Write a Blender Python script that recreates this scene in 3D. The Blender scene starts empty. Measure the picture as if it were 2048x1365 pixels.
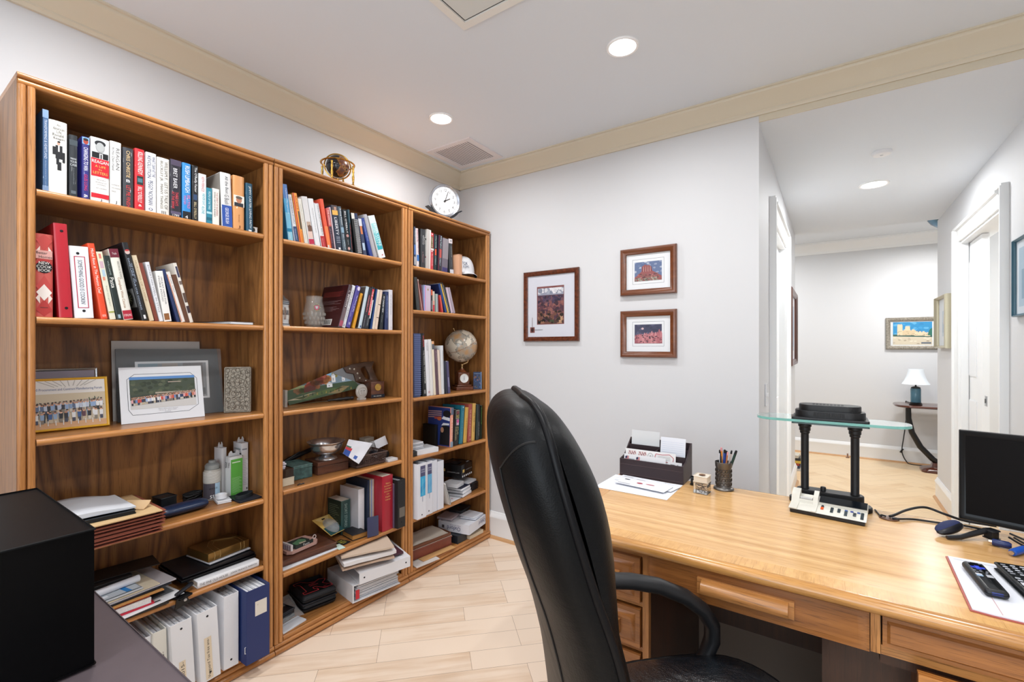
import bpy,math,random
from mathutils import Vector,Matrix
random.seed(7)
SC = bpy.context.scene
COL = SC.collection
PI = math.pi
rad = math.radians
# ------------------------------------------------------------------ camera model (2048 x 1365 photograph)
FPX,YAW,HORIZON,EYE = 929.5,rad(34.5),695.4,1.322
CY,SY = math.cos(YAW),math.sin(YAW)
def ray(u,v):
 a = (u - 1024) / FPX
 return (-SY + a * CY,CY + a * SY,-(v - HORIZON) / FPX)
def onx(u,v,x):
 d = ray(u,v); t = x / d[0]; return Vector((x,t * d[1],EYE + t * d[2]))
def ony(u,v,y):
 d = ray(u,v); t = y / d[1]; return Vector((t * d[0],y,EYE + t * d[2]))
def onz(u,v,z):
 d = ray(u,v); t = (z - EYE) / d[2]; return Vector((t * d[0],t * d[1],z))
# ------------------------------------------------------------------ materials
MATS = {}
def lin(h):
 h = h.lstrip('#'); o = []
 for i in (0,2,4):
  c = int(h[i:i + 2],16) / 255
  o.append(c / 12.92 if c <= .04045 else ((c + .055) / 1.055) ** 2.4)
 return (*o,1)
def node_mat(name):
 m = bpy.data.materials.new(name); m.use_nodes = True
 nt = m.node_tree; nt.nodes.clear()
 out = nt.nodes.new('ShaderNodeOutputMaterial'); b = nt.nodes.new('ShaderNodeBsdfPrincipled')
 nt.links.new(b.outputs[0],out.inputs[0])
 return m,nt,b
def P(h,rough=.5,metal=0.,bump=0.,bscale=200.,trans=0.,ior=1.45,spec=.5,coat=0.,var=0.,vscale=6.,emit=0.,alpha=1.):
 """plain principled colour with optional procedural bump and tone variation"""
 k = (h,rough,metal,bump,bscale,trans,ior,spec,coat,var,vscale,emit,alpha)
 if k in MATS: return MATS[k]
 m,nt,b = node_mat('surface_' + h.lstrip('#'))
 b.inputs['Base Color'].default_value = lin(h)
 b.inputs['Roughness'].default_value = rough
 b.inputs['Metallic'].default_value = metal
 b.inputs['Specular IOR Level'].default_value = spec
 b.inputs['Transmission Weight'].default_value = trans
 b.inputs['IOR'].default_value = ior
 b.inputs['Coat Weight'].default_value = coat
 b.inputs['Alpha'].default_value = alpha
 if emit:
  b.inputs['Emission Color'].default_value = lin(h); b.inputs['Emission Strength'].default_value = emit
 if bump or var:
  tc = nt.nodes.new('ShaderNodeTexCoord')
 if bump:
  n = nt.nodes.new('ShaderNodeTexNoise'); n.inputs['Scale'].default_value = bscale; n.inputs['Detail'].default_value = 3
  bp = nt.nodes.new('ShaderNodeBump'); bp.inputs['Strength'].default_value = bump; bp.inputs['Distance'].default_value = .002
  nt.links.new(tc.outputs['Object'],n.inputs['Vector']); nt.links.new(n.outputs[0],bp.inputs['Height']); nt.links.new(bp.outputs[0],b.inputs['Normal'])
 if var:
  n = nt.nodes.new('ShaderNodeTexNoise'); n.inputs['Scale'].default_value = vscale; n.inputs['Detail'].default_value = 5
  mr = nt.nodes.new('ShaderNodeMapRange'); mr.inputs[1].default_value = .3; mr.inputs[2].default_value = .7
  mr.inputs[3].default_value = 1 - var; mr.inputs[4].default_value = 1 + var
  mx = nt.nodes.new('ShaderNodeMix'); mx.data_type = 'RGBA'; mx.blend_type = 'MULTIPLY'; mx.inputs[0].default_value = 1
  nt.links.new(tc.outputs['Object'],n.inputs['Vector']); nt.links.new(n.outputs[0],mr.inputs[0])
  mx.inputs[6].default_value = lin(h); nt.links.new(mr.outputs[0],mx.inputs[7]); nt.links.new(mx.outputs[2],b.inputs['Base Color'])
 MATS[k] = m
 return m
def wood(name,axis,light,dark,pore,rough=.32,fig=0.,fscale=1.,coat=.15,along=1.6,across=38.):
 """oak: streaks, open pores and (fig) flat-sawn arches, grain along axis"""
 if name in MATS: return MATS[name]
 m,nt,b = node_mat(name)
 N = nt.nodes.new; Lk = nt.links.new
 tc = N('ShaderNodeTexCoord')
 ax = 'xyz'.index(axis)
 def mapped(sa,sx):
  mp = N('ShaderNodeMapping'); s = [sx] * 3; s[ax] = sa
  mp.inputs['Scale'].default_value = s; Lk(tc.outputs['Object'],mp.inputs['Vector']); return mp
 mp = mapped(along,across)
 n1 = N('ShaderNodeTexNoise'); n1.inputs['Scale'].default_value = 1; n1.inputs['Detail'].default_value = 6; n1.inputs['Roughness'].default_value = .62
 Lk(mp.outputs[0],n1.inputs['Vector'])
 fac = n1.outputs[0]
 if fig:
  mpf = mapped(.9 * fscale,7 * fscale)
  nd = N('ShaderNodeTexNoise'); nd.inputs['Scale'].default_value = 1.0; nd.inputs['Detail'].default_value = 1.5
  Lk(mpf.outputs[0],nd.inputs['Vector'])
  mu = N('ShaderNodeMath'); mu.operation = 'MULTIPLY'; mu.inputs[1].default_value = 13; Lk(nd.outputs[0],mu.inputs[0])
  fr = N('ShaderNodeMath'); fr.operation = 'PINGPONG'; fr.inputs[1].default_value = .5; Lk(mu.outputs[0],fr.inputs[0])
  mr = N('ShaderNodeMapRange'); mr.inputs[1].default_value = .0; mr.inputs[2].default_value = .42; mr.inputs[3].default_value = 0; mr.inputs[4].default_value = 1
  Lk(fr.outputs[0],mr.inputs[0])
  mx0 = N('ShaderNodeMix'); mx0.data_type = 'FLOAT'; mx0.inputs[0].default_value = fig
  Lk(n1.outputs[0],mx0.inputs[2]); Lk(mr.outputs[0],mx0.inputs[3]); fac = mx0.outputs[0]
 cr = N('ShaderNodeValToRGB'); e = cr.color_ramp.elements
 e[0].position = .26; e[0].color = lin(dark); e[1].position = .66; e[1].color = lin(light)
 Lk(fac,cr.inputs[0])
 mp2 = mapped(18,520)
 n2 = N('ShaderNodeTexNoise'); n2.inputs['Scale'].default_value = 1; n2.inputs['Detail'].default_value = 2
 Lk(mp2.outputs[0],n2.inputs['Vector'])
 r2 = N('ShaderNodeValToRGB'); e = r2.color_ramp.elements
 e[0].position = .56; e[0].color = (0,0,0,1); e[1].position = .70; e[1].color = (1,1,1,1)
 Lk(n2.outputs[0],r2.inputs[0])
 sc = N('ShaderNodeMath'); sc.operation = 'MULTIPLY'; sc.inputs[1].default_value = .55; Lk(r2.outputs[0],sc.inputs[0])
 mx = N('ShaderNodeMix'); mx.data_type = 'RGBA'
 Lk(sc.outputs[0],mx.inputs[0]); Lk(cr.outputs[0],mx.inputs[6]); mx.inputs[7].default_value = lin(pore)
 Lk(mx.outputs[2],b.inputs['Base Color'])
 b.inputs['Roughness'].default_value = rough; b.inputs['Coat Weight'].default_value = coat; b.inputs['Coat Roughness'].default_value = .2
 bp = N('ShaderNodeBump'); bp.inputs['Strength'].default_value = .12; bp.inputs['Distance'].default_value = .0006; bp.invert = True
 Lk(n2.outputs[0],bp.inputs['Height']); Lk(bp.outputs[0],b.inputs['Normal'])
 MATS[name] = m
 return m
def planks(name,chevron=False):
 """maple strip floor laid at 45 degrees; the passage floor alternates direction"""
 m,nt,b = node_mat(name); N = nt.nodes.new; Lk = nt.links.new
 tc = N('ShaderNodeTexCoord'); src = tc.outputs['Object']
 if chevron:
  sp = N('ShaderNodeSeparateXYZ'); Lk(src,sp.inputs[0])
  pp = N('ShaderNodeMath'); pp.operation = 'PINGPONG'; pp.inputs[1].default_value = .36; Lk(sp.outputs[0],pp.inputs[0])
  cb = N('ShaderNodeCombineXYZ'); Lk(pp.outputs[0],cb.inputs[0]); Lk(sp.outputs[1],cb.inputs[1]); src = cb.outputs[0]
 mp = N('ShaderNodeMapping'); mp.inputs['Rotation'].default_value = (0,0,rad(-45)); mp.inputs['Location'].default_value = (.31,.027,0)
 Lk(src,mp.inputs['Vector'])
 br = N('ShaderNodeTexBrick'); br.offset = .37; br.offset_frequency = 3; br.squash = 1.0
 for k,v in (('Scale',1),('Mortar Size',.0007),('Mortar Smooth',.2),('Bias',0.),('Brick Width',.62),('Row Height',.1165)):
  br.inputs[k].default_value = v
 br.inputs['Color1'].default_value = (0,0,0,1); br.inputs['Color2'].default_value = (1,1,1,1); br.inputs['Mortar'].default_value = (.5,.5,.5,1)
 Lk(mp.outputs[0],br.inputs['Vector'])
 mp2 = N('ShaderNodeMapping'); mp2.inputs['Scale'].default_value = (2.2,24,1); Lk(mp.outputs[0],mp2.inputs['Vector'])
 ng = N('ShaderNodeTexNoise'); ng.inputs['Scale'].default_value = 1; ng.inputs['Detail'].default_value = 5; ng.inputs['Roughness'].default_value = .6
 Lk(mp2.outputs[0],ng.inputs['Vector'])
 nb = N('ShaderNodeTexNoise'); nb.inputs['Scale'].default_value = 2.4; nb.inputs['Detail'].default_value = 3; Lk(mp.outputs[0],nb.inputs['Vector'])
 a1 = N('ShaderNodeMath'); a1.operation = 'MULTIPLY_ADD'; a1.inputs[1].default_value = .55; Lk(br.outputs['Color'],a1.inputs[0]); Lk(ng.outputs[0],a1.inputs[2])
 a2 = N('ShaderNodeMath'); a2.operation = 'MULTIPLY_ADD'; a2.inputs[1].default_value = .5; Lk(nb.outputs[0],a2.inputs[0]); Lk(a1.outputs[0],a2.inputs[2])
 cr = N('ShaderNodeValToRGB'); e = cr.color_ramp.elements
 if chevron: cols = ('c9a377','d8b88e','e3c8a2')
 else: cols = ('ccaa8e','dcc0a4','ebd6c0')
 e[0].position = .45; e[0].color = lin(cols[0]); e[1].position = 1.25 / 1.3; e[1].color = lin(cols[2])
 k = e.new(.7); k.color = lin(cols[1]); Lk(a2.outputs[0],cr.inputs[0])
 mx = N('ShaderNodeMix'); mx.data_type = 'RGBA'; Lk(br.outputs['Fac'],mx.inputs[0]); Lk(cr.outputs[0],mx.inputs[6]); mx.inputs[7].default_value = lin('7a5a3e')
 Lk(mx.outputs[2],b.inputs['Base Color']); b.inputs['Roughness'].default_value = .38
 return m
# ------------------------------------------------------------------ mesh building
WM = {}
TEXT_CACHE = {}
def text_geo(s):
 if s in TEXT_CACHE: return TEXT_CACHE[s]
 cu = bpy.data.curves.new('lettering','FONT'); cu.body = s; cu.resolution_u = 2; cu.fill_mode = 'FRONT'
 ob = bpy.data.objects.new('lettering',cu); COL.objects.link(ob)
 dg = bpy.context.evaluated_depsgraph_get(); me = ob.evaluated_get(dg).to_mesh()
 vs = [v.co.copy() for v in me.vertices]; fs = [tuple(p.vertices) for p in me.polygons]
 ob.evaluated_get(dg).to_mesh_clear()
 bpy.data.objects.remove(ob); bpy.data.curves.remove(cu)
 if vs:
  x0 = min(v.x for v in vs); x1 = max(v.x for v in vs); y0 = min(v.y for v in vs); y1 = max(v.y for v in vs)
 else: x0 = y0 = 0; x1 = y1 = 1
 r = (vs,fs,x0,max(x1 - x0,1e-6),y0,max(y1 - y0,1e-6)); TEXT_CACHE[s] = r
 return r
class MB:
 def __init__(s): s.v = []; s.f = []; s.m = []; s.mats = []
 def mi(s,m):
  if m not in s.mats: s.mats.append(m)
  return s.mats.index(m)
 def add(s,vs,fs,m):
  b = len(s.v); s.v.extend(Vector(v) for v in vs); i = s.mi(m)
  for f in fs: s.f.append(tuple(b + k for k in f)); s.m.append(i)
  return s
 def box(s,a,b,m):
  (x0,y0,z0),(x1,y1,z1) = a,b
  return s.add([(x0,y0,z0),(x1,y0,z0),(x1,y1,z0),(x0,y1,z0),(x0,y0,z1),(x1,y0,z1),(x1,y1,z1),(x0,y1,z1)],
                     [(0,3,2,1),(4,5,6,7),(0,1,5,4),(1,2,6,5),(2,3,7,6),(3,0,4,7)],m)
 def loft(s,rings,m,cap=True,closed=False):
  n = len(rings[0]); vs = [p for r in rings for p in r]; fs = []
  R = len(rings)
  for i in range(R if closed else R - 1):
   for j in range(n):
    a = i * n + j; b = i * n + (j + 1) % n; c = ((i + 1) % R) * n + (j + 1) % n; d = ((i + 1) % R) * n + j
    fs.append((a,b,c,d))
  if cap and not closed: fs.append(tuple(range(n - 1,-1,-1))); fs.append(tuple((R - 1) * n + j for j in range(n)))
  return s.add(vs,fs,m)
 def rbox(s,c,size,m,r=.005,rz=0.,R=None,seg=2):
  """box with rounded edges and corners; c centre, optional rotation"""
  hx,hy,hz = (k / 2 for k in size); r = min(r,hx * .98,hy * .98,hz * .98)
  M3 = R if R is not None else Matrix.Rotation(rz,3,'Z'); c = Vector(c); rings = []
  def ring(z,ins):
   pts = []; rr = max(r - ins,1e-5) if ins < r else 1e-5
   for k,(sx,sy) in enumerate(((1,1),(-1,1),(-1,-1),(1,-1))):
    for q in range(seg + 1):
     t = PI / 2 * (k + q / seg)
     pts.append(c + M3 @ Vector((sx * (hx - r) + rr * math.cos(t),sy * (hy - r) + rr * math.sin(t),z)))
   return pts
  for q in range(seg + 1):
   t = PI / 2 * q / seg; rings.append(ring(-hz + r * (1 - math.sin(t)),r * (1 - math.cos(t))))
  for q in range(seg,-1,-1):
   t = PI / 2 * q / seg; rings.append(ring(hz - r * (1 - math.sin(t)),r * (1 - math.cos(t))))
  return s.loft(rings,m)
 def prism(s,poly,o,e1,e2,n,h0,h1,m):
  """polygon (a,b) in the frame o,e1,e2 pushed along n from h0 to h1"""
  o,e1,e2,n = map(Vector,(o,e1,e2,n))
  lo = [o + e1 * a + e2 * b + n * h0 for a,b in poly]; hi = [o + e1 * a + e2 * b + n * h1 for a,b in poly]
  k = len(poly)
  return s.add(lo + hi,[tuple(range(k - 1,-1,-1)),tuple(range(k,2 * k))] + [(i,(i + 1) % k,k + (i + 1) % k,k + i) for i in range(k)],m)
 def frame3(s,d):
  d = Vector(d).normalized(); u = Vector((0,0,1)) if abs(d.z) < .9 else Vector((1,0,0))
  a = d.cross(u).normalized(); return a,a.cross(d).normalized()
 def tube(s,pts,r,m,n=10,cap=True,closed=False,flat=1.):
  pts = [Vector(p) for p in pts]; R = r if isinstance(r,(list,tuple)) else [r] * len(pts); rings = []; up = None
  L = len(pts)
  for i,p in enumerate(pts):
   if closed: d = pts[(i + 1) % L] - pts[i - 1]
   else: d = pts[min(i + 1,L - 1)] - pts[max(i - 1,0)]
   d.normalize()
   if up is None: a,b = s.frame3(d)
   else:
    a = d.cross(up)
    if a.length < 1e-6: a,b = s.frame3(d)
    else: a.normalize(); b = a.cross(d).normalized()
   up = b
   rings.append([p + a * (R[i] * math.cos(2 * PI * k / n)) + b * (R[i] * flat * math.sin(2 * PI * k / n)) for k in range(n)])
  return s.loft(rings,m,cap,closed)
 def cyl(s,p0,p1,r,m,n=16,r1=None): return s.tube([p0,p1],[r,r if r1 is None else r1],m,n)
 def lathe(s,prof,c,m,n=24,M3=None,ang=2 * PI):
  c = Vector(c); M3 = M3 or Matrix.Identity(3); rings = []
  for r,z in prof: rings.append([c + M3 @ Vector((r * math.cos(2 * PI * k / n),r * math.sin(2 * PI * k / n),z)) for k in range(n)])
  return s.loft(rings,m)
 def sphere(s,c,r,m,n=20,k=12,sc=(1,1,1),M3=None):
  c = Vector(c); M3 = M3 or Matrix.Identity(3); rings = []
  for i in range(1,k):
   t = -PI / 2 + PI * i / k
   rings.append([c + M3 @ Vector((sc[0] * r * math.cos(t) * math.cos(2 * PI * j / n),sc[1] * r * math.cos(t) * math.sin(2 * PI * j / n),sc[2] * r * math.sin(t))) for j in range(n)])
  return s.loft(rings,m)
 def ring(s,c,R,r,m,M3=None,n=32,k=8):
  c = Vector(c); M3 = M3 or Matrix.Identity(3)
  rings = []
  for i in range(n):
   t = 2 * PI * i / n
   rings.append([c + M3 @ Vector(((R + r * math.cos(2 * PI * j / k)) * math.cos(t),(R + r * math.cos(2 * PI * j / k)) * math.sin(t),r * math.sin(2 * PI * j / k))) for j in range(k)])
  return s.loft(rings,m,closed=True)
 def poly(s,pts,m): return s.add(pts,[tuple(range(len(pts)))],m)
 def text(s,body,o,d,u,L,H,m,keep=False,align='l'):
  """lettering that fills L along d and H along u from the lower left corner o"""
  vs,fs,x0,w,y0,h = text_geo(body); o,d,u = Vector(o),Vector(d).normalized(),Vector(u).normalized()
  kx,ky = L / w,H / h
  if keep:
   k = min(kx,ky); ox = {'l': 0,'c': (L - k * w) / 2,'r': L - k * w}[align]; oy = (H - k * h) / 2; kx = ky = k
  else: ox = oy = 0
  return s.add([o + d * (ox + (v.x - x0) * kx) + u * (oy + (v.y - y0) * ky) for v in vs],fs,m)
 def build(s,name,parent=None,label=None,cat=None,group=None,kind=None,smooth=True,origin=None):
  me = bpy.data.meshes.new(name)
  if parent is not None: inv = WM[parent.name].inverted(); base = WM[parent.name]
  else:
   if origin is None:
    lo = [min(v[i] for v in s.v) for i in range(3)]; hi = [max(v[i] for v in s.v) for i in range(3)]
    origin = ((lo[0] + hi[0]) / 2,(lo[1] + hi[1]) / 2,lo[2])
   base = Matrix.Translation(origin); inv = base.inverted()
  me.from_pydata([inv @ v for v in s.v],[],s.f)
  for m in s.mats: me.materials.append(m)
  me.polygons.foreach_set('material_index',s.m)
  if smooth:
   me.polygons.foreach_set('use_smooth',[True] * len(s.f)); me.update()
   me.set_sharp_from_angle(angle=rad(38))
  me.update()
  o = bpy.data.objects.new(name,me); COL.objects.link(o)
  if parent is not None: o.parent = parent
  else: o.matrix_world = base
  WM[o.name] = base
  tag(o,label,cat,group,kind)
  return o
def tag(o,label=None,cat=None,group=None,kind=None):
 for k,v in (('label',label),('category',cat),('group',group),('kind',kind)):
  if v: o[k] = v
 return o
def thing(name,label,cat,loc=(0,0,0),rz=0.,group=None):
 o = bpy.data.objects.new(name,None); COL.objects.link(o); o.empty_display_size = .05
 M4 = Matrix.Translation(Vector(loc)) @ Matrix.Rotation(rz,4,'Z'); o.matrix_world = M4; WM[o.name] = M4
 return tag(o,label,cat,group)
class Canvas:
 """flat artwork printed on a sheet: shapes in 0..1 coordinates, each layer a hair above the last"""
 def __init__(s,mb,o,e1,e2,w,h,lift=.0003):
  s.mb = mb; s.o = Vector(o); s.e1 = Vector(e1).normalized(); s.e2 = Vector(e2).normalized(); s.n = s.e1.cross(s.e2); s.w = w; s.h = h; s.l = lift; s.k = 1
 def pt(s,a,b): return s.o + s.e1 * (a * s.w) + s.e2 * (b * s.h) + s.n * (s.l * s.k)
 def poly(s,pts,m): s.mb.poly([s.pt(a,b) for a,b in pts],m if not isinstance(m,str) else P(m)); s.k += .015; return s
 def rect(s,a0,b0,a1,b1,m): return s.poly([(a0,b0),(a1,b0),(a1,b1),(a0,b1)],m)
 def oval(s,a,b,ra,rb,m,n=16): return s.poly([(a + ra * math.cos(2 * PI * i / n),b + rb * math.sin(2 * PI * i / n)) for i in range(n)],m)
 def line(s,a0,b0,a1,b1,t,m):
  d = Vector(((a1 - a0) * s.w,(b1 - b0) * s.h)); d.normalize(); na,nb = -d.y * t / s.w,d.x * t / s.h
  return s.poly([(a0 - na,b0 - nb),(a1 - na,b1 - nb),(a1 + na,b1 + nb),(a0 + na,b0 + nb)],m)
 def box(s,a0,b0,a1,b1,t,m):
  tw,th = t / s.w,t / s.h
  s.rect(a0,b0,a1,b0 + th,m); s.rect(a0,b1 - th,a1,b1,m); s.rect(a0,b0 + th,a0 + tw,b1 - th,m); return s.rect(a1 - tw,b0 + th,a1,b1 - th,m)
 def text(s,body,a0,b0,a1,b1,m,keep=False,align='l',vert=False):
  m = m if not isinstance(m,str) else P(m)
  if vert: s.mb.text(body,s.pt(a0,b1),-s.e2,s.e1,(b1 - b0) * s.h,(a1 - a0) * s.w,m,keep,align)
  else: s.mb.text(body,s.pt(a0,b0),s.e1,s.e2,(a1 - a0) * s.w,(b1 - b0) * s.h,m,keep,align)
  return s
 def up(s,k=1): s.k += k; return s
def jag(n,a0,a1,f,rnd,amp):
 return [(a0 + (a1 - a0) * i / n,f(i / n) + rnd.uniform(-amp,amp)) for i in range(n + 1)]
# ------------------------------------------------------------------ shared materials
OAK = {}
for a in 'xyz':
 OAK[a] = wood('oak_' + a,a,'c4884c','925c2e','563214')
OAKB = wood('oak_panel_shaded','z','9c6937','694222','422510',rough=.42,fig=.42,fscale=.8,coat=.05)  # same oak as the posts, darkened for the shade at the case backs
OAKS = wood('oak_side_shaded','z','9f6d3c','734a26','432811',rough=.4,fig=.25,coat=.05)  # side oak darkened to carry the shade inside the cases
OAKTOP = wood('oak_desktop','x','e4b980','bf8e52','8f6030',rough=.26,coat=.22,along=.8,across=34.)
OAKFR = wood('oak_drawer','x','a56a36','70421f','45260f',rough=.3,coat=.2)
WALNUT = {a: wood('walnut_' + a,a,'6b4230','41251a','2a1710',rough=.35) for a in 'xy'}
WALL = P('d0d1d3',.6,bump=.03,bscale=350)
CEIL = P('dbe1e8',.7)
TRIMW = P('e9ebec',.32)
CREAM = P('cfc6b2',.38)
BLACKP = P('0b0b0d',.35)
OAKDIM = wood('oak_shelf_shaded','y','aa743f','784b26','4a2b14',rough=.36,coat=.1)  # shelf bodies: same oak, interior shade put into the darker colour
WHITE = P('eef0f2',.55)
PAPER = P('e9ebef',.7)
YW,XL,XR,HL,ZC,ZH = 2.601,-2.2555,.772,-.297,2.575,2.442
def struct(mb,name): return mb.build(name,kind='structure')
# ------------------------------------------------------------------ shell
struct(MB().box((-2.4,-1.7,-.05),(1.8,2.60,0),planks('maple_strips')),'floor')
struct(MB().box((-2.4,2.60,-.05),(3.0,7.05,0),planks('maple_chevron',True)),'floor_passage')
struct(MB().box((-2.4,-1.7,ZC),(1.8,2.70,ZC + .05),CEIL),'ceiling')
struct(MB().box((HL - .001,2.606,ZH),(XR + .001,2.70,ZH + .05),CEIL).box((-.40,2.70,ZH),(.88,5.38,ZH + .05),CEIL).box((-.40,5.38,ZH),(.88,5.45,2.62),CEIL),'ceiling_passage')
struct(MB().box((-2.4,5.45,ZC + .04),(3.0,7.05,ZC + .09),CEIL),'ceiling_far')
struct(MB().box((XL - .1,-1.7,0),(XL,YW,ZC),WALL),'wall_left')
struct(MB().box((XL - .1,YW,0),(HL,2.70,ZC),WALL).box((HL,YW,ZH + .05),(XR,2.70,ZC),WALL).box((XR,YW,0),(1.8,2.70,ZC),WALL),'wall_back')
D1a,D1b,D1t = 3.19,4.18,2.10
struct(MB().box((HL - .11,2.70,0),(HL,D1a,ZH),WALL).box((HL - .11,D1b,0),(HL,5.377,ZH),WALL).box((HL - .11,D1a,D1t),(HL,D1b,ZH),WALL),'wall_passage_left')
D2a,D2b,D2t = 3.60,4.62,2.09
struct(MB().box((XR,2.70,0),(XR + .12,D2a,ZH),WALL).box((XR,D2b,0),(XR + .12,5.508,ZH),WALL).box((XR,D2a,D2t),(XR + .12,D2b,ZH),WALL),'wall_passage_right')
struct(MB().box((-2.4,6.93,0),(3.0,7.05,2.62),WALL),'wall_far')
struct(MB().box((1.6,-1.7,0),(1.8,YW,ZC),WALL),'wall_right')
WX0,WX1,WZ0,WZ1 = -1.5,.9,.75,2.25
struct(MB().box((XL,-1.7,0),(WX0,-1.6,ZC),WALL).box((WX1,-1.7,0),(1.6,-1.6,ZC),WALL).box((WX0,-1.7,0),(WX1,-1.6,WZ0),WALL).box((WX0,-1.7,WZ1),(WX1,-1.6,ZC),WALL),'wall_rear')
wf = MB()
for x in (WX0,(WX0 + WX1) / 2 - .02,WX1 - .04): wf.box((x,-1.68,WZ0),(x + .04,-1.62,WZ1),TRIMW)
for z in (WZ0,(WZ0 + WZ1) / 2 - .02,WZ1 - .04): wf.box((WX0 + .04,-1.68,z),((WX0 + WX1) / 2 - .02,-1.62,z + .04),TRIMW).box(((WX0 + WX1) / 2 + .02,-1.68,z),(WX1 - .04,-1.62,z + .04),TRIMW)
struct(wf,'window_1')
# side room behind the right-hand passage door, and the dark closet side of the left one
struct(MB().box((2.1,2.75,0),(2.2,5.45,2.5),P('dfe0e0',.6)).box((.90,2.72,0),(2.2,2.80,2.5),P('dfe0e0',.6)).box((.90,5.40,0),(2.2,5.505,2.5),P('dfe0e0',.6)).box((.90,2.72,2.5),(2.2,5.5,2.55),CEIL),'wall_side_room')
struct(MB().box((-1.4,2.72,0),(-1.3,5.36,2.5),WALL).box((-1.3,5.27,0),(HL - .115,5.36,2.5),WALL).box((-1.4,2.72,2.5),(HL - .115,5.36,2.55),CEIL),'wall_closet')
struct(MB().box((-2.4,5.5,0),(-2.3,6.93,2.62),WALL).box((3.0,5.5,0),(3.1,6.93,2.62),WALL),'wall_far_ends')
# crown moulding profile: (out from wall, down from ceiling)
CR = [(0,.112),(.012,.112),(.014,.104),(.019,.098),(.019,.090),(.024,.084),(.040,.060),(.060,.036),(.076,.024),(.080,.018),(.080,.010),(.088,.008),(.088,0),(0,0)]
def crown(name,o,e_out,along,L0,L1,prof,m,zc):
 mb = MB(); mb.prism([(a,-b) for a,b in prof],(o[0],o[1],zc),e_out,(0,0,1),along,L0,L1,m); return struct(mb,name)
CRs = [(a * 1.0,b * .9) for a,b in CR]
crown('trim_1',(XL,0,0),(1,0,0),(0,1,0),-1.6,YW,CRs,CREAM,ZC)
crown('trim_2',(0,YW,0),(0,-1,0),(1,0,0),XL,1.6,CRs,CREAM,ZC)
struct(MB().box((HL,YW - .004,ZH),(XR,YW + .004,2.475),CREAM),'trim_4')
crown('trim_3',(0,6.93,0),(0,-1,0),(1,0,0),-2.3,3.0,[(a * 1.1,b * 1.2) for a,b in CR],TRIMW,ZC + .04)
BP = [(0,0),(.032,0),(.032,.02),(.028,.028),(.016,.032),(.016,.13),(.020,.14),(.020,.15),(.010,.165),(.006,.178),(0,.18)]
def base(name,o,e_out,along,L0,L1):
 mb = MB(); mb.prism([p for p in BP if p[1] >= .02 or p[0] < .02][:],o,e_out,(0,0,1),along,L0,L1,TRIMW)
 return struct(mb,name)
BP = [(0,0),(.016,0),(.016,.13),(.020,.14),(.020,.15),(.010,.165),(.006,.178),(0,.18)]
def shoe(name,o,e_out,along,L0,L1):
 mb = MB(); q = [(0,0),(.018,0)] + [(.018 * math.cos(rad(t)),.018 * math.sin(rad(t))) for t in (30,60)] + [(0,.018)]
 mb.prism(q,Vector(o) + Vector(e_out) * .016,e_out,(0,0,1),along,L0,L1,P('c79a6c',.4)); return struct(mb,name)
for nm,o,e,al,a,b in (('back',(0,YW,0),(0,-1,0),(1,0,0),XL,HL - .02),('passage_right',(XR,0,0),(-1,0,0),(0,1,0),4.735,5.50),('passage_left',(HL,0,0),(1,0,0),(0,1,0),4.29,5.37),
                           ('far',(0,6.93,0),(0,-1,0),(1,0,0),-2.3,3.0),('passage_near',(XR,0,0),(-1,0,0),(0,1,0),2.71,3.49)):
 base('baseboard_' + nm,o,e,al,a,b); 
 if nm not in ('passage_near',): shoe('trim_shoe_' + nm,o,e,al,a,b)
# door casings
def casing(name,x,sgn,y0,y1,zt,w=.095,dp=.035):
 mb = MB()
 prof = [(0,0),(.012,0),(.016,.012),(.012,.03),(.016,.05),(.022,.075),(dp,.08),(dp,w),(0,w)]
 for yo,s in ((y0,-1),(y1,1)):
  mb.prism([(a,b) for a,b in prof],(x,yo,0),(sgn,0,0),(0,s,0),(0,0,1),0,zt + (w if s else 0),TRIMW)
 mb.prism([(a,b) for a,b in prof],(x,0,zt),(sgn,0,0),(0,0,1),(0,1,0),y0 + .0005,y1 - .0005,TRIMW)
 mb.prism([(.0,.0),(.03,0),(.03,.012),(0,.012)],(x,0,zt + w),(sgn,0,0),(0,0,1),(0,1,0),y0 - w,y1 + w,TRIMW)
 return mb
c1 = casing('',HL,1,D1a,D1b,D1t)
c1.box((HL - .11,D1a - .001,0),(HL,D1a + .016,D1t),TRIMW).box((HL - .11,D1b - .016,0),(HL,D1b + .001,D1t),TRIMW).box((HL - .11,D1a + .016,D1t - .016),(HL,D1b - .016,D1t),TRIMW)
c1.box((HL - .075,D1a + .016,.01),(HL - .04,D1b - .016,D1t - .016),TRIMW)
for z0,z1 in ((.2,.95),(1.1,1.95)): c1.box((HL - .04,D1a + .15,z0),(HL - .032,D1b - .15,z1),P('e2e4e6',.35))
struct(c1,'door_1')
c2 = casing('',XR,-1,D2a,D2b,D2t)
for yy,s in ((D2a,1),(D2b,-1)):
 for x0,x1 in ((XR,XR + .04),(XR + .085,XR + .12)): c2.box((x0,min(yy,yy + s * .016),0),(x1,max(yy,yy + s * .016),D2t),TRIMW)
c2.box((XR,D2a + .016,D2t - .016),(XR + .12,D2b - .016,D2t),TRIMW)
struct(c2,'door_2')
pd = MB(); pd.box((XR + .045,4.27,.01),(XR + .08,4.66,2.07),TRIMW)
pd.box((XR + .040,4.40,.25),(XR + .045,4.60,.95),P('e2e4e6',.3)).box((XR + .040,4.40,1.12),(XR + .045,4.60,1.93),P('e2e4e6',.3))
pdo = struct(pd,'door_3')
lp = MB(); pc = onx(1973,803,XR + .0445)
lp.rbox((XR + .0425,pc.y,pc.z),(.004,.066,.066),P('b9bcc0',.3,.9),r=.0018)
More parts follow.
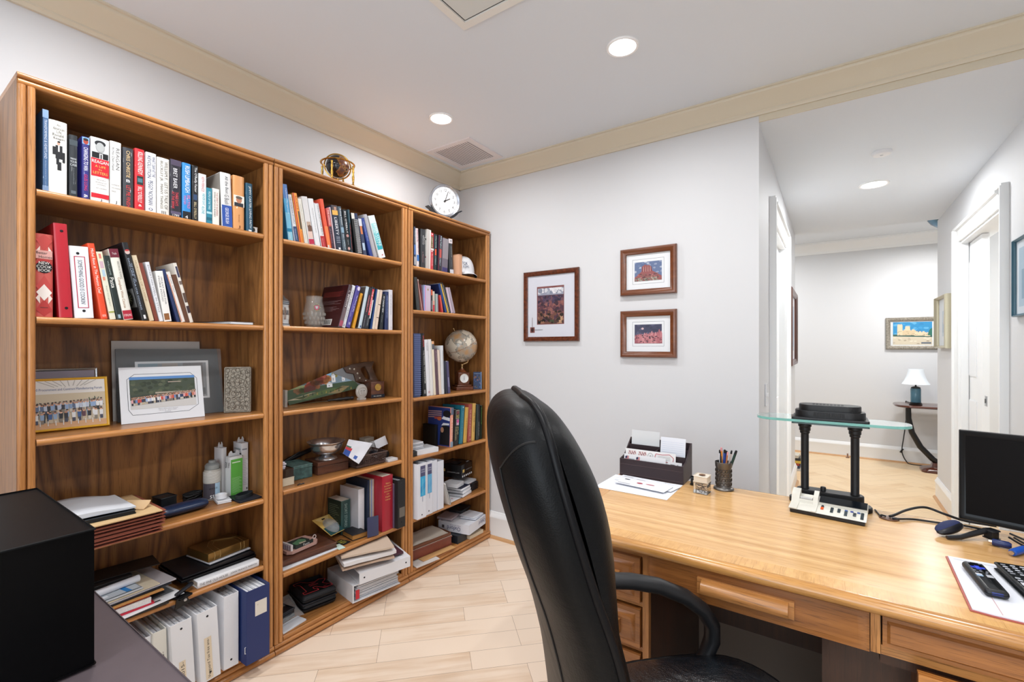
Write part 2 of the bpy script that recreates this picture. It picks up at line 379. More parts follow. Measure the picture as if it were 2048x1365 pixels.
lp.box((XR + .0400,pc.y - .002,pc.z - .014),(XR + .0404,pc.y + .022,pc.z + .014),P('1c1c1e',.4))
lp.build('latch_plate',pdo,label='square satin metal latch plate on the sliding door edge')
# wall plates
def plate(name,label,cat,c,e1,n,w,h,kind):
 c,e1,n = Vector(c),Vector(e1),Vector(n); up = Vector((0,0,1)); t = thing(name,label,cat,c)
 R = Matrix((e1,up,n)).transposed(); m = P('dcdde0',.3)
 mb = MB(); mb.rbox(c + n * .003,(w,h,.006),m,r=.002,R=R); mb.build('plate',t)
 mb = MB()
 if kind == 'switch':
  mb.rbox(c + n * .008,(.011,.024,.014),P('efefef',.3),r=.002,R=R); mb.build('toggle',t)
 else:
  for s in (-1,1):
   m2 = MB(); m2.rbox(c + n * .0062 + up * s * .02,(.03,.028,.003),P('efefef',.3),r=.001,R=R)
   for q in (-.006,.006): m2.box(c + n * .0078 + up * s * .02 + e1 * q - Vector((.001,.001,.004)),c + n * .0081 + up * s * .02 + e1 * q + Vector((.001,.001,.004)),P('333333',.5))
   m2.build('socket',t)
 return t
sp = onx(1531,790,HL)
plate('light_switch','white toggle light switch on the passage wall beside the door casing','light switch',(HL,sp.y,sp.z),(0,1,0),(1,0,0),.075,.12,'switch')
so = ony(1161,975,YW)
plate('power_outlet','white wall outlet low on the wall behind the black chair','outlet',(so.x + .005,YW,so.z),(1,0,0),(0,-1,0),.072,.115,'outlet')
# ------------------------------------------------------------------ ceiling fittings
def downlight(label,x,y,z,R=.066):
 t = thing('recessed_ceiling_light',label,'ceiling light',(x,y,z),group='recessed ceiling lights')
 MB().lathe([(R * .80,-.001),(R * .84,-.006),(R * .97,-.007),(R,-.004),(R,0),(R * .80,0)],(x,y,z),P('f2f2f2',.35),40).build('trim_ring',t)
 d = MB().lathe([(R * .80,-.0015),(R * .5,-.0035),(.001,-.004),(.001,-.0005),(R * .80,-.0005)],(x,y,z),P('ffffff',.4,emit=14),32); d.build('lens',t)
 return t
downlight('round recessed light nearer the middle of the study ceiling',-.716,1.853,ZC)
downlight('round recessed light near the bookcases and ceiling vent',-1.757,1.872,ZC)
downlight('round recessed light in the lower passage ceiling',.24,4.03,ZH,.085)
sd = thing('smoke_detector','small white round detector on the passage ceiling','smoke detector',(.237,3.39,ZH))
MB().lathe([(.046,0),(.046,-.010),(.040,-.018),(.001,-.020),(.001,-.002),(.03,0)],(.237,3.39,ZH),P('e6e6e8',.4),28).build('cover',sd)
MB().lathe([(.008,-.0195),(.007,-.023),(.001,-.024),(.001,-.0195)],(.237,3.39,ZH),P('cfcfd2',.4),12).build('test_button',sd)
v0,v1 = Vector((-2.128,2.130,ZC)),Vector((-1.772,2.472,ZC))
vt = thing('air_vent','white square louvred return air vent in the ceiling corner','air vent',((v0.x + v1.x) / 2,(v0.y + v1.y) / 2,ZC))
WV = P('dcd8da',.45)
mb = MB(); b = .034
for a0,a1 in (((v0.x,v0.y),(v1.x,v0.y + b)),((v0.x,v1.y - b),(v1.x,v1.y)),((v0.x,v0.y + b),(v0.x + b,v1.y - b)),((v1.x - b,v0.y + b),(v1.x,v1.y - b))):
 mb.box((*a0,ZC - .008),(*a1,ZC),WV)
mb.build('vent_frame',vt)
MB().box((v0.x + b,v0.y + b,ZC - .002),(v1.x - b,v1.y - b,ZC - .001),P('4a4446',.8)).build('backing',vt)
mb = MB(); n = 17
for i in range(n):
 x = v0.x + b + (v1.x - v0.x - 2 * b) * (i + .5) / n
 mb.prism([(-.0085,-.0035),(.0075,-.007),(.0085,-.0062),(-.0075,-.0027)],(x,0,ZC),(1,0,0),(0,0,1),(0,1,0),v0.y + b,v1.y - b,WV)
mb.build('louvres',vt)
hx,hy = -1.189,1.397
ht = thing('access_hatch','square white framed access panel at the top edge of the ceiling','access panel',(hx + .3,hy - .3,ZC))
mb = MB(); S = .62; b = .032
for a0,a1 in (((hx,hy - b),(hx + S,hy)),((hx,hy - S),(hx + S,hy - S + b)),((hx,hy - S + b),(hx + b,hy - b)),((hx + S - b,hy - S + b),(hx + S,hy - b))):
 mb.box((*a0,ZC - .008),(*a1,ZC),P('e6e4de',.4))
mb.build('hatch_frame',ht)
MB().box((hx + b,hy - S + b,ZC - .001),(hx + S - b,hy - b,ZC),P('1c1c1c',.8)).box((hx + b + .006,hy - S + b + .006,ZC - .004),(hx + S - b - .006,hy - b - .006,ZC - .001),P('d4d7d4',.5)).build('hatch_panel',ht)
fp = onz(1869,448,ZC - .02)
MB().lathe([(.02,.06),(.15,.06),(.155,.04),(.13,0),(.08,-.04),(.001,-.055),(.001,.0),(.02,.02)],(fp.x + .10,fp.y + .0,ZC - .02),P('5f7f95',.2,.6),32).build('ceiling_fixture',label='dark blue bowl-shaped fixture on the ceiling beyond the passage',cat='ceiling light')
# ------------------------------------------------------------------ lamps and daylight
def area(name,loc,size,power,color=(1,1,1),rot=(0,0,0),shape='DISK',sy=None,spread=180):
 L = bpy.data.lights.new(name,'AREA'); L.shape = shape; L.size = size; L.energy = power; L.color = color; L.spread = rad(spread)
 if sy: L.size_y = sy
 o = bpy.data.objects.new(name,L); COL.objects.link(o); o.location = loc; o.rotation_euler = rot; return o
LW = (.985,.99,1)
for i,(x,y) in enumerate(((-.716,1.853),(-1.757,1.872),(-1.62,.45),(-.716,.35),(.45,1.75),(.45,.35),(-.716,-.9),(-1.7,-.9),(.5,-.9))):  # first two sit at the visible cans; the others are added fill without fixtures
 area('can_and_fill_lamp',(x,y,ZC - .012),.11,9.5,LW,spread=165)
area('passage_lamp',(.24,4.03,ZH - .012),.14,19,LW)
area('far_lamp',(.9,6.1,ZC - .12),.3,30,(1,.99,.98)); area('far_lamp',(-1.0,6.1,ZC - .02),.3,28,(1,.99,.98))
area('side_room_lamp',(1.5,4.1,2.45),.4,30,(1,1,1))
area('closet_lamp',(-.85,4.0,2.45),.3,8,(1,1,1))
area('window_daylight',((WX0 + WX1) / 2,-1.60,(WZ0 + WZ1) / 2),WX1 - WX0 - .1,46,(.88,.94,1),(rad(90),0,0),"RECTANGLE",WZ1 - WZ0 - .1)
w = bpy.data.worlds.new('sky'); SC.world = w; w.use_nodes = True
bg = w.node_tree.nodes['Background']; sk = w.node_tree.nodes.new('ShaderNodeTexSky'); sk.sky_type = 'NISHITA'; sk.sun_elevation = rad(50); sk.sun_disc = False
w.node_tree.links.new(sk.outputs[0],bg.inputs[0]); bg.inputs[1].default_value = .25
cam = bpy.data.cameras.new('camera'); cam.lens = FPX / 2048 * 36; cam.sensor_width = 36; cam.sensor_fit = 'HORIZONTAL'; cam.shift_y = (HORIZON - 682.5) / 2048; cam.clip_start = .02
co = bpy.data.objects.new('camera',cam); COL.objects.link(co); co.location = (0,0,EYE); co.rotation_euler = (rad(90),0,YAW); SC.camera = co
SC.view_settings.view_transform = 'Standard'; SC.view_settings.look = 'None'; SC.view_settings.gamma = 1; SC.view_settings.use_curve_mapping = False; SC.view_settings.exposure = -0.2
SC.cycles.use_denoising = True
SC.cycles.max_bounces = 14; SC.cycles.diffuse_bounces = 6; SC.cycles.transmission_bounces = 14
# ------------------------------------------------------------------ bookcases
XF,XB,CW = -1.962,-2.244,.7618
SHELF = [[1.800,1.415,1.045,.685,.405,.066],[1.797,1.417,1.043,.697,.337,.064],[1.790,1.538,1.032,.690,.340,.060]]
def bead(mb,o,e1,e2,al,L0,L1,w,d,m):
 """half-round strip: w across e2, d bulge along e1"""
 pts = [(-.004,0)] + [(d * math.sin(PI * i / 8),w * (1 - math.cos(PI * i / 8)) / 2) for i in range(9)] + [(-.004,w)]
 q = []
 for p in pts:
  if not q or (abs(p[0] - q[-1][0]) + abs(p[1] - q[-1][1])) > 1e-6: q.append(p)
 mb.prism(q,o,e1,e2,al,L0,L1,m)
def bookcase(i,label):
 y0 = .300 + i * CW; y1 = y0 + CW - .003; H = 2.132
 t = thing('bookcase',label,'bookcase',((XF + XB) / 2,(y0 + y1) / 2,0),group='oak bookcases along the left wall')
 for a,b in ((y0,y0 + .019),(y1 - .019,y1)):
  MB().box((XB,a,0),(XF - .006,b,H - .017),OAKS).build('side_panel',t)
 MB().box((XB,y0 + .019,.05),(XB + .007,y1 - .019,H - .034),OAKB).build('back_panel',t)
 mb = MB(); mb.box((XB,y0,H - .0165),(XF - .006,y1,H),OAK['y']); bead(mb,(XF - .006,0,H - .0165),(1,0,0),(0,0,1),(0,1,0),y0,y1,.0165,.010,OAK['y']); mb.build('top_panel',t)
 mb = MB(); mb.box((XB + .007,y0 + .019,H - .034),(XF - .010,y1 - .019,H - .0175),OAKDIM); bead(mb,(XF - .006,0,H - .034),(1,0,0),(0,0,1),(0,1,0),y0 + .002,y1 - .002,.016,.008,OAK['y']); mb.build('top_rail',t)
 for a in (y0 + .001,y1 - .040):
  mb = MB(); mb.box((XF - .022,a + .018,.045),(XF - .009,a + .039,H - .035),OAK['z'])
  for q in range(2): bead(mb,(XF - .006,a + q * .0195,0),(1,0,0),(0,1,0),(0,0,1),.047,H - .0345,.0185,.009,OAK['z'])
  mb.build('fluted_post',t)
 for k,z in enumerate(SHELF[i]):
  mb = MB(); th = .021
  ins = 0.0 if k == 5 else .0
  ya,yb = (y0 + .041,y1 - .041)
  mb.box((XB + .0075,y0 + .0195,z - th),(XF - .0225,y1 - .0195,z),OAKDIM)
  mb.box((XF - .0225,ya,z - th),(XF - .012,yb,z),OAK['y'])
  bead(mb,(XF - .010,0,z - th),(1,0,0),(0,0,1),(0,1,0),ya,yb,th,.009,OAK['y'])
  mb.build('shelf',t)
 mb = MB(); mb.box((XB,y0 + .0195,0),(XF - .012,y1 - .0195,.044),OAK['y'])
 bead(mb,(XF - .004,0,.0),(1,0,0),(0,0,1),(0,1,0),y0,y1,.026,.016,OAK['y']); bead(mb,(XF - .004,0,.0265),(1,0,0),(0,0,1),(0,1,0),y0,y1,.019,.010,OAK['y'])
 mb.build('base_moulding',t)
 return t
bookcase(0,'oak bookcase nearest the camera, with the cookbooks and group photographs')
bookcase(1,'middle oak bookcase, holding the painted saw and the silver bowl')
bookcase(2,'oak bookcase in the corner, holding the desk globe and white cap')
# ------------------------------------------------------------------ books
PAGES = P('e6e0d2',.8,var=.06,vscale=300.)
PLAST = [None]
def sat(A,B):
 for poly in (A,B):
  for i in range(len(poly)):
   ex,ey = poly[(i + 1) % len(poly)][0] - poly[i][0],poly[(i + 1) % len(poly)][1] - poly[i][1]
   nx,ny = -ey,ex
   a = [p[0] * nx + p[1] * ny for p in A]; b = [p[0] * nx + p[1] * ny for p in B]
   if max(a) <= min(b) + 1e-7 or max(b) <= min(a) + 1e-7: return False
 return True
class Shelf:
 def __init__(s,z,ox,oy,k,group,xs=-1.985): s.z = z; s.ox = ox; s.oy = oy; s.k = k; s.group = group; s.xs = xs; s.prev = []; s.cat = 'book'
 def book(s,L,R,TL,hexc,label,bands=(),texts=(),depth=.165,hard=True,xs=None,side=None,art=None,name='book',pages=True,rough=.42,ovals=(),fixed=False,cat='book'):
  """L,R: spine foot, TL: spine top left corner, measured on the photograph; bands/texts run from the head (0) to the foot (1)"""
  xs = s.xs if xs is None else xs; U = lambda x: s.ox + x / s.k; V = lambda y: s.oy + y / s.k; z = s.z + .0006
  y0 = onx(U(L),700,xs).y; y1 = onx(U(R),700,xs).y; tl = onx(U(TL[0]),V(TL[1]),xs)
  ang = math.atan2(y0 - tl.y,tl.z - z); 
  if abs(ang) < .012: ang = 0
  w = (y1 - y0) * math.cos(ang) * .97; H = math.hypot(y0 - tl.y,tl.z - z) if ang >= 0 else (tl.z - z) / math.cos(ang)
  ac = (math.cos(ang),math.sin(ang)); up = (-math.sin(ang),math.cos(ang))
  def place(dy):
   oy,oz = (y0 + dy,z)
   if ang < 0: oy,oz = y0 + dy + (y1 - y0) - w * ac[0],z - w * ac[1]
   q = lambda a,h: (oy + a * ac[0] + h * up[0],oz + a * ac[1] + h * up[1])
   return [q(0,0),q(w,0),q(w,H),q(0,H)]
  dy = 0
  for _ in range(220):
   if not any(sat(place(dy),pv) for pv in s.prev[-3:]): break
   dy += .0006
  pl = place(dy); s.prev.append(pl); (oy,oz) = pl[0]
  def pt(d,a,h): return Vector((xs - d,oy + a * ac[0] + h * up[0],oz + a * ac[1] + h * up[1]))
  A = Vector((0,ac[0],ac[1])); UP = Vector((0,up[0],up[1]))
  t = thing(name,label,cat,(xs - depth / 2,oy,s.z),group=s.group)
  cov = P(hexc,rough,coat=.15 if rough < .45 else 0); mb = MB(); b = min(.0026,w * .18) if hard else min(.0009,w * .1)
  if hard:
   sp = [(.0035,0),(.001,w * .10),(0,w * .28),(0,w * .72),(.001,w * .90),(.0035,w)]
  else: sp = [(.0004,0),(0,w * .06),(0,w * .94),(.0004,w)]
  outline = sp + [(depth,w),(depth,w - b),(.0055 if hard else .002,w - b),(.0055 if hard else .002,b),(depth,b),(depth,0)]
  mb.prism(outline,pt(0,0,0),(-1,0,0),A,UP,0,H,cov)
  N = Vector((1,0,0)); lay = [0]
  def quad(t0,t1,a0,a1,m,l=.0003):
   h0,h1 = H * (1 - t1),H * (1 - t0)
   mb.poly([pt(-l,a0 * w,h0),pt(-l,a1 * w,h0),pt(-l,a1 * w,h1),pt(-l,a0 * w,h1)],P(m,rough) if isinstance(m,str) else m)
  for i,bd in enumerate(bands):
   t0,t1,m = bd[:3]; a0,a1 = bd[3:5] if len(bd) > 3 else (.02,.98); quad(t0,t1,a0,a1,m,.0003 + .0001 * i)
  lt = .0003 + .0001 * (len(bands) + 1)
  for (tc,acx,rt,ra,m) in ovals:
   n = 18; mb.poly([pt(-lt,(acx + ra * math.cos(2 * PI * i / n)) * w,H * (1 - tc) + rt * H * math.sin(2 * PI * i / n)) for i in range(n)],P(m,rough)); lt += .0001
  for tx in texts:
   body,t0,t1,m = tx[:4]; a0,a1 = tx[4:6] if len(tx) > 5 else (.24,.76); mode = tx[6] if len(tx) > 6 else 'v'
   mm = P(m,.5)
   if mode == 'v': mb.text(body,pt(-lt,a0 * w,H * (1 - t0)),-UP,A,(t1 - t0) * H,(a1 - a0) * w,mm)
   else: mb.text(body,pt(-lt,a0 * w,H * (1 - t1)),A,UP,(a1 - a0) * w,(t1 - t0) * H,mm)
  if side or art:
   cv = Canvas(mb,pt(depth,0,0),(1,0,0),UP,depth - .004,H)     # the board facing the camera
   if side: cv.rect(.01,.01,.99,.99,P(side,rough))
   if art: art(cv.up())
  mb.build('cover',t)
  if pages:
   pg = MB(); hh = .0028 if hard else .0004
   o0 = (.0058 if hard else .0022)
   pg.prism([(o0,b + .0002),(depth - (.004 if hard else .0003),b + .0002),(depth - (.004 if hard else .0003),w - b - .0002),(o0,w - b - .0002)],pt(0,0,0),(-1,0,0),A,UP,hh,H - hh,PAGES)
   pg.build('pages',t)
  return t
G1 = 'hardbacks on the top shelf of the nearest bookcase'
s = Shelf(SHELF[0][0],0,120,3.657,G1,xs=-1.984)
s.book(310,357,(306,355),'41648e','worn blue book at the left end of the top shelf, nearest bookcase',texts=[('TRANSFORMING & HEARTLAND',.12,.60,'c9d6e4',.3,.75),('the future of america in a new age',.62,.95,'b4c6da',.42,.62)],bands=[(0,.1,'7e9cc0'),(.93,1,'7691b5')])
def striding(mbk): pass
bk = s.book(357,495,(355,427),'e3e2dc','thick white hardback whose spine shows a man in a dark suit walking',depth=.16,
       texts=[('An',.04,.075,'55524e',.42,.62,'h'),('American',.085,.125,'55524e',.22,.84,'h'),('Life',.13,.17,'55524e',.42,.68,'h'),('Ronald',.175,.215,'33302e',.2,.8,'h'),('Reagan',.225,.265,'33302e',.24,.86,'h')],
       bands=[(.335,.52,'17181c',.36,.74),(.50,.60,'17181c',.40,.56),(.56,.675,'17181c',.46,.68),(.36,.47,'17181c',.20,.36),(.42,.56,'17181c',.74,.88),(.335,.42,'efefef',.50,.58)],
       ovals=[(.305,.53,.028,.085,'c49a86'),(.287,.54,.014,.085,'2a2320')])
s.book(507,570,(502,540),'24292e','black hardback with the small stacked title MAKING YOUR CASE',depth=.15,texts=[('MAKING',.37,.40,'cfd3d6',.14,.86,'h'),('YOUR',.415,.45,'cfd3d6',.1,.9,'h'),('CASE',.465,.50,'cfd3d6',.1,.9,'h'),('the art of persuading judges',.53,.80,'8b9298',.45,.58)],bands=[(.08,.17,'3d474d'),(.9,.95,'59626a',.2,.8)])
s.book(600,656,(600,555),'2b2c78','indigo hardback titled CHANGING TO WIN with a small portrait at its head',texts=[('CHANGING TO WIN',.17,.54,'e8e8f2',.22,.8),('GILES LONG',.60,.86,'d5355a',.3,.72),('&',.92,.975,'e8e8f2',.25,.75)],bands=[(.01,.12,'7aa8d4')],ovals=[(.075,.5,.045,.36,'a0402f'),(.045,.5,.022,.36,'2c1a18')])
s.book(664,803,(664,555),'ece9e6','red and white hardback with a grey portrait at the head of its spine',depth=.16,rough=.35,
       bands=[(.005,.325,'c6cacb'),(.325,.605,'c5202f'),(.87,.94,'c5202f'),(.23,.32,'17181b',.06,.94),(.24,.32,'e9e9e9',.46,.64),(.25,.32,'2a2c30',.51,.59)],ovals=[(.145,.50,.085,.25,'9a9c9c'),(.085,.50,.045,.30,'26282b'),(.14,.5,.07,.22,'a8abab')],
       texts=[('REAGAN',.35,.40,'f2e6e2',.06,.96,'h'),('A LIFE',.43,.465,'d8b45e',.22,.8,'h'),('IN',.485,.51,'d8b45e',.42,.58,'h'),('LETTERS',.53,.57,'d8b45e',.12,.9,'h'),('edited and with an',.64,.665,'555555',.3,.8,'h'),('introduction and',.68,.705,'555555',.24,.84,'h'),('commentary',.72,.745,'555555',.3,.8,'h'),('with a foreword',.77,.795,'555555',.26,.84,'h'),('J',.95,.99,'222222',.5,.6,'h')])
s.book(806,890,(804,587),'dcdad6','white hardback with grey lettering IN HIS OWN HAND',texts=[('REAGAN',.10,.44,'5c5f62',.50,.82),('In His Own Hand',.10,.46,'74777a',.14,.40),('the writings that',.67,.70,'777777',.1,.8,'h'),('reveal a revolutionary',.72,.75,'777777',.1,.9,'h'),('vision',.77,.80,'777777',.1,.5,'h'),('J',.93,.985,'222222',.45,.6,'h')])
s.book(900,980,(898,633),'34363b','charcoal hardback with gold and red lettering LET ME FINISH',texts=[('CHRIS CHRISTIE',.05,.50,'d9bd8c',.30,.66),('B',.53,.575,'e8e8e8',.3,.66,'h'),('LET ME FINISH',.63,.985,'cf3f42',.30,.68)],depth=.15)
s.book(987,1060,(985,641),'c4232c','bright red hardback with white lettering and a small dark emblem mid-spine',texts=[('KILLING KENNEDY',.05,.42,'f4ecea',.3,.78),("BILL O'REILLY",.62,.88,'f4ecea',.3,.74),('&',.905,.94,'f4ecea',.35,.7,'h')],bands=[(.445,.585,'26302e',.2,.85),(.48,.545,'4d7480',.28,.77)])
s.book(1068,1146,(1063,668),'e8e9ee','white hardback with the navy title ending in REVOLUTION',texts=[('WHAT I SAW AT THE',.06,.40,'3a4568',.56,.88),('REVOLUTION',.06,.43,'2c3557',.12,.48),('PEGGY NOONAN',.47,.88,'39415c',.22,.66)],ovals=[(.95,.45,.022,.2,'3a4568'),(.95,.45,.014,.12,'e8e9ee')])
s.book(1150,1243,(1148,705),'dcdad4','cream hardback whose grey title ends MANY THINGS',texts=[('WILLIAM F.  LET US TALK OF',.06,.90,'66635c',.58,.84),('BUCKLEY JR.  MANY THINGS',.06,.90,'66635c',.18,.46),('III',.935,.985,'33353a',.35,.7,'h')])
s.book(1247,1328,(1249,722),'26242e','black hardback with red slanted lettering and a pale foot, top shelf',texts=[('BRET BAIER',.15,.50,'e6e6ea',.26,.62),('THREE DAYS',.56,.80,'d8434e',.44,.72),('AT THE BRINK',.56,.86,'d8434e',.12,.36),('1789',.95,.985,'e6e6ea',.2,.8,'h')],bands=[(.0,.1,'4d4458'),(.90,.95,'58506a')])
s.book(1335,1400,(1335,747),'2f86c8','bright blue hardback with pink lettering and a slanting black foot',texts=[('RUSH LIMBAUGH',.05,.52,'f0f4f8',.3,.82),('SEE, I TOLD',.56,.80,'ea6f9a',.52,.86),('YOU SO',.58,.74,'ea6f9a',.14,.42),('4',.93,.985,'dddddd',.3,.62,'h')],bands=[(.86,1,'16181d')])
s.book(1406,1452,(1408,768),'101114','slim black hardback with white and gold lettering, right of the bright blue one',texts=[("The O'Reilly Factor",.03,.48,'eceef0',.28,.78),("BILL O'REILLY",.66,.96,'d8c8a0',.3,.7)],bands=[(.52,.62,'2c4468',.2,.8)])
s.book(1453,1509,(1456,828),'dfe5e6','white paperback with red and turquoise lettering, top shelf',hard=False,texts=[('KEITH FERRAZZI',.06,.36,'c44a4e',.4,.74),('NEVER EAT',.40,.64,'35a6b6',.5,.84),('ALONE',.66,.82,'35a6b6',.4,.8)])
s.book(1511,1552,(1510,932),'2a7f96','short teal paperback among the top-shelf hardbacks',hard=False,texts=[('PEOPLE OF THE TIMES',.1,.6,'c6e6ee',.3,.7)],bands=[(.66,.72,'a7ced8'),(.82,.9,'195c70')])
s.book(1555,1605,(1557,937),'e2dfd8','short white paperback with two dark red lines of lettering',hard=False,texts=[('THE SPIRIT OF BUSINESS',.1,.74,'a34444',.55,.78),('DOING VIRTUOUS BUSINESS',.1,.78,'3c3c40',.2,.44)])
s.book(1626,1704,(1612,817),'dcdcdc','white and deep blue hardback with a handwritten title',depth=.175,side='8f8a84',texts=[('All the Best',.06,.38,'4a4d52',.42,.7),('G Bush',.40,.58,'55585c',.3,.72),('GEORGE BUSH',.64,.93,'e6eaf2',.34,.66)],bands=[(.595,.985,'2a4fa0')])
s.book(1707,1790,(1706,838),'d79a62','shiny copper hardback with a portrait halfway down its spine',rough=.28,bands=[(.365,.57,'e8e2d8'),(.50,.57,'20242e',.08,.9)],ovals=[(.445,.5,.062,.26,'b5795e'),(.405,.5,.028,.3,'5a5048')],texts=[('his own story',.72,.86,'9a5f34',.4,.6),('J',.92,.98,'6a3a20',.4,.62,'h')])
s.book(1806,1856,(1800,897),'1f4e66','dark teal hardback at the right end of the top shelf',texts=[('JIMMY CARTER LIVING FAITH',.06,.92,'dfe8ec',.3,.72)],bands=[(.955,.99,'dfe8ec',.25,.7)])
e = onx(1895 / 3.657,463,-2.01)
t = thing('small_box','tiny white box with a dark round hole at the right end of the top shelf','box',(-2.01,.992,SHELF[0][0]))
mb = MB().rbox((-2.015,.990,SHELF[0][0] + .0135),(.05,.034,.026),P('e8e6e2',.5),r=.002); mb.build('carton',t)
MB().lathe([(.009,0),(.009,.001),(.001,.001),(.001,0)],(-1.9898,.986,SHELF[0][0] + .014),P('1c1a1a',.5),16,Matrix.Rotation(rad(90),3,'Y')).build('hole',t)
# second shelf: cookbooks
s = Shelf(SHELF[0][1],0,400,3.657,'cookbooks on the second shelf of the nearest bookcase',xs=-1.990)
ging = [(.0,.19,'b8433f')]
t = s.book(256,392,(253,240),'c75a52','red and white checked cookbook with a black disc reading NEW COOK BOOK',depth=.17,rough=.35)
# check pattern, disc and lettering
def checked(xs,yc0,yc1,z0,H):
 mb = MB(); w = yc1 - yc0; X = xs + .0006
 def q(pts,m,l): mb.poly([(X + l,yc0 + a * w,z0 + min(.996,max(.004,b)) * H) for a,b in pts],P(m,.35))
 for k in range(4):
  c = .085 + k * .28
  q([(.5,c + .135),(.04,c),(.5,c - .135 if k else 0.004),(.96,c)],'b23a38' if k % 2 == 0 else 'c04a46',0)
 for c in (.225,.785):
  q([(.04,c),(.27,c - .066),(.27,c + .066)],'e9dcd4',.0001); q([(.96,c),(.73,c - .066),(.73,c + .066)],'e9dcd4',.0001)
 q([(.5,.295 + .1),(.06,.295),(.5,.295 - .1),(.94,.295)],'ece4dd',.0002)
 q([(.04,.70),(.96,.70),(.96,.80),(.04,.80)],'d9a59d',.0002)
 n = 28; mb.poly([(X + .0004,yc0 + (.5 + .46 * math.cos(2 * PI * i / n)) * w,z0 + .60 * H + .46 * w * math.sin(2 * PI * i / n)) for i in range(n)],P('121316',.35))
 for s_,h,a0,a1 in (('NEW',.632,.20,.8),('COOK',.588,.08,.92),('BOOK',.545,.16,.86)):
  mb.text(s_,(X + .0006,yc0 + a0 * w,z0 + h * H),(0,1,0),(0,0,1),(a1 - a0) * w,.034 * H,P('f0eeea'))
 mb.text('Better',(X + .0006,yc0 + .06 * w,z0 + .755 * H),(0,1,0),(0,0,1),.62 * w,.03 * H,P('16181b'))
 mb.text('Homes',(X + .0006,yc0 + .2 * w,z0 + .708 * H),(0,1,0),(0,0,1),.74 * w,.03 * H,P('16181b'))
 mb.box((X + .0002,yc0 + .28 * w,z0 + .11 * H),(X + .0005,yc0 + .72 * w,z0 + .118 * H),P('6e2f2e'))
 return mb
p = s.prev[-1]; checked(-1.990,p[0][0],p[1][0],p[0][1],p[3][1] - p[0][1]).build('spine_print',t)
def rivets(t,mb,spots,xs,m='2a2a2e',r=.0042):
 for y,z in spots: mb.lathe([(r,0),(r * .8,.0012),(.0001,.0014)],(xs,y,z),P(m,.3,.6),12,Matrix.Rotation(rad(90),3,'Y'))
 mb.build('rivet',t)
t = s.book(431,533,(386,165),'b41f2e','tall red vinyl ring binder leaning on the checked cookbook',depth=.235,name='ring_binder',rough=.34,cat='binder',xs=-1.978)
p = s.prev[-1]; f = lambda a,h,p=p: (p[0][0] + (p[1][0] - p[0][0]) * a + (p[3][0] - p[0][0]) * h,p[0][1] + (p[1][1] - p[0][1]) * a + (p[3][1] - p[0][1]) * h)
rivets(t,MB(),[f(.56,.10),f(.56,.92)],-1.9778)
t = s.book(548,693,(503,333),'e4e7ec','white ring binder with a red-bordered spine label about good cooking',depth=.22,name='ring_binder',cat='binder',xs=-1.984)
p = s.prev[-1]; W3 = math.hypot(p[1][0] - p[0][0],p[1][1] - p[0][1]); H3 = math.hypot(p[3][0] - p[0][0],p[3][1] - p[0][1])
mb = MB(); cv = Canvas(mb,(-1.9838,*p[0]),(0,p[1][0] - p[0][0],p[1][1] - p[0][1]),(0,p[3][0] - p[0][0],p[3][1] - p[0][1]),W3,H3)
cv.box(.2,.14,.78,.86,.0022,'b23048').up().text("SOMETHING GOOD IS COOKIN'",.38,.19,.62,.81,'4c4f58',vert=True)
mb.build('spine_label',t); f = lambda a,h,p=p: (p[0][0] + (p[1][0] - p[0][0]) * a + (p[3][0] - p[0][0]) * h,p[0][1] + (p[1][1] - p[0][1]) * a + (p[3][1] - p[0][1]) * h)
rivets(t,MB(),[f(.42,.90),f(.5,.10)],-1.9836)
s.book(715,770,(612,313),'dd4a26','orange-red hardback with a white title running down its spine',texts=[('Michel Roux at The Mansion Chef',.07,.66,'f4e8e0',.3,.7),('BOOK',.94,.97,'f4e8e0',.3,.8,'h')])
s.book(785,830,(681,376),'d8d6c2','pale paperback with a colourful patterned upper spine',hard=False,bands=[(.02,.12,'e8d9b8'),(.03,.10,'d07a70',.3,.7),(.14,.24,'c6a8b4',.2,.8),(.26,.36,'a9bfcf',.3,.8),(.37,.42,'d48b76',.2,.6),(.88,.9,'9aa04a')],texts=[('from the garden',.5,.8,'8a8d86',.4,.62)])
s.book(838,888,(736,406),'1f2b28','dark green hardback whose title reads Pasta',texts=[('WILLIAMS',.08,.3,'9aa8a4',.4,.66),('Pasta',.34,.5,'f1efe8',.25,.85)],bands=[(.92,.98,'8fa6b4',.3,.7)])
s.book(895,967,(778,356),'dedbd0','cream and maroon hardback titled Complete Wine Course',bands=[(.0,.12,'6d2335'),(.865,.99,'a82638')],texts=[('Trade',.05,.08,'e6d8d8',.28,.74,'h'),('WINDOWS ON THE WORLD',.17,.42,'7d7a72',.58,.8),('Complete Wine Course',.40,.83,'9a6a3a',.2,.56),('STERLING',.92,.95,'f0dede',.1,.9,'h')])
def flower(cv):
 cv.rect(.02,.02,.98,.98,P('131417',.3)); cv.up().rect(.42,.18,.98,.42,P('6f7070')); cv.up().oval(.7,.30,.22,.105,'191a1c')
 cv.up()
 for i in range(12):
  a = i * PI / 6; cv.poly([(.7 + .03 * math.cos(a + 1.2),.30 + .015 * math.sin(a + 1.2)),(.7 + .2 * math.cos(a),.30 + .09 * math.sin(a)),(.7 + .03 * math.cos(a - 1.2),.30 + .015 * math.sin(a - 1.2))],'a7ad8e' if i % 2 else '8c9470')
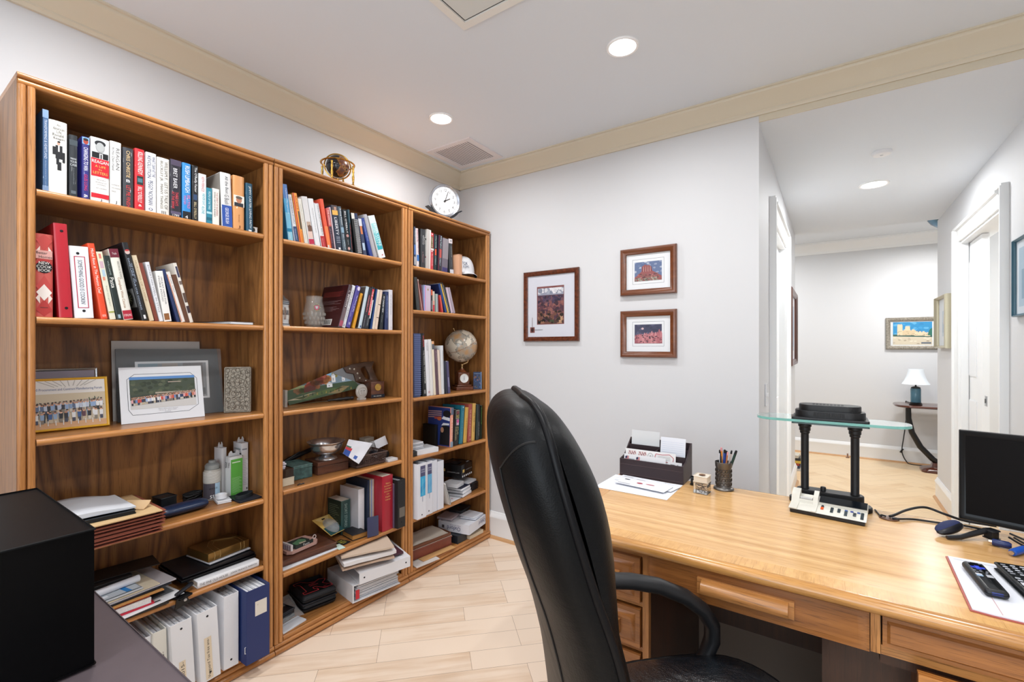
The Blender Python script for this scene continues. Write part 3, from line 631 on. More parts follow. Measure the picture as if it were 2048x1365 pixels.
s.book(1040,1086,(890,311),'17181b','large black hardback showing a pale leafy rosette on its cover',depth=.235,art=flower,texts=[('THE FINE ART OF',.26,.50,'a8b6cc',.55,.75),('DAVID LANE   FOUR STAR COOKING',.2,.86,'a8b6cc',.25,.5)],bands=[(.93,.98,'dadada',.4,.75)],ovals=[(.12,.5,.03,.4,'c8b0a8'),(.1,.5,.012,.35,'b23a3a')],xs=-1.980)
s.book(1094,1130,(962,406),'d6c6a8','tan paperback with faint lettering beside the large black cookbook',hard=False,texts=[('HORIZONS OF CUISINE',.08,.7,'a68c66',.3,.7)])
s.book(1134,1162,(1012,462),'7a3a2c','thin russet paperback hidden behind the white cookbooks',hard=False,depth=.17)
s.book(1166,1200,(1060,455),'d9dade','white hardback in the cookbook row with fine grey lettering',texts=[("ENTERTAIN WELL IN STYLE",.05,.85,'8b8b90',.3,.7)])
s.book(1203,1258,(1135,520),'e2dfda','short white cookbook with a small brown picture at its foot',hard=False,texts=[('I\'M JUST HERE FOR',.12,.66,'5a5c64',.5,.76),('MORE FOOD',.1,.6,'5a5c64',.2,.42)],bands=[(.84,.97,'8a5a34',.1,.8)],depth=.15)
s.book(1290,1312,(1180,506),'22305a','thin navy paperback leaning among the white cookbooks',hard=False)
s.book(1317,1346,(1202,526),'d9d4cf','thin white paperback with an orange edge, leaning',hard=False,bands=[(.05,.98,'c8683a',.02,.2)],texts=[('fresh ways',.1,.4,'777777',.4,.75)])
s.book(1352,1386,(1250,548),'5d3a26','thin brown hardback second from the right of the cookbook row',hard=False)
s.book(1388,1418,(1262,462),'d5cec4','tall pale hardback with dark picture squares, last of the cookbook row',bands=[(.06,.24,'3c3a52',.3,.8),(.30,.36,'6e5f58',.2,.9),(.5,.66,'54433a',.2,.9),(.72,.84,'3a2a2e',.2,.9)])
zz = SHELF[0][1]
t = thing('flat_book','thin black book lying flat at the right end of the cookbook shelf','book',(-2.06,.94,zz))
MB().prism([(-2.20,.82),(-2.20,.995),(-1.978,.990),(-1.978,.888)],(0,0,zz + .0006),(1,0,0),(0,1,0),(0,0,1),0,.0012,P('17171a',.4)).prism([(-2.20,.82),(-2.20,.995),(-1.978,.990),(-1.978,.888)],(0,0,zz + .0006),(1,0,0),(0,1,0),(0,0,1),.010,.0112,P('17171a',.4)).build('cover',t)
MB().prism([(-2.195,.83),(-2.195,.985),(-1.981,.982),(-1.981,.896)],(0,0,zz + .0006),(1,0,0),(0,1,0),(0,0,1),.0013,.0099,PAPER).build('pages',t)
# ------------------------------------------------------------------ middle bookcase: business books and the leaning row
s = Shelf(SHELF[1][0],555,360,8.272,'books on the top shelf of the middle bookcase',xs=-1.990)
s.book(180,262,(72,62),'3f9bd6','glossy bright blue book at the left end of the middle top shelf',depth=.15,rough=.3,bands=[(.0,.25,'2a72c4'),(.25,.5,'3fa6dc'),(.5,.78,'7cc4e4'),(.78,.84,'1f84ae'),(.84,1,'8fcbe0')],texts=[('Technical Management',.07,.52,'eaf4fa',.45,.8),('review',.86,.96,'eaf4fa',.3,.6)])
s.book(290,356,(168,236),'d7d9dd','white over navy book beside the glossy blue one',bands=[(.67,1,'2c3f66')],texts=[('THE HANDBOOK OF SUPPLY',.05,.62,'55607a',.3,.7),('MANAGEMENT',.72,.96,'aebfdc',.3,.6)])
s.book(374,452,(247,212),'ec9a3c','orange book with a red left edge on the middle top shelf',bands=[(.0,1,'b8322c',.0,.24),(.36,.72,'4b4a3c',.55,.86)],texts=[('BALANCE',.06,.33,'b4472a',.38,.82),('PLANNING',.76,.98,'d0601f',.42,.82)])
s.book(456,512,(338,306),'d9d6cc','cream paperback with faint grey lettering, middle top shelf',hard=False,texts=[('strategic sourcing in a new economy',.12,.9,'a6a298',.36,.62)])
s.book(526,622,(402,268),'d5d3d4','white book with a blurred brown picture and a crimson foot',bands=[(.52,.62,'b79f8f',.12,.8),(.60,.74,'7d5e4f',.2,.9),(.72,.86,'ddc0b4',.1,.9),(.88,.985,'b62548',.04,.96)],ovals=[(.655,.55,.07,.34,'6c4c3e')])
s.book(632,722,(506,304),'dfe0e3','plain white hardback with one thin grey line of lettering',texts=[('RELATIONSHIP SELLING FOR THE NEW CENTURY',.2,.72,'8d9096',.42,.6)])
s.book(735,812,(608,376),'dcdde0','white book with a red lower quarter, middle top shelf',bands=[(.745,.99,'b42a30'),(.0,.015,'b42a30')],texts=[('CLEAN CUSTOMER WAYS',.04,.72,'54575e',.5,.82),('SECOND',.80,.97,'d98a88',.3,.62)])
s.book(838,893,(706,311),'e0583c','red-orange hardback, tallest in the middle of the row',bands=[(.55,1,'f08048'),(.93,.99,'d6d2ca',.0,.5)])
s.book(905,950,(806,466),'c75c58','coral and black paperback with pale lettering',hard=False,bands=[(.44,1,'3b2b3a')],texts=[('THE CHOICE',.04,.40,'f0e2de',.25,.78),('of a lifetime',.5,.85,'b08a98',.3,.6)])
s.book(953,968,(862,450),'d2bfc6','very thin pinkish booklet beside the LIBERTY book',hard=False)
s.book(978,1076,(888,414),'2b3446','thick dark blue hardback titled LIBERTY with a portrait at its head',bands=[(.0,.11,'4a4248'),(.11,.215,'e0ad52'),(.035,.115,'b48d7c',.4,.8),(.70,.715,'9aa2b0',.2,.9),(.74,.752,'9aa2b0',.2,.9),(.78,.792,'9aa2b0',.2,.9),(.82,.832,'9aa2b0',.2,.9),(.94,.985,'e4e6ea',.4,.72)],texts=[('LIBERTY',.27,.66,'eef0f4',.26,.66),('the essays of an american',.3,.64,'c6ccd8',.72,.84)])
s.book(1094,1158,(992,436),'4b5a66','steel-blue hardback with silvery lettering beside the LIBERTY book',texts=[('Killing Patton',.05,.41,'e4ebef',.3,.76),("BILL O'REILLY",.62,.95,'c8d6de',.3,.7)],bands=[(.46,.58,'86a4b8',.15,.88)])
s.book(1163,1222,(1080,488),'1c1e22','black hardback with white capitals and two pale round emblems',texts=[("BILL O'REILLY",.04,.55,'eceef0',.3,.76),('legends',.70,.82,'a8b4ba',.3,.6)],ovals=[(.61,.5,.035,.38,'b98a86'),(.91,.5,.035,.36,'c29a92')])
s.book(1226,1252,(1167,490),'3f5a66','slim slate hardback with a red line of lettering',bands=[(.3,.96,'2a2024',.1,.9)],texts=[('THE LAST BEST HOPE',.35,.9,'b0484c',.3,.7)])
t = s.book(1300,1408,(1215,545),'17181b','black book with a white wire spiral down its spine, middle top shelf',depth=.17,name='spiral_notebook',hard=False,cat='notebook',bands=[(.0,.14,'d6d2ca',.0,.48),(.0,.14,'25304f',.5,.98)])
p = s.prev[-1]; mb = MB(); A2 = Vector((0,p[1][0] - p[0][0],p[1][1] - p[0][1])); U2 = Vector((0,p[3][0] - p[0][0],p[3][1] - p[0][1])); o2 = Vector((-1.990,*p[0]))
for i in range(34):
 c0 = o2 + U2 * (.02 + .84 * i / 34); mb.tube([c0 + A2 * .30 + Vector((.0005,0,0)),c0 + A2 * .45 + Vector((.003,0,.001)),c0 + A2 * .8 + Vector((.003,0,.001)),c0 + A2 * .97 + Vector((.0005,0,0))],.0009,P('dfe1e4',.3,.3),5)
mb.build('wire_binding',t)
s.book(1424,1480,(1330,640),'39415c','thin navy and white paperback right of the wire-bound book',hard=False,bands=[(.0,.2,'c8ccd4'),(.2,.42,'c9784a',.2,.8),(.66,.86,'a9bdd0',.1,.8)])
s.book(1530,1580,(1380,630),'2c3f86','thin royal blue paperback leaning on the middle top shelf',hard=False,texts=[('purchasing handbook',.1,.6,'9db0de',.3,.7)])
s.book(1596,1664,(1418,572),'a8a6ac','grey clothbound book leaning beside the teal and white paperback',depth=.17)
s.book(1690,1800,(1500,596),'dcdfe0','thick white and teal paperback at the right end of the row',hard=False,depth=.15,bands=[(.03,.18,'cfe0e0',.1,.95),(.18,.4,'9ed0d2',.1,.95),(.4,.62,'57b4bc',.1,.95),(.62,.8,'2fa3b0',.1,.95)],texts=[('EMPLOYEE',.2,.72,'f0f6f6',.5,.84),('BENEFITS',.3,.7,'c9e6e8',.2,.42)],ovals=[(.93,.6,.012,.12,'b04a5a')])
# second shelf, leaning right
s = Shelf(SHELF[1][1],555,560,8.192,'leaning books on the second shelf of the middle bookcase',xs=-1.985)
def blurb(cv):
 cv.rect(.01,.01,.99,.99,P('3a1618',.35)); cv.up()
 for i in range(6): cv.rect(.10,.84 - .022 * i,.86 - .1 * (i % 2),.848 - .022 * i,'8f3a34')
 for i in range(9): cv.rect(.10,.62 - .024 * i - (.05 if i > 3 else 0),.86 - .12 * ((i * 7) % 3),.627 - .024 * i - (.05 if i > 3 else 0),'8a6f70')
 cv.rect(.34,.05,.70,.19,'d6d6d2'); cv.up()
 for i in range(12): cv.rect(.38 + .024 * i,.07,.388 + .024 * i + (.006 if i % 3 else 0),.17,'2b2b2b')
s.book(995,1052,(1178,90),'4a3a40','maroon hardback showing its printed back cover beside the glass mug',depth=.215,art=blurb,texts=[('L. BESSON',.14,.52,'e6e0e0',.3,.8)],bands=[(.55,.84,'6a5a5e'),(.84,.97,'9c4a5c')],xs=-1.978)
s.book(1054,1112,(1228,100),'d9dbe0','white hardback leaning right, first after the maroon cover',texts=[('THE FAR SIDE OF THE STORY',.1,.8,'6d717c',.32,.66),('B',.92,.97,'3a3d46',.3,.6,'h')])
s.book(1120,1192,(1303,112),'4a418c','violet hardback with pale lettering in the leaning row',texts=[('The Power of We',.22,.62,'cfcbea',.44,.76),('HOW TO WIN',.45,.75,'a79fd8',.16,.38),('IN',.87,.93,'e6e6f2',.3,.62,'h')],ovals=[(.06,.5,.05,.34,'d8cce0')])
s.book(1228,1266,(1364,226),'d99a2c','short mustard-yellow paperback in the leaning row',hard=False,texts=[('CUSTOMS OF TRADE',.06,.52,'7a4a18',.25,.75),('second edition',.6,.95,'b0741a',.3,.6)],depth=.15)
s.book(1325,1376,(1459,116),'b5c4cc','pale blue-grey hardback with a bare spine in the leaning row',side='5c5450',bands=[(.93,.98,'2a4a7c',.3,.7)])
s.book(1380,1424,(1508,130),'2c2c34','black and dark red paperback in the leaning row',hard=False,bands=[(.18,.6,'6a2630',.25,.8)],texts=[('CREDIBILITY',.2,.6,'c88a90',.3,.7),('the business',.68,.95,'9aa0a8',.35,.65)])
s.book(1432,1492,(1553,128),'23262c','black paperback with a broad scarlet title patch, leaning row',bands=[(.05,.68,'d2434a',.12,.62),(.3,.75,'d8dadc',.66,.95)],texts=[('THE DISCIPLINE',.1,.62,'f2e4e4',.22,.52),('of market leaders',.74,.94,'a9b0b6',.3,.6)])
s.book(1524,1546,(1618,150),'1e3f74','slim dark blue paperback between the scarlet and cream books',hard=False)
s.book(1549,1590,(1640,163),'d9ccbc','cream paperback with pencil-like lettering in the leaning row',hard=False,texts=[('Value Management',.2,.8,'b07a6a',.35,.65)])
s.book(1593,1634,(1684,170),'d6c2b2','pinkish-cream paperback with two dark bands, leaning row',hard=False,bands=[(.37,.385,'3a2a26'),(.70,.715,'3a2a26')])
s.book(1672,1722,(1722,236),'22272c','black paperback with white capitals, leaning row',hard=False,texts=[('MY CANDID VIEW',.06,.52,'eceef0',.3,.72),('and how',.6,.8,'8c949a',.35,.6)])
s.book(1752,1806,(1760,190),'27335c','navy hardback standing upright second from the shelf end',texts=[('ASPEN INSTITUTE REPORT',.1,.7,'8fa0cc',.35,.65)])
s.book(1815,1882,(1818,160),'cfccd2','pale grey hardback standing upright at the right end of the row',texts=[('the law of contracts',.12,.62,'8d8a92',.4,.62),('7',.92,.96,'3a3a40',.45,.6,'h')])
# ------------------------------------------------------------------ corner bookcase
s = Shelf(SHELF[2][0],820,440,11.37,'books on the top shelf of the corner bookcase',xs=-1.990)
s.book(95,132,(95,152),'3c4458','dark book half hidden behind the first post of the corner bookcase',bands=[(.45,.7,'5a7ab4'),(.75,.95,'b0b4bc')],texts=[('GOD AND RONALD',.1,.4,'b8c4c0',.3,.7)])
s.book(152,215,(128,186),'d9d2d4','white hardback with dark red capitals over a blue picture',bands=[(.68,.84,'3f74b8',.1,.9)],texts=[('FINDING IN',.02,.35,'a0303c',.2,.5),('AMERICA FIRST AND LAST',.02,.66,'8a2c3a',.52,.86),('8',.93,.97,'7a6a3a',.4,.7,'h')])
s.book(252,360,(256,200),'2e3034','thick charcoal hardback with white script lettering, corner bookcase',depth=.17,texts=[('Lynne',.2,.38,'e6e6e6',.66,.88),('Cheney',.16,.40,'e6e6e6',.30,.58),('a Memoir',.58,.86,'b48a8a',.3,.5),('in my time',.74,.86,'9a9a9e',.7,.84)],ovals=[(.24,.98,.03,.1,'15161a'),(.7,.95,.025,.1,'6a2a38')])
s.book(366,462,(385,212),'d8d6d2','cream book showing a wide pale spine, corner top shelf',hard=False,bands=[(.01,.99,'b4aeaa',.0,.72)])
s.book(468,537,(478,288),'b8343c','red and olive hardback with a white star, corner top shelf',bands=[(.10,.42,'4c5a34',.05,.62),(.42,.47,'d8d2cc')],texts=[('UNFIT FOR',.12,.4,'d8d4b4',.14,.5),('the commander',.56,.9,'e8c8c8',.35,.65)],ovals=[(.04,.4,.018,.14,'f0ece8'),(.5,.35,.02,.16,'e8e4e0')])
s.book(545,608,(556,320),'17262c','black hardback with an orange patch mid-spine, corner top shelf',texts=[('Killing Kennedy',.05,.38,'bcd4d2',.34,.8),("O'REILLY",.6,.84,'a8c0c0',.36,.7)],bands=[(.41,.58,'d4502c',.26,.8)])
s.book(632,714,(660,345),'2a2632','near-black hardback with a dusty red patch mid-spine, corner top shelf',texts=[('Killing England',.02,.36,'c8dce0',.36,.78),("O'REILLY",.62,.84,'b8c8d4',.36,.7)],bands=[(.38,.62,'b4524c',.3,.84),(.0,1,'5c1830',.0,.22)])
s.book(724,852,(750,412),'6c6470','faded mauve book with its worn cover facing out, corner top shelf',hard=False,bands=[(.0,.6,'8b848a',.0,1),(.86,1,'3a3468')],depth=.15)
s.book(866,954,(832,412),'33353a','dark grey hardback with a white head and foot, corner top shelf',bands=[(.0,.13,'d6ccd0'),(.88,1,'c8ccd6')],texts=[('THE STATES OF',.2,.52,'a8a8a0',.5,.72),('AMERICA',.6,.8,'6a6e74',.3,.6)],ovals=[(.06,.6,.03,.22,'8d9094')])
zc = SHELF[2][0]; a = onx(820 + 928 / 11.37,520,-2.03); b = onx(820 + 1036 / 11.37,520,-2.03)
MB().rbox((-2.05,(a.y + b.y) / 2 + .004,zc + .0665),(.16,b.y - a.y - .012,.132),P('c89878',.7),r=.0015).build('card_box',label='short tan cardboard box between the last top-shelf book and the white cap',cat='box')
s = Shelf(SHELF[2][1],820,550,13.21,'slim volumes on the second shelf of the corner bookcase',xs=-1.986)
s.book(188,272,(112,62),'3c3e3e','dark grey volume leaning at the left end of the slim-volume shelf',depth=.2,texts=[('annual review',.2,.6,'6c706c',.4,.6)])
s.book(280,302,(162,110),'b98c86','thin dusty-pink booklet beside the dark grey volume',hard=False,bands=[(.0,.06,'d8c8c4')])
s.book(306,336,(236,250),'6a3038','thin maroon booklet left of the tall white and blue one',hard=False)
s.book(344,410,(344,262),'c4cbe8','white booklet with blue edges and a rose stripe, slim-volume shelf',hard=False,bands=[(.0,1,'4a6cc0',.0,.22),(.02,.98,'c678a0',.42,.78)])
s.book(417,536,(417,272),'c4b4c6','lilac folder with a small gold mark near its head',hard=False,bands=[(.13,.2,'9a8050',.25,.5)],depth=.2)
s.book(556,596,(556,392),'33302f','short dark booklet with an orange head, slim-volume shelf',hard=False,bands=[(.0,.25,'d8603c',.1,.9),(.5,.9,'8c9098',.3,.7)],depth=.14)
s.book(602,652,(600,432),'c9bcae','short cream booklet with a red lower half, slim-volume shelf',hard=False,bands=[(.46,.64,'d89a8c'),(.66,1,'c43f48')],depth=.14)
s.book(668,752,(655,500),'a9bcb8','short grey-green booklet with a pale stripe, slim-volume shelf',hard=False,bands=[(.0,1,'5c6c68',.0,.25),(.0,1,'8e8c96',.6,.9)],depth=.14)
s.book(838,884,(772,540),'c03a3c','short red booklet leaning left, slim-volume shelf',hard=False,depth=.13,bands=[(.1,.9,'d86a50',.4,.8)])
s.book(930,982,(752,236),'22407c','royal blue booklet leaning left, slim-volume shelf',hard=False,depth=.2,side='1c2450')
s.book(988,1018,(792,242),'d8b04c','golden-yellow booklet leaning left, slim-volume shelf',hard=False,depth=.19)
s.book(1022,1046,(832,212),'2a2c2e','thin black and white booklet leaning left, slim-volume shelf',hard=False,depth=.19,bands=[(.05,.98,'c6c2be',.4,.7)])
s.book(1050,1080,(884,290),'1f2c2a','thin dark green booklet leaning left, slim-volume shelf',hard=False,depth=.18)
s.book(1090,1142,(946,342),'c7b4c4','pinkish-white booklet leaning left, second from the row end',hard=False,depth=.17)
s.book(1150,1204,(1002,346),'a89aa6','greyish booklet leaning left at the end of the slim-volume row',hard=False,depth=.17)
t = onx(820 + 1140 / 13.21,592,-2.12)
mb = MB().lathe([(.001,0),(.020,0),(.020,.006),(.006,.012),(.005,.05),(.016,.066),(.020,.082),(.012,.096),(.006,.104),(.001,.106)],(-2.185,t.y - .01,SHELF[2][1] + .0004),P('6f6c6e',.35,.7),20).build('metal_ornament',label='small dull silver ornament behind the end of the slim-volume row',cat='ornament')
s = Shelf(SHELF[2][2],820,650,9.097,'books beside the desk globe',xs=-1.984)
s.book(70,202,(66,156),'3b466c','thick blue ribbed album at the left of the globe shelf',depth=.22,rough=.3,bands=[(.02 + .031 * i,.036 + .031 * i,'5a6690') for i in range(31)])
s.book(206,270,(160,156),'16171a','tall black hardback titled INDIA in red, globe shelf',depth=.22,texts=[('INDIA',.04,.22,'c8504a',.45,.85),('TAJ MAHAL TO KASHMIR',.27,.80,'d2d2cc',.4,.8)],bands=[(.9,.96,'8a8a8a',.3,.7)])
s.book(276,344,(226,272),'d8d8dc','white hardback next to the black INDIA book',texts=[('LUXOR',.06,.2,'a4a4a8',.3,.8),('wine',.9,.96,'b04a5a',.3,.8,'h')])
s.book(348,405,(302,266),'d6d4d2','tall plain white hardback on the globe shelf',texts=[('the silk road',.1,.4,'bcbcbc',.4,.6)])
s.book(409,450,(362,302),'d8cdb8','cream book with a peach head on the globe shelf',bands=[(.0,.05,'e0a87c'),(.05,.15,'5a5c64')])
s.book(455,510,(416,440),'5b434e','plum-coloured spine among the white books on the globe shelf',texts=[('SAVANNAH',.04,.28,'b09aa6',.3,.7)])
s.book(514,556,(476,460),'d9c6b8','peach-tinted paperback on the globe shelf',hard=False)
s.book(560,610,(538,380),'d4d6da','white paperback with grey marks down its edge, globe shelf',hard=False,bands=[(.1,.9,'b0b4ba',.6,.9)])
s.book(640,690,(604,664),'1d2030','short black notebook right of the white books, globe shelf',depth=.14)
s.book(696,738,(660,668),'4a4468','short violet notebook leaning beside the black one, globe shelf',hard=False,depth=.13,bands=[(.5,.8,'8a86a4',.3,.7)])
s = Shelf(SHELF[2][3],820,790,9.75,'books held by the black bookend',xs=-1.992)
def flagcover(cv):
 cv.rect(.01,.01,.99,.99,P('2b3a78',.35)); cv.up()
 for i in range(4): cv.poly([(.02,.86 - .05 * i),(.62,.88 - .05 * i),(.62,.905 - .05 * i),(.02,.885 - .05 * i)],'c09a98')
 cv.poly([(.3,.68),(.6,.7),(.6,.76),(.3,.74)],'b0504a'); cv.up()
 cv.oval(.52,.70,.1,.05,'c0603c'); cv.poly([(.62,.70),(.98,.66),(.98,.74),(.7,.77)],'dfe2e8'); cv.oval(.85,.84,.17,.09,'1a1a20')
 cv.poly([(.55,.04),(.98,.04),(.98,.52),(.7,.56),(.58,.42)],'18181c'); cv.up().oval(.66,.42,.07,.07,'b08468').poly([(.62,.53),(.96,.56),(.96,.60),(.7,.60)],'d8dce2')
s.book(782,836,(800,262),'d8937c','book with a flag and a dark-clad figure on its cover, by the black bookend',depth=.20,art=flagcover,texts=[('FOR THE RECORD',.26,.80,'f0d8cc',.3,.7)],bands=[(.0,.18,'5a6478'),(.86,1,'8494a4')],xs=-1.978)
s.book(846,945,(872,302),'1a191b','thick black novel with a boxed author name and a pink disc',bands=[(.02,.26,'b9b0a0',.28,.96),(.035,.245,'2a2624',.32,.92),(.28,.44,'c8a8b8',.4,.92),(.46,.88,'1c1a18',.2,.95)],texts=[('AYN',.05,.13,'d06a74',.4,.86,'h'),('RAND',.145,.235,'d8c070',.36,.9,'h'),('ATLAS',.48,.7,'b8b080',.6,.88),('SHRUGGED',.48,.86,'b8b080',.22,.5)],ovals=[(.33,.66,.05,.22,'c04a8a')],depth=.17)
s.book(962,1035,(1002,222),'1f6c80','teal cloth hardback between the black novel and the yellow one',texts=[('CAPITALISM THE UNKNOWN',.15,.95,'5fa0b0',.3,.6)],bands=[(.03,.06,'cfdfe2',.4,.6)])
s.book(1046,1110,(1086,256),'cda24c','short mustard cloth book left of the brick-red one',texts=[('THE ROMANTIC',.3,.8,'8a6a2a',.35,.65)])
s.book(1122,1196,(1146,192),'9c4a3e','brick-red cloth hardback between two mustard books',texts=[('THE VIRTUE OF SELFISHNESS',.14,.85,'dca890',.3,.65),('M',.92,.97,'dca890',.45,.8,'h')])
s.book(1202,1266,(1228,178),'cca456','tall mustard cloth hardback right of the brick-red book',texts=[('WE THE',.24,.5,'7a5c26',.3,.7),('LIVING',.6,.76,'7a5c26',.3,.7)])
s.book(1286,1368,(1294,198),'20282a','black hardback with pale lettering near the shelf end, bookend row',texts=[('NIGHT OF JANUARY',.5,.9,'a8b4b0',.5,.72)],bands=[(.0,1,'33403e',.0,.3)])
s.book(1374,1402,(1384,210),'1c2a20','slim dark green book with lime lettering at the end of the bookend row',hard=False,texts=[('Architectural',.06,.55,'7cae3c',.3,.75)])
# ------------------------------------------------------------------ objects on the shelves: helpers
Z1 = SHELF[0]; Z2 = SHELF[1]; Z3 = SHELF[2]
def slab(name,label,cat,x0,x1,y0,y1,z,h,m,rz=0.,r=.0008,group=None,art=None):
 c = Vector(((x0 + x1) / 2,(y0 + y1) / 2,z + h / 2)); mb = MB()
 mb.rbox(c,(x1 - x0,y1 - y0,h),m,r=min(r,h * .45),rz=rad(rz))
 if art:
  R = Matrix.Rotation(rad(rz),3,'Z'); o = c + R @ Vector((x1 - x0,y0 - y1,0)) * .5; o.z = z + h
  art(Canvas(mb,o,R @ Vector((0,1,0)),R @ Vector((-1,0,0)),y1 - y0,x1 - x0))
 return mb.build(name,label=label,cat=cat,group=group)
def leaning(p0,p1,lean,th=0.):
 p0,p1 = Vector(p0),Vector(p1); p0.z += th * math.sin(lean); p1.z += th * math.sin(lean); e1 = (p1 - p0).normalized(); n0 = e1.cross(Vector((0,0,1))); e2 = Vector((0,0,1)) * math.cos(lean) - n0 * math.sin(lean)
 return p0,e1,e2,e1.cross(e2),(p1 - p0).length
def crowd(cv,a0,a1,b0,b1,n,seed,cols,sz=.010,skin=('c89a7c','b98568','d4a78c')):
 rn = random.Random(seed)
 for row in range(2):
  for i in range(n):
   a = a0 + (a1 - a0) * (i + .5 + rn.uniform(-.2,.2)) / n; b = b0 + (b1 - b0) * (i / n) + (.0 if row else (cv.w * .022) / cv.h) ; s = cv.w * sz
   k = rn.choice(cols); hgt = s * 4.6
   cv.poly([(a - s * 1.1 / cv.w,b),(a + s * 1.1 / cv.w,b),(a + s * 1.3 / cv.w,b + hgt / cv.h),(a - s * 1.3 / cv.w,b + hgt / cv.h)],k)
   cv.poly([(a - s * 1.0 / cv.w,b - hgt * .7 / cv.h),(a + s * 1.0 / cv.w,b - hgt * .7 / cv.h),(a + s * 1.0 / cv.w,b),(a - s * 1.0 / cv.w,b)],rn.choice(['2c2e36','7c7468','b8a890','3a3f52','c4bcae']))
   cv.oval(a,b + (hgt + s * .9) / cv.h,s / cv.w,s * 1.15 / cv.h,rn.choice(skin),8).oval(a,b + (hgt + s * 1.7) / cv.h,s * .95 / cv.w,s * .6 / cv.h,rn.choice(['2a211c','4a3a2c','8c8680','1e1a18']),6)
  cv.up(.2)
def framed(name,label,cat,p0,p1,H,lean,fm,art,bw=.012,th=.014,mat='e4e4e6',group=None,glass=True):
 o,e1,e2,n,W = leaning(p0,p1,lean,th); t = thing(name,label,cat,(Vector(p0) + Vector(p1)) / 2,group=group)
 mb = MB(); lo = [(0,0),(W,0),(W,H),(0,H)]; li = [(bw,bw),(W - bw,bw),(W - bw,H - bw),(bw,H - bw)]
 for k in range(4):
  q = (k + 1) % 4
  def P3(p,d): return o + e1 * p[0] + e2 * p[1] + n * d
  mid = lambda f: [(lo[k][0] + (li[k][0] - lo[k][0]) * f,lo[k][1] + (li[k][1] - lo[k][1]) * f),(lo[q][0] + (li[q][0] - lo[q][0]) * f,lo[q][1] + (li[q][1] - lo[q][1]) * f)]
  prof = [(0,-th),(0,-.003),(.25,0),(.6,-.001),(1,-.005),(1,-th)]
  A = [P3(mid(f)[0],d) for f,d in prof]; B = [P3(mid(f)[1],d) for f,d in prof]; m = len(prof)
  mb.add(A + B,[(i,i + 1,m + i + 1,m + i) for i in range(m - 1)],fm)
 mb.build('frame',t)
 mb = MB(); ii = [(bw * .9,bw * .9),(W - bw * .9,bw * .9),(W - bw * .9,H - bw * .9),(bw * .9,H - bw * .9)]
 mb.prism(ii,o,e1,e2,n,-th,-.006,P(mat,.6)); art(Canvas(mb,o + e1 * bw + e2 * bw - n * .006,e1,e2,W - 2 * bw,H - 2 * bw)); mb.build('picture',t)
 return t
# ------------------------------------------------------------------ nearest bookcase, third shelf: photographs
def art_forum(cv):
 cv.rect(0,0,1,1,'c3b49a').up(); cv.rect(0,.72,1,1,'d7d2cc'); cv.rect(0,0,1,.12,'c69a72'); cv.up()
 for i in range(9): cv.line(.08 + .1 * i,.995,.30 + .05 * i,.86 + .01 * (i % 3),.0012,'a8a49c')
 cv.up().text('2000 Procurement and Contract Manufacturing Forum',.0,.77,.96,.84,'4a5a86')
 for a,b in ((.12,.44),(.03,.42),(.78,.50),(.86,.52),(.9,.44)):
  for k in range(7): cv.line(a,b,a + .07 * math.cos(k * .9),b + .11 * math.sin(k * .9),.0012,'2f4a38')
 cv.up(); crowd(cv,.0,.96,.36,.42,20,3,['7f97b8','c9d2dc','5a6a88','b4bccc','2a2c36','8aa2c4','dcdcdc'],.019); crowd(cv,.02,.96,.18,.22,12,5,['36588c','26262c','d6d6d6','8aa2c0','5a3a44','202228'],.021)
 for i in range(9): cv.line(.1 + .1 * i,.06,.1 + .1 * i,.16,.001,'d8d8d8')
def art_lav(cv): cv.rect(0,0,1,1,'a39aa8').up().rect(.14,.16,.84,.86,'d0ccd0').up().box(.14,.16,.84,.86,.0015,'44434a').rect(.2,.22,.78,.80,'8c8894')
pb = onz(725 / 3.657,640 + 790 / 3.657,Z1[2]); yr = onx(725 / 3.657,753,-2.18).y
framed('framed_photograph','silver photo frame with a lilac mat behind the yellow one','framed photo',(-2.165,yr - .215,Z1[2] + .0004),(-2.165,yr,Z1[2] + .0004),.205,rad(9),P('cfd1d4',.25,.8),art_lav,bw=.009)
framed('framed_photograph','yellow-framed group photograph under a forum title','framed photo',(-2.098,.347,Z1[2] + .0004),(-2.086,.546,Z1[2] + .0004),.176,rad(14),P('d3a02c',.3),art_forum,bw=.008)
def board(name,label,cat,p0,p1,H,lean,m,art=None,th=.003,film=False,group=None,grow=0.):
 o,e1,e2,n,W = leaning(p0,p1,lean,th); t = thing(name,label,cat,(Vector(p0) + Vector(p1)) / 2,group=group)
 mb = MB(); mb.prism([(0,0),(W,0),(W - grow,H),(0,H)],o,e1,e2,n,-th,0,m)
 if art: art(Canvas(mb,o,e1,e2,W,H))
 mb.build('card',t)
 if film:
  mb = MB(); rn = random.Random(len(label)); NX,NY = 22,16; vs = []
  for j in range(NY + 1):
   for i in range(NX + 1):
    a,b = i / NX,j / NY; d = .0026 + .0018 * math.sin(9 * a + 5 * b * b + rn.uniform(-.3,.3)) * math.sin(PI * a) * math.sin(PI * b) + .0008 * math.sin(23 * b + 7 * a)
    vs.append(o + e1 * (a * W) + e2 * (b * H) + n * max(d,.0012))
  mb.add(vs,[(j * (NX + 1) + i,j * (NX + 1) + i + 1,(j + 1) * (NX + 1) + i + 1,(j + 1) * (NX + 1) + i) for j in range(NY) for i in range(NX)],FILM)
  mb.build('plastic_sleeve',t)
 return t
FILM = P('f2f6f8',.12,spec=.9,alpha=.16)
zz = Z1[2] + .0004
def art_grey(cv): cv.rect(.06,.05,.94,.93,'cac5bf')
board('matted_print','pale grey card tallest and rearmost among the leaning prints, in clear plastic','print',(-2.205,.585,zz),(-2.205,.880,zz),.302,rad(4),P('c9c4bf',.6),art_grey,film=True)
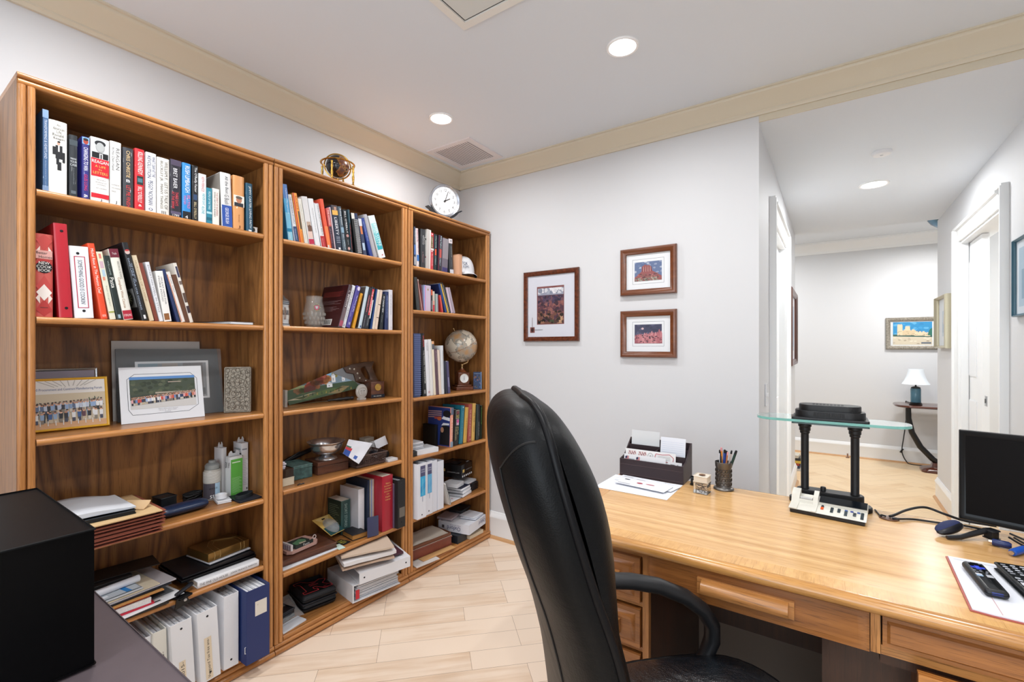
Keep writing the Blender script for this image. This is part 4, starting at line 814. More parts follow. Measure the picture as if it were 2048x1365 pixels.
def art_black(cv):
 cv.rect(.16,.24,.86,.82,'e6e8ea').up().rect(.185,.27,.835,.79,'8f9498').up().rect(.185,.27,.36,.79,'7f98a4').rect(.40,.27,.55,.79,'a59a90').rect(.6,.27,.80,.79,'7c7a7c').rect(.2,.30,.82,.4,'5e6064')
board('matted_print','wide black matted print in shiny plastic behind the white mat','print',(-2.165,.588,zz),(-2.155,.945,zz),.272,rad(7),P('23282c',.3),art_black,film=True,grow=.014)
def art_group(cv):
 oct_ = [(.13,.14),(.80,.14),(.93,.25),(.93,.76),(.85,.87),(.17,.87),(.085,.78),(.085,.24)]
 for i in range(8): (a,b),(c,d) = oct_[i],oct_[(i + 1) % 8]; cv.line(a,b,c,d,.0008,'55575c')
 cv.up().poly([(.11,.25),(.90,.25),(.90,.82),(.11,.82)],'3c463a'); cv.up()
 cv.rect(.11,.77,.90,.82,'5a8ac4').rect(.11,.24,.90,.40,'c9c6c2').poly(jag(14,.11,.90,lambda t: .76 + .015 * math.sin(9 * t),random.Random(4),.012) + [(.90,.5),(.11,.5)],'414b3c')
 rn = random.Random(9)
 for i in range(60): a = rn.uniform(.13,.88); b = rn.uniform(.5,.74); cv.oval(a,b,.03,.03,rn.choice(['39432f','4a5540','2f382a','565c46','444c3a']),8)
 cv.up().rect(.56,.70,.72,.715,'b4a294').rect(.40,.50,.9,.53,'a89c8a'); cv.up()
 crowd(cv,.12,.9,.345,.43,34,11,['c8493c','dcdcdc','9aaed0','d8a0a0','2c3a5c','c87860','e8e0d4','6a86b4','3c3c44','b4bcd0'])
 cv.up().text('Client Education Forum',.42,.21,.66,.225,'777777').text('14-16 M   June 2004',.43,.18,.64,.195,'777777').text('France',.5,.155,.57,.17,'777777')
board('matted_print','white-matted photograph of a long row of people outdoors','print',(-2.090,.578,zz),(-2.070,.838,zz),.207,rad(13),P('dfe0e3',.5),art_group,th=.004)
# carved plaque
t = thing('carved_plaque','grey carved relief block standing at the right of the photographs','carving',(-2.08,.97,Z1[2]))
STONE = P('8f8779',.55,.15,bump=.35,bscale=260,var=.3,vscale=120)
o,e1,e2,n,W = leaning((-2.105,.924,zz),(-2.050,1.006,zz),rad(3),.035); H = .192
mb = MB(); mb.prism([(0,0),(W,0),(W,H - .004),(W - .004,H),(.004,H),(0,H - .004)],o,e1,e2,n,-.035,0,STONE); mb.build('block',t)
mb = MB(); rn = random.Random(2); DK = P('6e655a',.5,.2,var=.3,vscale=150); M3 = Matrix((e1,e2,n)).transposed()
for i in range(5):
 for j in range(9): mb.ring(o + e1 * (.014 + (W - .028) * i / 4 + rn.uniform(-.004,.004)) + e2 * (.018 + (H - .036) * j / 8 + rn.uniform(-.004,.004)) + n * .0003,rn.uniform(.005,.010),.0013,DK,M3,12,5)
for i in range(4):
 for j in range(8): mb.tube([o + e1 * (.018 + (W - .036) * i / 3 + rn.uniform(-.007,.007)) + e2 * (.022 + (H - .046) * j / 7 + q * .006 + rn.uniform(-.003,.003)) + n * .0006 for q in (-1,0,1)],[.0008,.0024,.0008],DK,6)
for a0,b0,a1,b1 in ((.004,.004,W - .004,.004),(W - .004,.004,W - .004,H - .005),(W - .004,H - .005,.004,H - .005),(.004,H - .005,.004,.004)): mb.tube([o + e1 * a0 + e2 * b0,o + e1 * a1 + e2 * b1],.0014,DK,6)
mb.build('relief_carving',t)
# ------------------------------------------------------------------ nearest bookcase, fourth shelf
z = Z1[3] + .0004; RUST = P('8a4a38',.7,var=.08,vscale=40); rn = random.Random(5)
names = ['lowest of the rust-brown folders','second of the rust-brown folders from the shelf','third of the rust-brown folders from the shelf','fourth of the rust-brown folders from the shelf','fifth of the rust-brown folders from the shelf','topmost of the rust-brown folders, under a cream folder']
for i,nm in enumerate(names):
 h = .0118; dx = .004 * math.sin(i * 1.7); dy = .003 * math.cos(i * 2.3) - (.010 if i < 2 else 0); t = thing('expanding_folder',nm + ', stacked by the black box','folder',(-2.06,.5,z),group='rust-brown expanding folders')
 MB().box((-2.205 + dx,.348,z),(-1.918 + dx,.652 + dy,z + .0022),RUST).box((-2.205 + dx,.348,z + h - .0028),(-1.918 + dx,.652 + dy,z + h - .0006),RUST).build('cover',t)
 mb = MB(); 
 for k in range(2): mb.prism([(0,.0024 + k * .0034),(.006,.0024 + k * .0034 + .0016),(0,.0024 + k * .0034 + .0032),(-.012,.0024 + k * .0034 + .0016)],(0,.640 + dy,z),(0,1,0),(0,0,1),(1,0,0),-2.19 + dx,-1.93 + dx,P('33282a',.7))
 mb.box((-2.20 + dx,.355,z + .0026),(-1.926 + dx,.625 + dy,z + .0086),P('5a2f26',.8)); mb.build('gusset',t); z += h
slab('manila_folder','cream paper folder curling over the rust-brown folders','folder',-2.20,-1.905,.36,.640,z,.004,P('d2b284',.6)); z += .0044
MB().prism([(0,0),(.012,.004),(.028,.012),(.036,.022),(.034,.023),(.026,.014),(.010,.006),(0,.0025)],(-1.985,.585,z),(-.6,.8,0),(0,0,1),(.8,.6,0),-.05,.03,P('cfae84',.6)).build('folder_tab',label='curled tan paper tab sticking up beside the black portfolio',cat='paper')
slab('portfolio','black document portfolio under the white booklet','portfolio',-2.185,-1.945,.352,.585,z,.014,P('141a20',.35),rz=-4,r=.003); z += .0146
mb = MB(); NX,NY = 14,8; X0,X1,Y0,Y1 = -2.17,-1.955,.345,.580
def wave(a,b): return .012 + .016 * math.sin(PI * min(1,a * 1.1)) * (1 - .5 * b) - .006 * a
for lay in range(2):
 vs = [Vector((X0 + (X1 - X0) * j / NY,Y0 + (Y1 - Y0) * i / NX,z + (wave(i / NX,j / NY) if lay else .0002 + .3 * (wave(i / NX,j / NY) - .006)))) for j in range(NY + 1) for i in range(NX + 1)]
 b0 = len(mb.v); mb.add(vs,[(j * (NX + 1) + i,j * (NX + 1) + i + 1,(j + 1) * (NX + 1) + i + 1,(j + 1) * (NX + 1) + i)[::(1 if not lay else -1)] for j in range(NY) for i in range(NX)],P('d6d9de',.6))
K = (NX + 1) * (NY + 1); ed = [i for i in range(NX + 1)] + [(j + 1) * (NX + 1) - 1 for j in range(1,NY + 1)] + [NY * (NX + 1) + i for i in range(NX - 1,-1,-1)] + [j * (NX + 1) for j in range(NY - 1,0,-1)]
for a,b in zip(ed,ed[1:] + ed[:1]): mb.f.append((a,b,K + b,K + a)); mb.m.append(mb.mi(P('c4c8ce',.7)))
mb.build('paper_booklet',label='curling white paper booklet on top of the folder stack',cat='booklet')
z = Z1[3] + .0004
slab('gadget_box','small square black box behind the navy glasses case','box',-2.205,-2.135,.705,.765,z,.052,P('15181c',.4),rz=8,r=.003)
# glasses case
t = thing('glasses_case','navy blue oblong glasses case at the shelf front','case',(-2.05,.755,z)); R = Matrix.Rotation(rad(4),3,'Z')
def caserings(k0,k1):
 rings = []
 for i in range(13):
  f = -1 + 2 * i / 12; y = .083 * math.sin(PI / 2 * f); s = max(.12,math.sqrt(max(0,1 - abs(f) ** 3.2)))
  rings.append([Vector((-2.055,.757,z + .0205)) + R @ Vector((.034 * s * math.cos(t_),y,.0205 * s * math.sin(t_) * (1 if math.sin(t_) > 0 else 1))) for t_ in [k0 + (k1 - k0) * q / 14 for q in range(15)]])
 return rings
MB().loft(caserings(PI,2 * PI),P('1b2740',.32)).build('case_base',t); MB().loft(caserings(.02,PI - .02),P('1f2d49',.3)).build('case_lid',t)
rn = random.Random(8); mb = MB(); c0 = Vector((-2.175,.835,z + .024)); pts = []
for i in range(150):
 a = i * .55; pts.append(c0 + Vector((.024 * math.cos(a) * math.sin(i * .131),.034 * math.sin(a),.0135 * math.sin(i * .31 + 1))) + Vector((rn.uniform(-.002,.002),rn.uniform(-.002,.002),rn.uniform(-.002,.002)))); pts[-1].z = max(pts[-1].z,z + .003)
mb.tube(pts,.0022,P('121315',.5),6); mb.build('coiled_cable',label='tangled coil of black cable against the tissue canister',cat='cable')
# wipes canister
t = thing('wipes_canister','clear lidded canister printed ssue, behind the navy case','canister',(-2.155,.900,z)); c = (-2.15,.898,z)
MB().lathe([(.001,.0005),(.031,.0005),(.032,.004),(.032,.115),(.028,.125),(.001,.126)],c,P('a9a59c',.15,var=.1,vscale=30),28).build('canister_body',t)
mb = MB()
for k in range(9): mb.ring((c[0],c[1],z + .075 + .005 * k),.0318,.0010,P('d9d9d4',.25),None,28,5)
mb.build('rib_bands',t)
MB().lathe([(.001,.126),(.026,.126),(.027,.129),(.027,.142),(.020,.150),(.014,.152),(.013,.162),(.001,.163)],c,P('8e9290',.2),28).build('lid',t)
mb = MB(); 
for k in range(10):
 a0,a1 = rad(-95 + 13 * k),rad(-95 + 13 * (k + 1)); r = .0324
 m = P('4e4a52',.4) if k < 7 else P('a8c6dc',.4)
 mb.poly([(c[0] + r * math.cos(a0),c[1] + r * math.sin(a0),z + .006),(c[0] + r * math.cos(a1),c[1] + r * math.sin(a1),z + .006),(c[0] + r * math.cos(a1),c[1] + r * math.sin(a1),z + .07),(c[0] + r * math.cos(a0),c[1] + r * math.sin(a0),z + .07)],m)
mb.text('ssue',(c[0] + .0338,c[1] - .022,z + .010),(.12,1,0),(0,0,1),.040,.014,P('f2f2f2',.4)).text('xxxii',(c[0] + .0338,c[1] - .026,z + .048),(.12,1,0),(0,0,1),.030,.008,P('1c1c20',.4)); mb.build('printed_label',t)
def carton(name,label,x,y,w,d,h,rz,m,front=None,sidem=None,cat='box',hang=False):
 t = thing(name,label,cat,(x,y,z)); R = Matrix.Rotation(rad(rz),3,'Z'); c = Vector((x,y,z))
 mb = MB(); mb.rbox(c + Vector((0,0,h / 2)),(d,w,h),m,r=.0012,R=R)
 if front: front(Canvas(mb,c + R @ Vector((d / 2,-w / 2,0)),R @ Vector((0,1,0)),(0,0,1),w,h))
 if sidem: sidem(Canvas(mb,c + R @ Vector((-d / 2,-w / 2,0)),R @ Vector((1,0,0)),(0,0,1),d,h))
 mb.build('carton',t)
 if hang:
  mb = MB(); mb.prism([(-w * .45,0),(w * .45,0),(w * .45,.012),(w * .3,.022),(w * .18,.022),(w * .12,.012),(-w * .12,.012),(-w * .18,.022),(-w * .3,.022),(-w * .45,.012)],c + Vector((0,0,h)),R @ Vector((0,1,0)),(0,0,1),R @ Vector((1,0,0)),-.0006,.0006,P('d8dadc',.5)); mb.build('hang_tab',t)
 return t
carton('slim_box','slim plain white upright carton between canister and green box',-2.178,.942,.022,.055,.205,8,P('dcdcde',.5),hang=True)
def g_front(cv): 
 cv.rect(.02,.0,.98,.93,'5fb04a').up().rect(.12,.84,.8,.865,'dcefd6')
 for i in range(14): cv.rect(.1,.10 + .028 * i,.9 - .1 * (i % 3),.108 + .028 * i,'a6d69a')
def g_side(cv): cv.rect(.02,.02,.98,.7,'d7dad8').up().text('31 lf',.1,.72,.8,.86,'2a2c30')
carton('green_box','white carton with a bright green printed front on the fourth shelf',-2.122,.972,.052,.040,.170,6,P('dcdedd',.45),g_front,g_side,hang=True)
def w_front(cv):
 cv.rect(.12,.86,.8,.885,'8a8e96').rect(.1,.745,.2,.76,'33363c')
 for i in range(16): cv.rect(.12,.16 + .034 * i,.86 - .1 * (i % 3),.168 + .034 * i,'b4b8c4')
 cv.rect(.7,.06,.85,.1,'3a3d44').rect(0,0,1,.03,'23304a')
def w_side(cv): cv.rect(.0,.45,1,.8,'33383a').up().text('hub',.2,.56,.8,.72,'1c1e20').rect(.2,.86,.9,.89,'9aa0a0')
carton('tall_box','tallest white carton against the right side of the fourth shelf',-2.158,1.0165,.030,.075,.218,0,P('dedfe2',.45),w_front,w_side,hang=True)
t = thing('charger_stand','small white plastic charging stand at the front of the shelf','charger',(-2.07,.905,z)); R = Matrix.Rotation(rad(-12),3,'Z')
MB().rbox((-2.072,.905,z + .006),(.07,.052,.012),P('e6e7ea',.3),r=.003,R=R).build('stand_base',t)
MB().lathe([(.022,0),(.022,.016),(.018,.018),(.013,.0175),(.012,.012),(.001,.012),(.001,0)],(-2.085,.905,z + .0122),P('e6e7ea',.3),24).build('charging_ring',t)
slab('notebook','thin black notebook under the dark wristband','notebook',-2.10,-1.985,.932,1.022,z,.007,P('20232c',.45),rz=0,r=.001)
mb = MB(); M3 = Matrix.Rotation(rad(20),3,'Z') @ Matrix.Diagonal((.7,1.25,1)); rings = []
for i in range(28):
 a = 2 * PI * i / 28; cc = Vector((-2.04,.975,z + .0076)) + M3 @ Vector((.030 * math.cos(a),.030 * math.sin(a),0)); d = (M3 @ Vector((math.cos(a),math.sin(a),0))).normalized()
 rings.append([cc,cc + d * .0025,cc + d * .0025 + Vector((0,0,.015)),cc + Vector((0,0,.015))])
mb.loft(rings,P('23282c',.5),closed=True); mb.build('wristband',label='dark rubber wristband lying in a loop on the black notebook',cat='strap')
# ------------------------------------------------------------------ nearest bookcase, fifth shelf
z = Z1[4] + .0004; q6 = lambda x,y: (190 + x / 5.535,1060 + y / 5.535)
def photo_sheet(cv): cv.rect(.0,.0,1,1,'dcdde0').up().rect(.42,.22,.97,.96,'70757a').up().rect(.6,.3,.9,.9,'3f4348').rect(.70,.55,.86,.8,'b4b8bc').rect(.7,.08,.78,.13,'4a4c50')
G = 'papers heaped at the left of the fifth shelf'
for lb,nm,cat,x0,x1,y0,y1,h,m,rz,art in (
 ('glossy black sheets at the bottom of the left paper heap','glossy_sheets','paper',-2.18,-1.955,.40,.676,.010,P('1c1a1c',.2),0,None),
 ('white sheet with a grey photograph poking out right of the paper heap','photo_sheet','paper',-2.16,-1.945,.41,.716,.0015,P('dcdde0',.5),7,photo_sheet),
 ('bright red folder in the paper heap','red_folder','folder',-2.19,-1.965,.38,.634,.007,P('c62a40',.4),2,None),
 ('bundle of white booklets above the red folder','paper_bundle','paper',-2.19,-1.97,.38,.630,.019,P('d8d4d2',.6,var=.1,vscale=200),-1,None),
 ('orange folder in the paper heap','orange_folder','folder',-2.20,-1.975,.37,.625,.006,P('dc5a2c',.5),1,None),
 ('tan envelope with a bent corner above the orange folder','tan_envelope','envelope',-2.19,-1.965,.40,.662,.004,P('c08a4e',.6),3,None),
 ('black sheets in the middle of the paper heap','black_sheets','paper',-2.20,-1.98,.39,.690,.005,P('20222a',.4),4,None),
 ('grey plastic-sleeved papers widest in the heap','sleeved_papers','paper',-2.20,-1.985,.40,.705,.005,P('b8b4b8',.25),6,None),
 ('cream folder near the top of the paper heap','cream_folder','folder',-2.20,-1.985,.36,.655,.004,P('d9cdb4',.6),5,None)):
 slab(nm,lb,cat,x0,x1,y0,y1,z,h,m,rz,art=art); z += h + .0005
def bluebag(cv): cv.rect(.02,.05,.98,.95,'b9c0c6').up().rect(.04,.5,.5,.9,'8a8c94').poly([(.80,.05),(.87,.05),(.80,.95),(.73,.95)],'2b7fc0').rect(.1,.12,.6,.2,'e6eaee')
slab('plastic_bag','clear bag with a blue band lying on the cream folder','bag',-2.18,-1.985,.38,.606,z,.007,P('c2c6ca',.2),5,art=bluebag,r=.003); z += .0078
mb = MB(); p0,p1 = Vector((-2.02,.34,z + .0125)),Vector((-2.055,.618,z + .0125)); mb.tube([p0,p1],.012,P('dadde4',.4),20); mb.ring(p1,.0105,.0014,P('c4c8d0',.4),Matrix.Rotation(rad(90),3,'X'),20,6); mb.build('paper_roll',label='white paper roll lying across the top of the heap',cat='paper roll')
slab('frame_case','dark grey flat case resting at the back of the paper heap','case',-2.215,-2.072,.36,.605,z,.024,P('2c2b2b',.4),2,r=.002)
slab('dark_board','thin dark board on top of the grey flat case','board',-2.21,-2.10,.46,.700,z + .0246,.003,P('1e1c1c',.4),-6)
z = Z1[4] + .0004
t = thing('flat_book','wide white-spined book about an old house lying flat at the shelf front','book',(-2.08,.905,z))
mb = MB(); mb.prism([(0,0),(.004,-.0),(.004,.0),(0,.0)],(-1.982,0,z),(-1,0,0),(0,0,1),(0,1,0),.78,.781,P('e4e4e6',.4)) if False else None
mb.prism([(0,.003),(.002,0),(.20,0),(.20,.003),(.006,.003),(.006,.023),(.20,.023),(.20,.026),(.002,.026),(0,.023)],(-1.978,0,z),(-1,0,0),(0,0,1),(0,1,0),.776,1.005,P('e2e3e6',.4))
mb.text('THE FINE OLD HOUSE',(-1.9776,.783,z + .008),(0,1,0),(0,0,1),.100,.0095,P('3e4046',.5)).text('JOHN FRANCIS MARION',(-1.9776,.893,z + .008),(0,1,0),(0,0,1),.103,.0095,P('3e4046',.5)); mb.build('cover',t)
MB().box((-2.172,.779,z + .0033),(-1.9845,1.002,z + .0227),PAGES).build('pages',t)
zb = z + .0266
slab('portfolio','large flat black portfolio lying on the white-spined book','portfolio',-2.235,-2.012,.735,1.012,zb,.011,P('101115',.3),0,r=.003)
slab('portfolio','thinner black portfolio on top of the large flat one','portfolio',-2.235,-2.020,.742,1.012,zb + .0116,.007,P('14151a',.3),0,r=.002)
zb += .0192
slab('white_tablet','white sheaf under the gold box','paper',-2.225,-2.055,.835,1.006,zb,.006,P('d2d4da',.35),7,r=.003)
t = thing('gold_box','flat shiny gold gift box at the right of the fifth shelf','box',(-2.13,.92,zb + .007)); R = Matrix.Rotation(rad(7),3,'Z'); c = Vector((-2.145,.922,zb + .0066 + .0165))
GOLD = P('9b7a45',.3,.75)
MB().rbox(c,(.15,.172,.033),GOLD,r=.0015,R=R).build('box_body',t)
mb = MB()
for a in (-.062,-.040,.045,.060): mb.tube([c + R @ Vector((.0755,a,-.0165)),c + R @ Vector((.0755,a + .003,.0)),c + R @ Vector((.0757,a + .001,.0168)),c + R @ Vector((.0,a + .014,.0168)),c + R @ Vector((-.05,a + .05 * (1 if a < 0 else -1),.0168))],.0006,P('e0c890',.25,.8),5)
mb.build('gold_string',t)
t = thing('folding_bracket','black metal folding clamp hanging over the fifth shelf edge','clamp',(-1.95,.70,z))
BLK = P('111113',.35)
MB().rbox((-1.985,.712,z + .004),(.09,.05,.007),BLK,r=.002,rz=rad(20)).build('clamp_plate',t)
MB().prism([(0,0),(.05,.012),(.035,.040),(.006,.036)],(-1.9495,.690,z - .030),(0,1,0),(0,0,1),(1,0,0),0,.006,BLK).build('clamp_jaw',t)
MB().tube([(-1.960,.700,z + .016),(-1.985,.745,z + .020),(-2.00,.765,z + .020)],.0075,P('1c1f26',.25),12).build('clamp_arm',t)
MB().lathe([(.006,0),(.005,.003),(.001,.0035)],(-1.943,.722,z - .004),P('b0b2b6',.3,.8),12,Matrix.Rotation(rad(90),3,'Y')).build('pivot_screw',t)
# ------------------------------------------------------------------ nearest bookcase, bottom shelf binders
def binder(y0,y1,xf,h,z,label,m,tilt=0.,labelart=None,rivz=(),depth=.27,group='ring binders on the bottom shelf of the nearest bookcase',fill=True):
 t = thing('ring_binder',label,'binder',(xf - depth / 2,(y0 + y1) / 2,z),group=group); w = y1 - y0; b = .0032
 R = Matrix.Rotation(tilt,3,'X'); o = Vector((xf,y0 if tilt >= 0 else y1,z)); sh = 0 if tilt >= 0 else -w
 def pt(d,a,hh): return o + R @ Vector((-d,a + sh,hh))
 A,U = R @ Vector((0,1,0)),R @ Vector((0,0,1)); mb = MB()
 mb.prism([(.003,0),(0,.002),(0,w - .002),(.003,w),(depth,w),(depth,w - b),(b,w - b),(b,b),(depth,b),(depth,0)],pt(0,0,0),(-1,0,0),A,U,0,h,m)
 if labelart: labelart(Canvas(mb,pt(-.0003,0,0),A,U,w,h))
 mb.build('cover',t)
 if fill:
  mb = MB(); n = max(3,int(w / .008)); 
  for k in range(n):
   a0 = b + .001 + (w - 2 * b - .002) * k / n; dz = .012 + .006 * ((k * 7) % 5) / 5
   mb.prism([(.022 + .004 * (k % 3),a0),(depth - .01,a0),(depth - .01,a0 + (w - 2 * b - .002) / n - .0008),(.022 + .004 * (k % 3),a0 + (w - 2 * b - .002) / n - .0008)],pt(0,0,0),(-1,0,0),A,U,.004,h - dz,P('c9ccd2',.25) if k % 2 else P('dfe1e4',.5))
  mb.build('sheets',t)
 for k,hz in enumerate(rivz):
  mb = MB(); mb.lathe([(.0042,0),(.0034,.0012),(.0002,.0014)],pt(-.0002,w * .5,hz),P('26272b',.3,.5),12,Matrix((U,A,Vector((1,0,0)))).transposed()); mb.build('rivet',t)
 return t
zb = Z1[5] + .0005
VIN = P('dee0e4',.35)
def lab_blue(cv): cv.rect(.36,.62,.86,.82,'d9d3c8').up().text('K',.45,.76,.52,.78,'b0a898')
def lab_hand(txt,a0=.28,a1=.62,b0=.0,b1=.4,bg='dccdb4'): 
 def f(cv): cv.rect(a0,b0,a1,b1,bg).up().text(txt,a0 + .08,b0 + .03,a1 - .08,b1 - .02,'2b2b2e',vert=False) if False else cv.rect(a0,b0,a1,b1,bg).up()
 return f
def hand(txt,a0,a1,b0,b1,bg):
 def f(cv):
  if bg: cv.rect(a0,b0,a1,b1,bg)
  cv.up(); cv.mb.text(txt,cv.pt(a1 - (a1 - a0) * .22,b0 + .02),cv.e2,-cv.e1,(b1 - b0 - .04) * cv.h,(a1 - a0) * .5 * cv.w,P('26262a'))
 return f
t = binder(.915,1.008,-1.897,.290,zb,'navy blue binder with a cream label, at the right end of the bottom row',P('1d2f63',.4),0,lab_blue)
mb = MB(); mb.tube([(-1.9,.9145,.14),(-1.9,.911,.14),(-1.9,.911,.115),(-1.9,.9145,.115)],.0012,P('d8dade',.3),6); mb.build('pull_tab',t)
binder(.851,.908,-1.942,.285,zb,'white binder with a plain quilted spine, left of the navy one',P('dcdee3',.4,bump=.5,bscale=60),.0,None,(.03,))
binder(.767,.838,-1.930,.268,zb,'white binder with long handwriting on a cream strip',VIN,rad(3.0),hand('Vanguard Tax free ans-',.28,.62,.02,.62,'dccdb4'),(.03,.245))
binder(.683,.752,-1.930,.265,zb,'white binder with a short handwritten cream strip, third from the navy one',VIN,rad(3.0),hand('tx 2015-',.30,.60,.10,.46,'dccdb4'),(.24,))
binder(.630,.672,-1.945,.258,zb,'cream-spined thin binder marked with a year, second from the left',P('d9d8cf',.4),rad(1.5),hand('2016-',.45,.85,.42,.72,None),())
binder(.585,.624,-1.955,.250,zb,'leftmost visible white binder with a brown spine stripe, bottom shelf',P('dadbe0',.4),0,lambda cv: cv.rect(.3,.1,.5,.9,'8a6a54'),())
# ------------------------------------------------------------------ middle bookcase, second shelf: stein and mug
z = Z2[1] + .0004
t = thing('beer_stein','blue and white lidded beer stein half hidden by the bookcase post','beer stein',(-2.07,1.105,z)); c = (-2.09,1.160,z)
CER = P('c9cdd0',.25)
prof = [(.001,0),(.038,0),(.040,.004),(.037,.010),(.034,.016),(.034,.100),(.036,.108),(.036,.114),(.032,.114),(.030,.02),(.001,.02)]
MB().lathe(prof,c,CER,32).build('stein_body',t)
mb = MB()
for zz_,m in ((.012,'2f4256'),(.104,'39506a'),(.111,'2f4256')): mb.ring((c[0],c[1],z + zz_),.0362 if zz_ > .02 else .0375,.0016,P(m,.3),None,32,6)
for k in range(9):
 a = rad(-70 + 18 * k); e1 = Vector((-math.sin(a),math.cos(a),0)); o = Vector((c[0] + .0345 * math.cos(a),c[1] + .0345 * math.sin(a),z + .06))
 mb.prism([(.014 * math.cos(2 * PI * i / 10) * .6,.030 * math.sin(2 * PI * i / 10)) for i in range(10)],o,e1,(0,0,1),(math.cos(a),math.sin(a),0),-.001,.0006,P('9a8c84' if k % 3 == 1 else 'e0e2e0',.3))
 mb.prism([(-.006,-.006),(.006,-.006),(.003,.016),(-.003,.016)],o,e1,(0,0,1),(math.cos(a),math.sin(a),0),.0005,.0012,P('4a4e58' if k % 2 else '6e5a50',.4))
mb.build('painted_panels',t)
MB().lathe([(.036,.1142),(.037,.118),(.030,.126),(.020,.134),(.014,.143),(.008,.148),(.007,.156),(.004,.163),(.001,.165),(.001,.1142)],c,P('a9acb0',.28,.7),32).build('pewter_lid',t)
mb = MB(); mb.tube([(c[0] - .034,c[1] - .0,z + .095),(c[0] - .055,c[1],z + .09),(c[0] - .060,c[1],z + .06),(c[0] - .050,c[1],z + .035),(c[0] - .034,c[1],z + .028)],.005,CER,8); mb.build('handle',t)
GLASS = P('dcd9d2',.06,spec=.9,coat=.6,alpha=.14)
t = thing('glass_mug','bulbous clear glass beer mug with a coloured crest','glass mug',(-2.08,1.25,z)); c = Vector((-2.095,1.332,z))
out = [(.001,0),(.034,0),(.037,.004),(.040,.02),(.047,.04),(.050,.058),(.049,.078),(.043,.098),(.039,.112),(.040,.132),(.0395,.134)]
inn = [(.0365,.134),(.036,.114),(.040,.098),(.0455,.078),(.0465,.058),(.0435,.042),(.036,.024),(.031,.014),(.001,.012)]
MB().lathe([(r,h * 1.16) for r,h in out + inn],c,GLASS,36).build('mug_body',t)
mb = MB()
for r in range(3):
 for k in range(16): a = 2 * PI * (k + .5 * r) / 16; rr = (.041,.0470,.0500)[r]; mb.sphere(c + Vector((rr * math.cos(a),rr * math.sin(a),.026 + .021 * r)),.0085,GLASS,8,6,(.5,.5,1))
mb.build('dimple_pattern',t)
mb = MB(); a0 = math.atan2(-.55,.84); e1 = Vector((-math.sin(a0),math.cos(a0),0)); n0 = Vector((math.cos(a0),math.sin(a0),0)); o = c + n0 * .0475 + Vector((0,0,.098)); up = Vector((-.28 * n0.x,-.28 * n0.y,1)).normalized()
o += e1 * .012
mb.prism([(-.010,.010),(.010,.010),(.011,-.002),(.006,-.011),(0,-.015),(-.006,-.011),(-.011,-.002)],o,e1,up,n0,.0005,.0012,P('a83a4a',.4))
mb.prism([(-.006,.006),(.006,.006),(.006,0),(0,-.009),(-.006,0)],o,e1,up,n0,.0013,.0018,P('7fa0c0',.4)).prism([(-.003,.004),(.003,.004),(0,-.005)],o,e1,up,n0,.0019,.0022,P('d8c070',.4))
for i in range(14): a = 2 * PI * i / 14; mb.sphere(o + e1 * (.0155 * math.cos(a)) + up * (.018 * math.sin(a)) + n0 * .0008,.0022,P('8f9a78' if i % 2 else 'b8a878',.5),6,4)
mb.build('painted_crest',t)
mb = MB(); hp = [c + Vector((-.036,.012,.118)),c + Vector((-.060,.020,.118)),c + Vector((-.074,.025,.095)),c + Vector((-.074,.025,.060)),c + Vector((-.058,.02,.040)),c + Vector((-.040,.014,.034))]; mb.tube(hp,.006,GLASS,10); mb.build('handle',t)
# ------------------------------------------------------------------ middle bookcase, third shelf
z = Z2[2] + .0004
# painted hand saw leaning against the back panel
t = thing('painted_saw','old hand saw with an autumn farm landscape painted on its blade','hand saw',(-2.17,1.5,z))
lean = rad(7); o,e1,e2,n,W = leaning((-2.150,1.20,z),(-2.150,1.80,z),lean,.004); U2 = lambda y,zz_: (y - 1.20,(zz_ - z))
SAWQ = lambda x,y: (lambda p: U2(p.y,p.z + .002))(onx(530 + x / 4.265,660 + y / 4.265,-2.165))
blade = [SAWQ(*p) for p in ((192,614),(155,505),(680,293),(700,345),(752,350),(768,418),(862,455))]
zmin = min(b for a,b in blade); blade = [(a,b - zmin) for a,b in blade]
mb = MB(); mb.prism(blade,o,e1,e2,n,-.0016,0,P('8a8c8e',.35,.8))
(bx0,by0),(bx1,by1) = blade[0],blade[6]
def clipb(poly):
 out = poly
 B = blade if sum(a[0] * b[1] - b[0] * a[1] for a,b in zip(blade,blade[1:] + blade[:1])) > 0 else blade[::-1]
 hull = [B[0]] + [p for p in B[1:]]
 for i in range(len(hull)):
  p,q = hull[i],hull[(i + 1) % len(hull)]; res = []
  ins = lambda r: (q[0] - p[0]) * (r[1] - p[1]) - (q[1] - p[1]) * (r[0] - p[0]) >= -1e-9
  for k in range(len(out)):
   a,b = out[k],out[(k + 1) % len(out)]
   if ins(a): res.append(a)
   if ins(a) != ins(b):
    d = (q[0] - p[0]) * (b[1] - a[1]) - (q[1] - p[1]) * (b[0] - a[0])
    if abs(d) > 1e-12:
     s_ = ((q[0] - p[0]) * (p[1] - a[1]) - (q[1] - p[1]) * (p[0] - a[0])) / d; res.append((a[0] + (b[0] - a[0]) * s_,a[1] + (b[1] - a[1]) * s_))
  out = res
  if not out: return []
 return out
toe,tip,shl = blade[0],blade[1],blade[2]; conv = [blade[0],blade[6],blade[5],blade[2],blade[1]]
if sum(a[0] * b[1] - b[0] * a[1] for a,b in zip(conv,conv[1:] + conv[:1])) < 0: conv = conv[::-1]
full = blade; blade = conv; lv = [1]
def paint(pts,m):
 c_ = clipb(pts)
 if len(c_) > 2: mb.poly([o + e1 * a + e2 * b + n * (.00025 * lv[0]) for a,b in c_],P(m,.4))
Lx,Hx = .46,.175
S = lambda pts: [(tip[0] + a * Lx,b * Hx) for a,b in pts]
paint(S([(0,0),(1.2,0),(1.2,1.1),(0,1.1)]),'42543c')
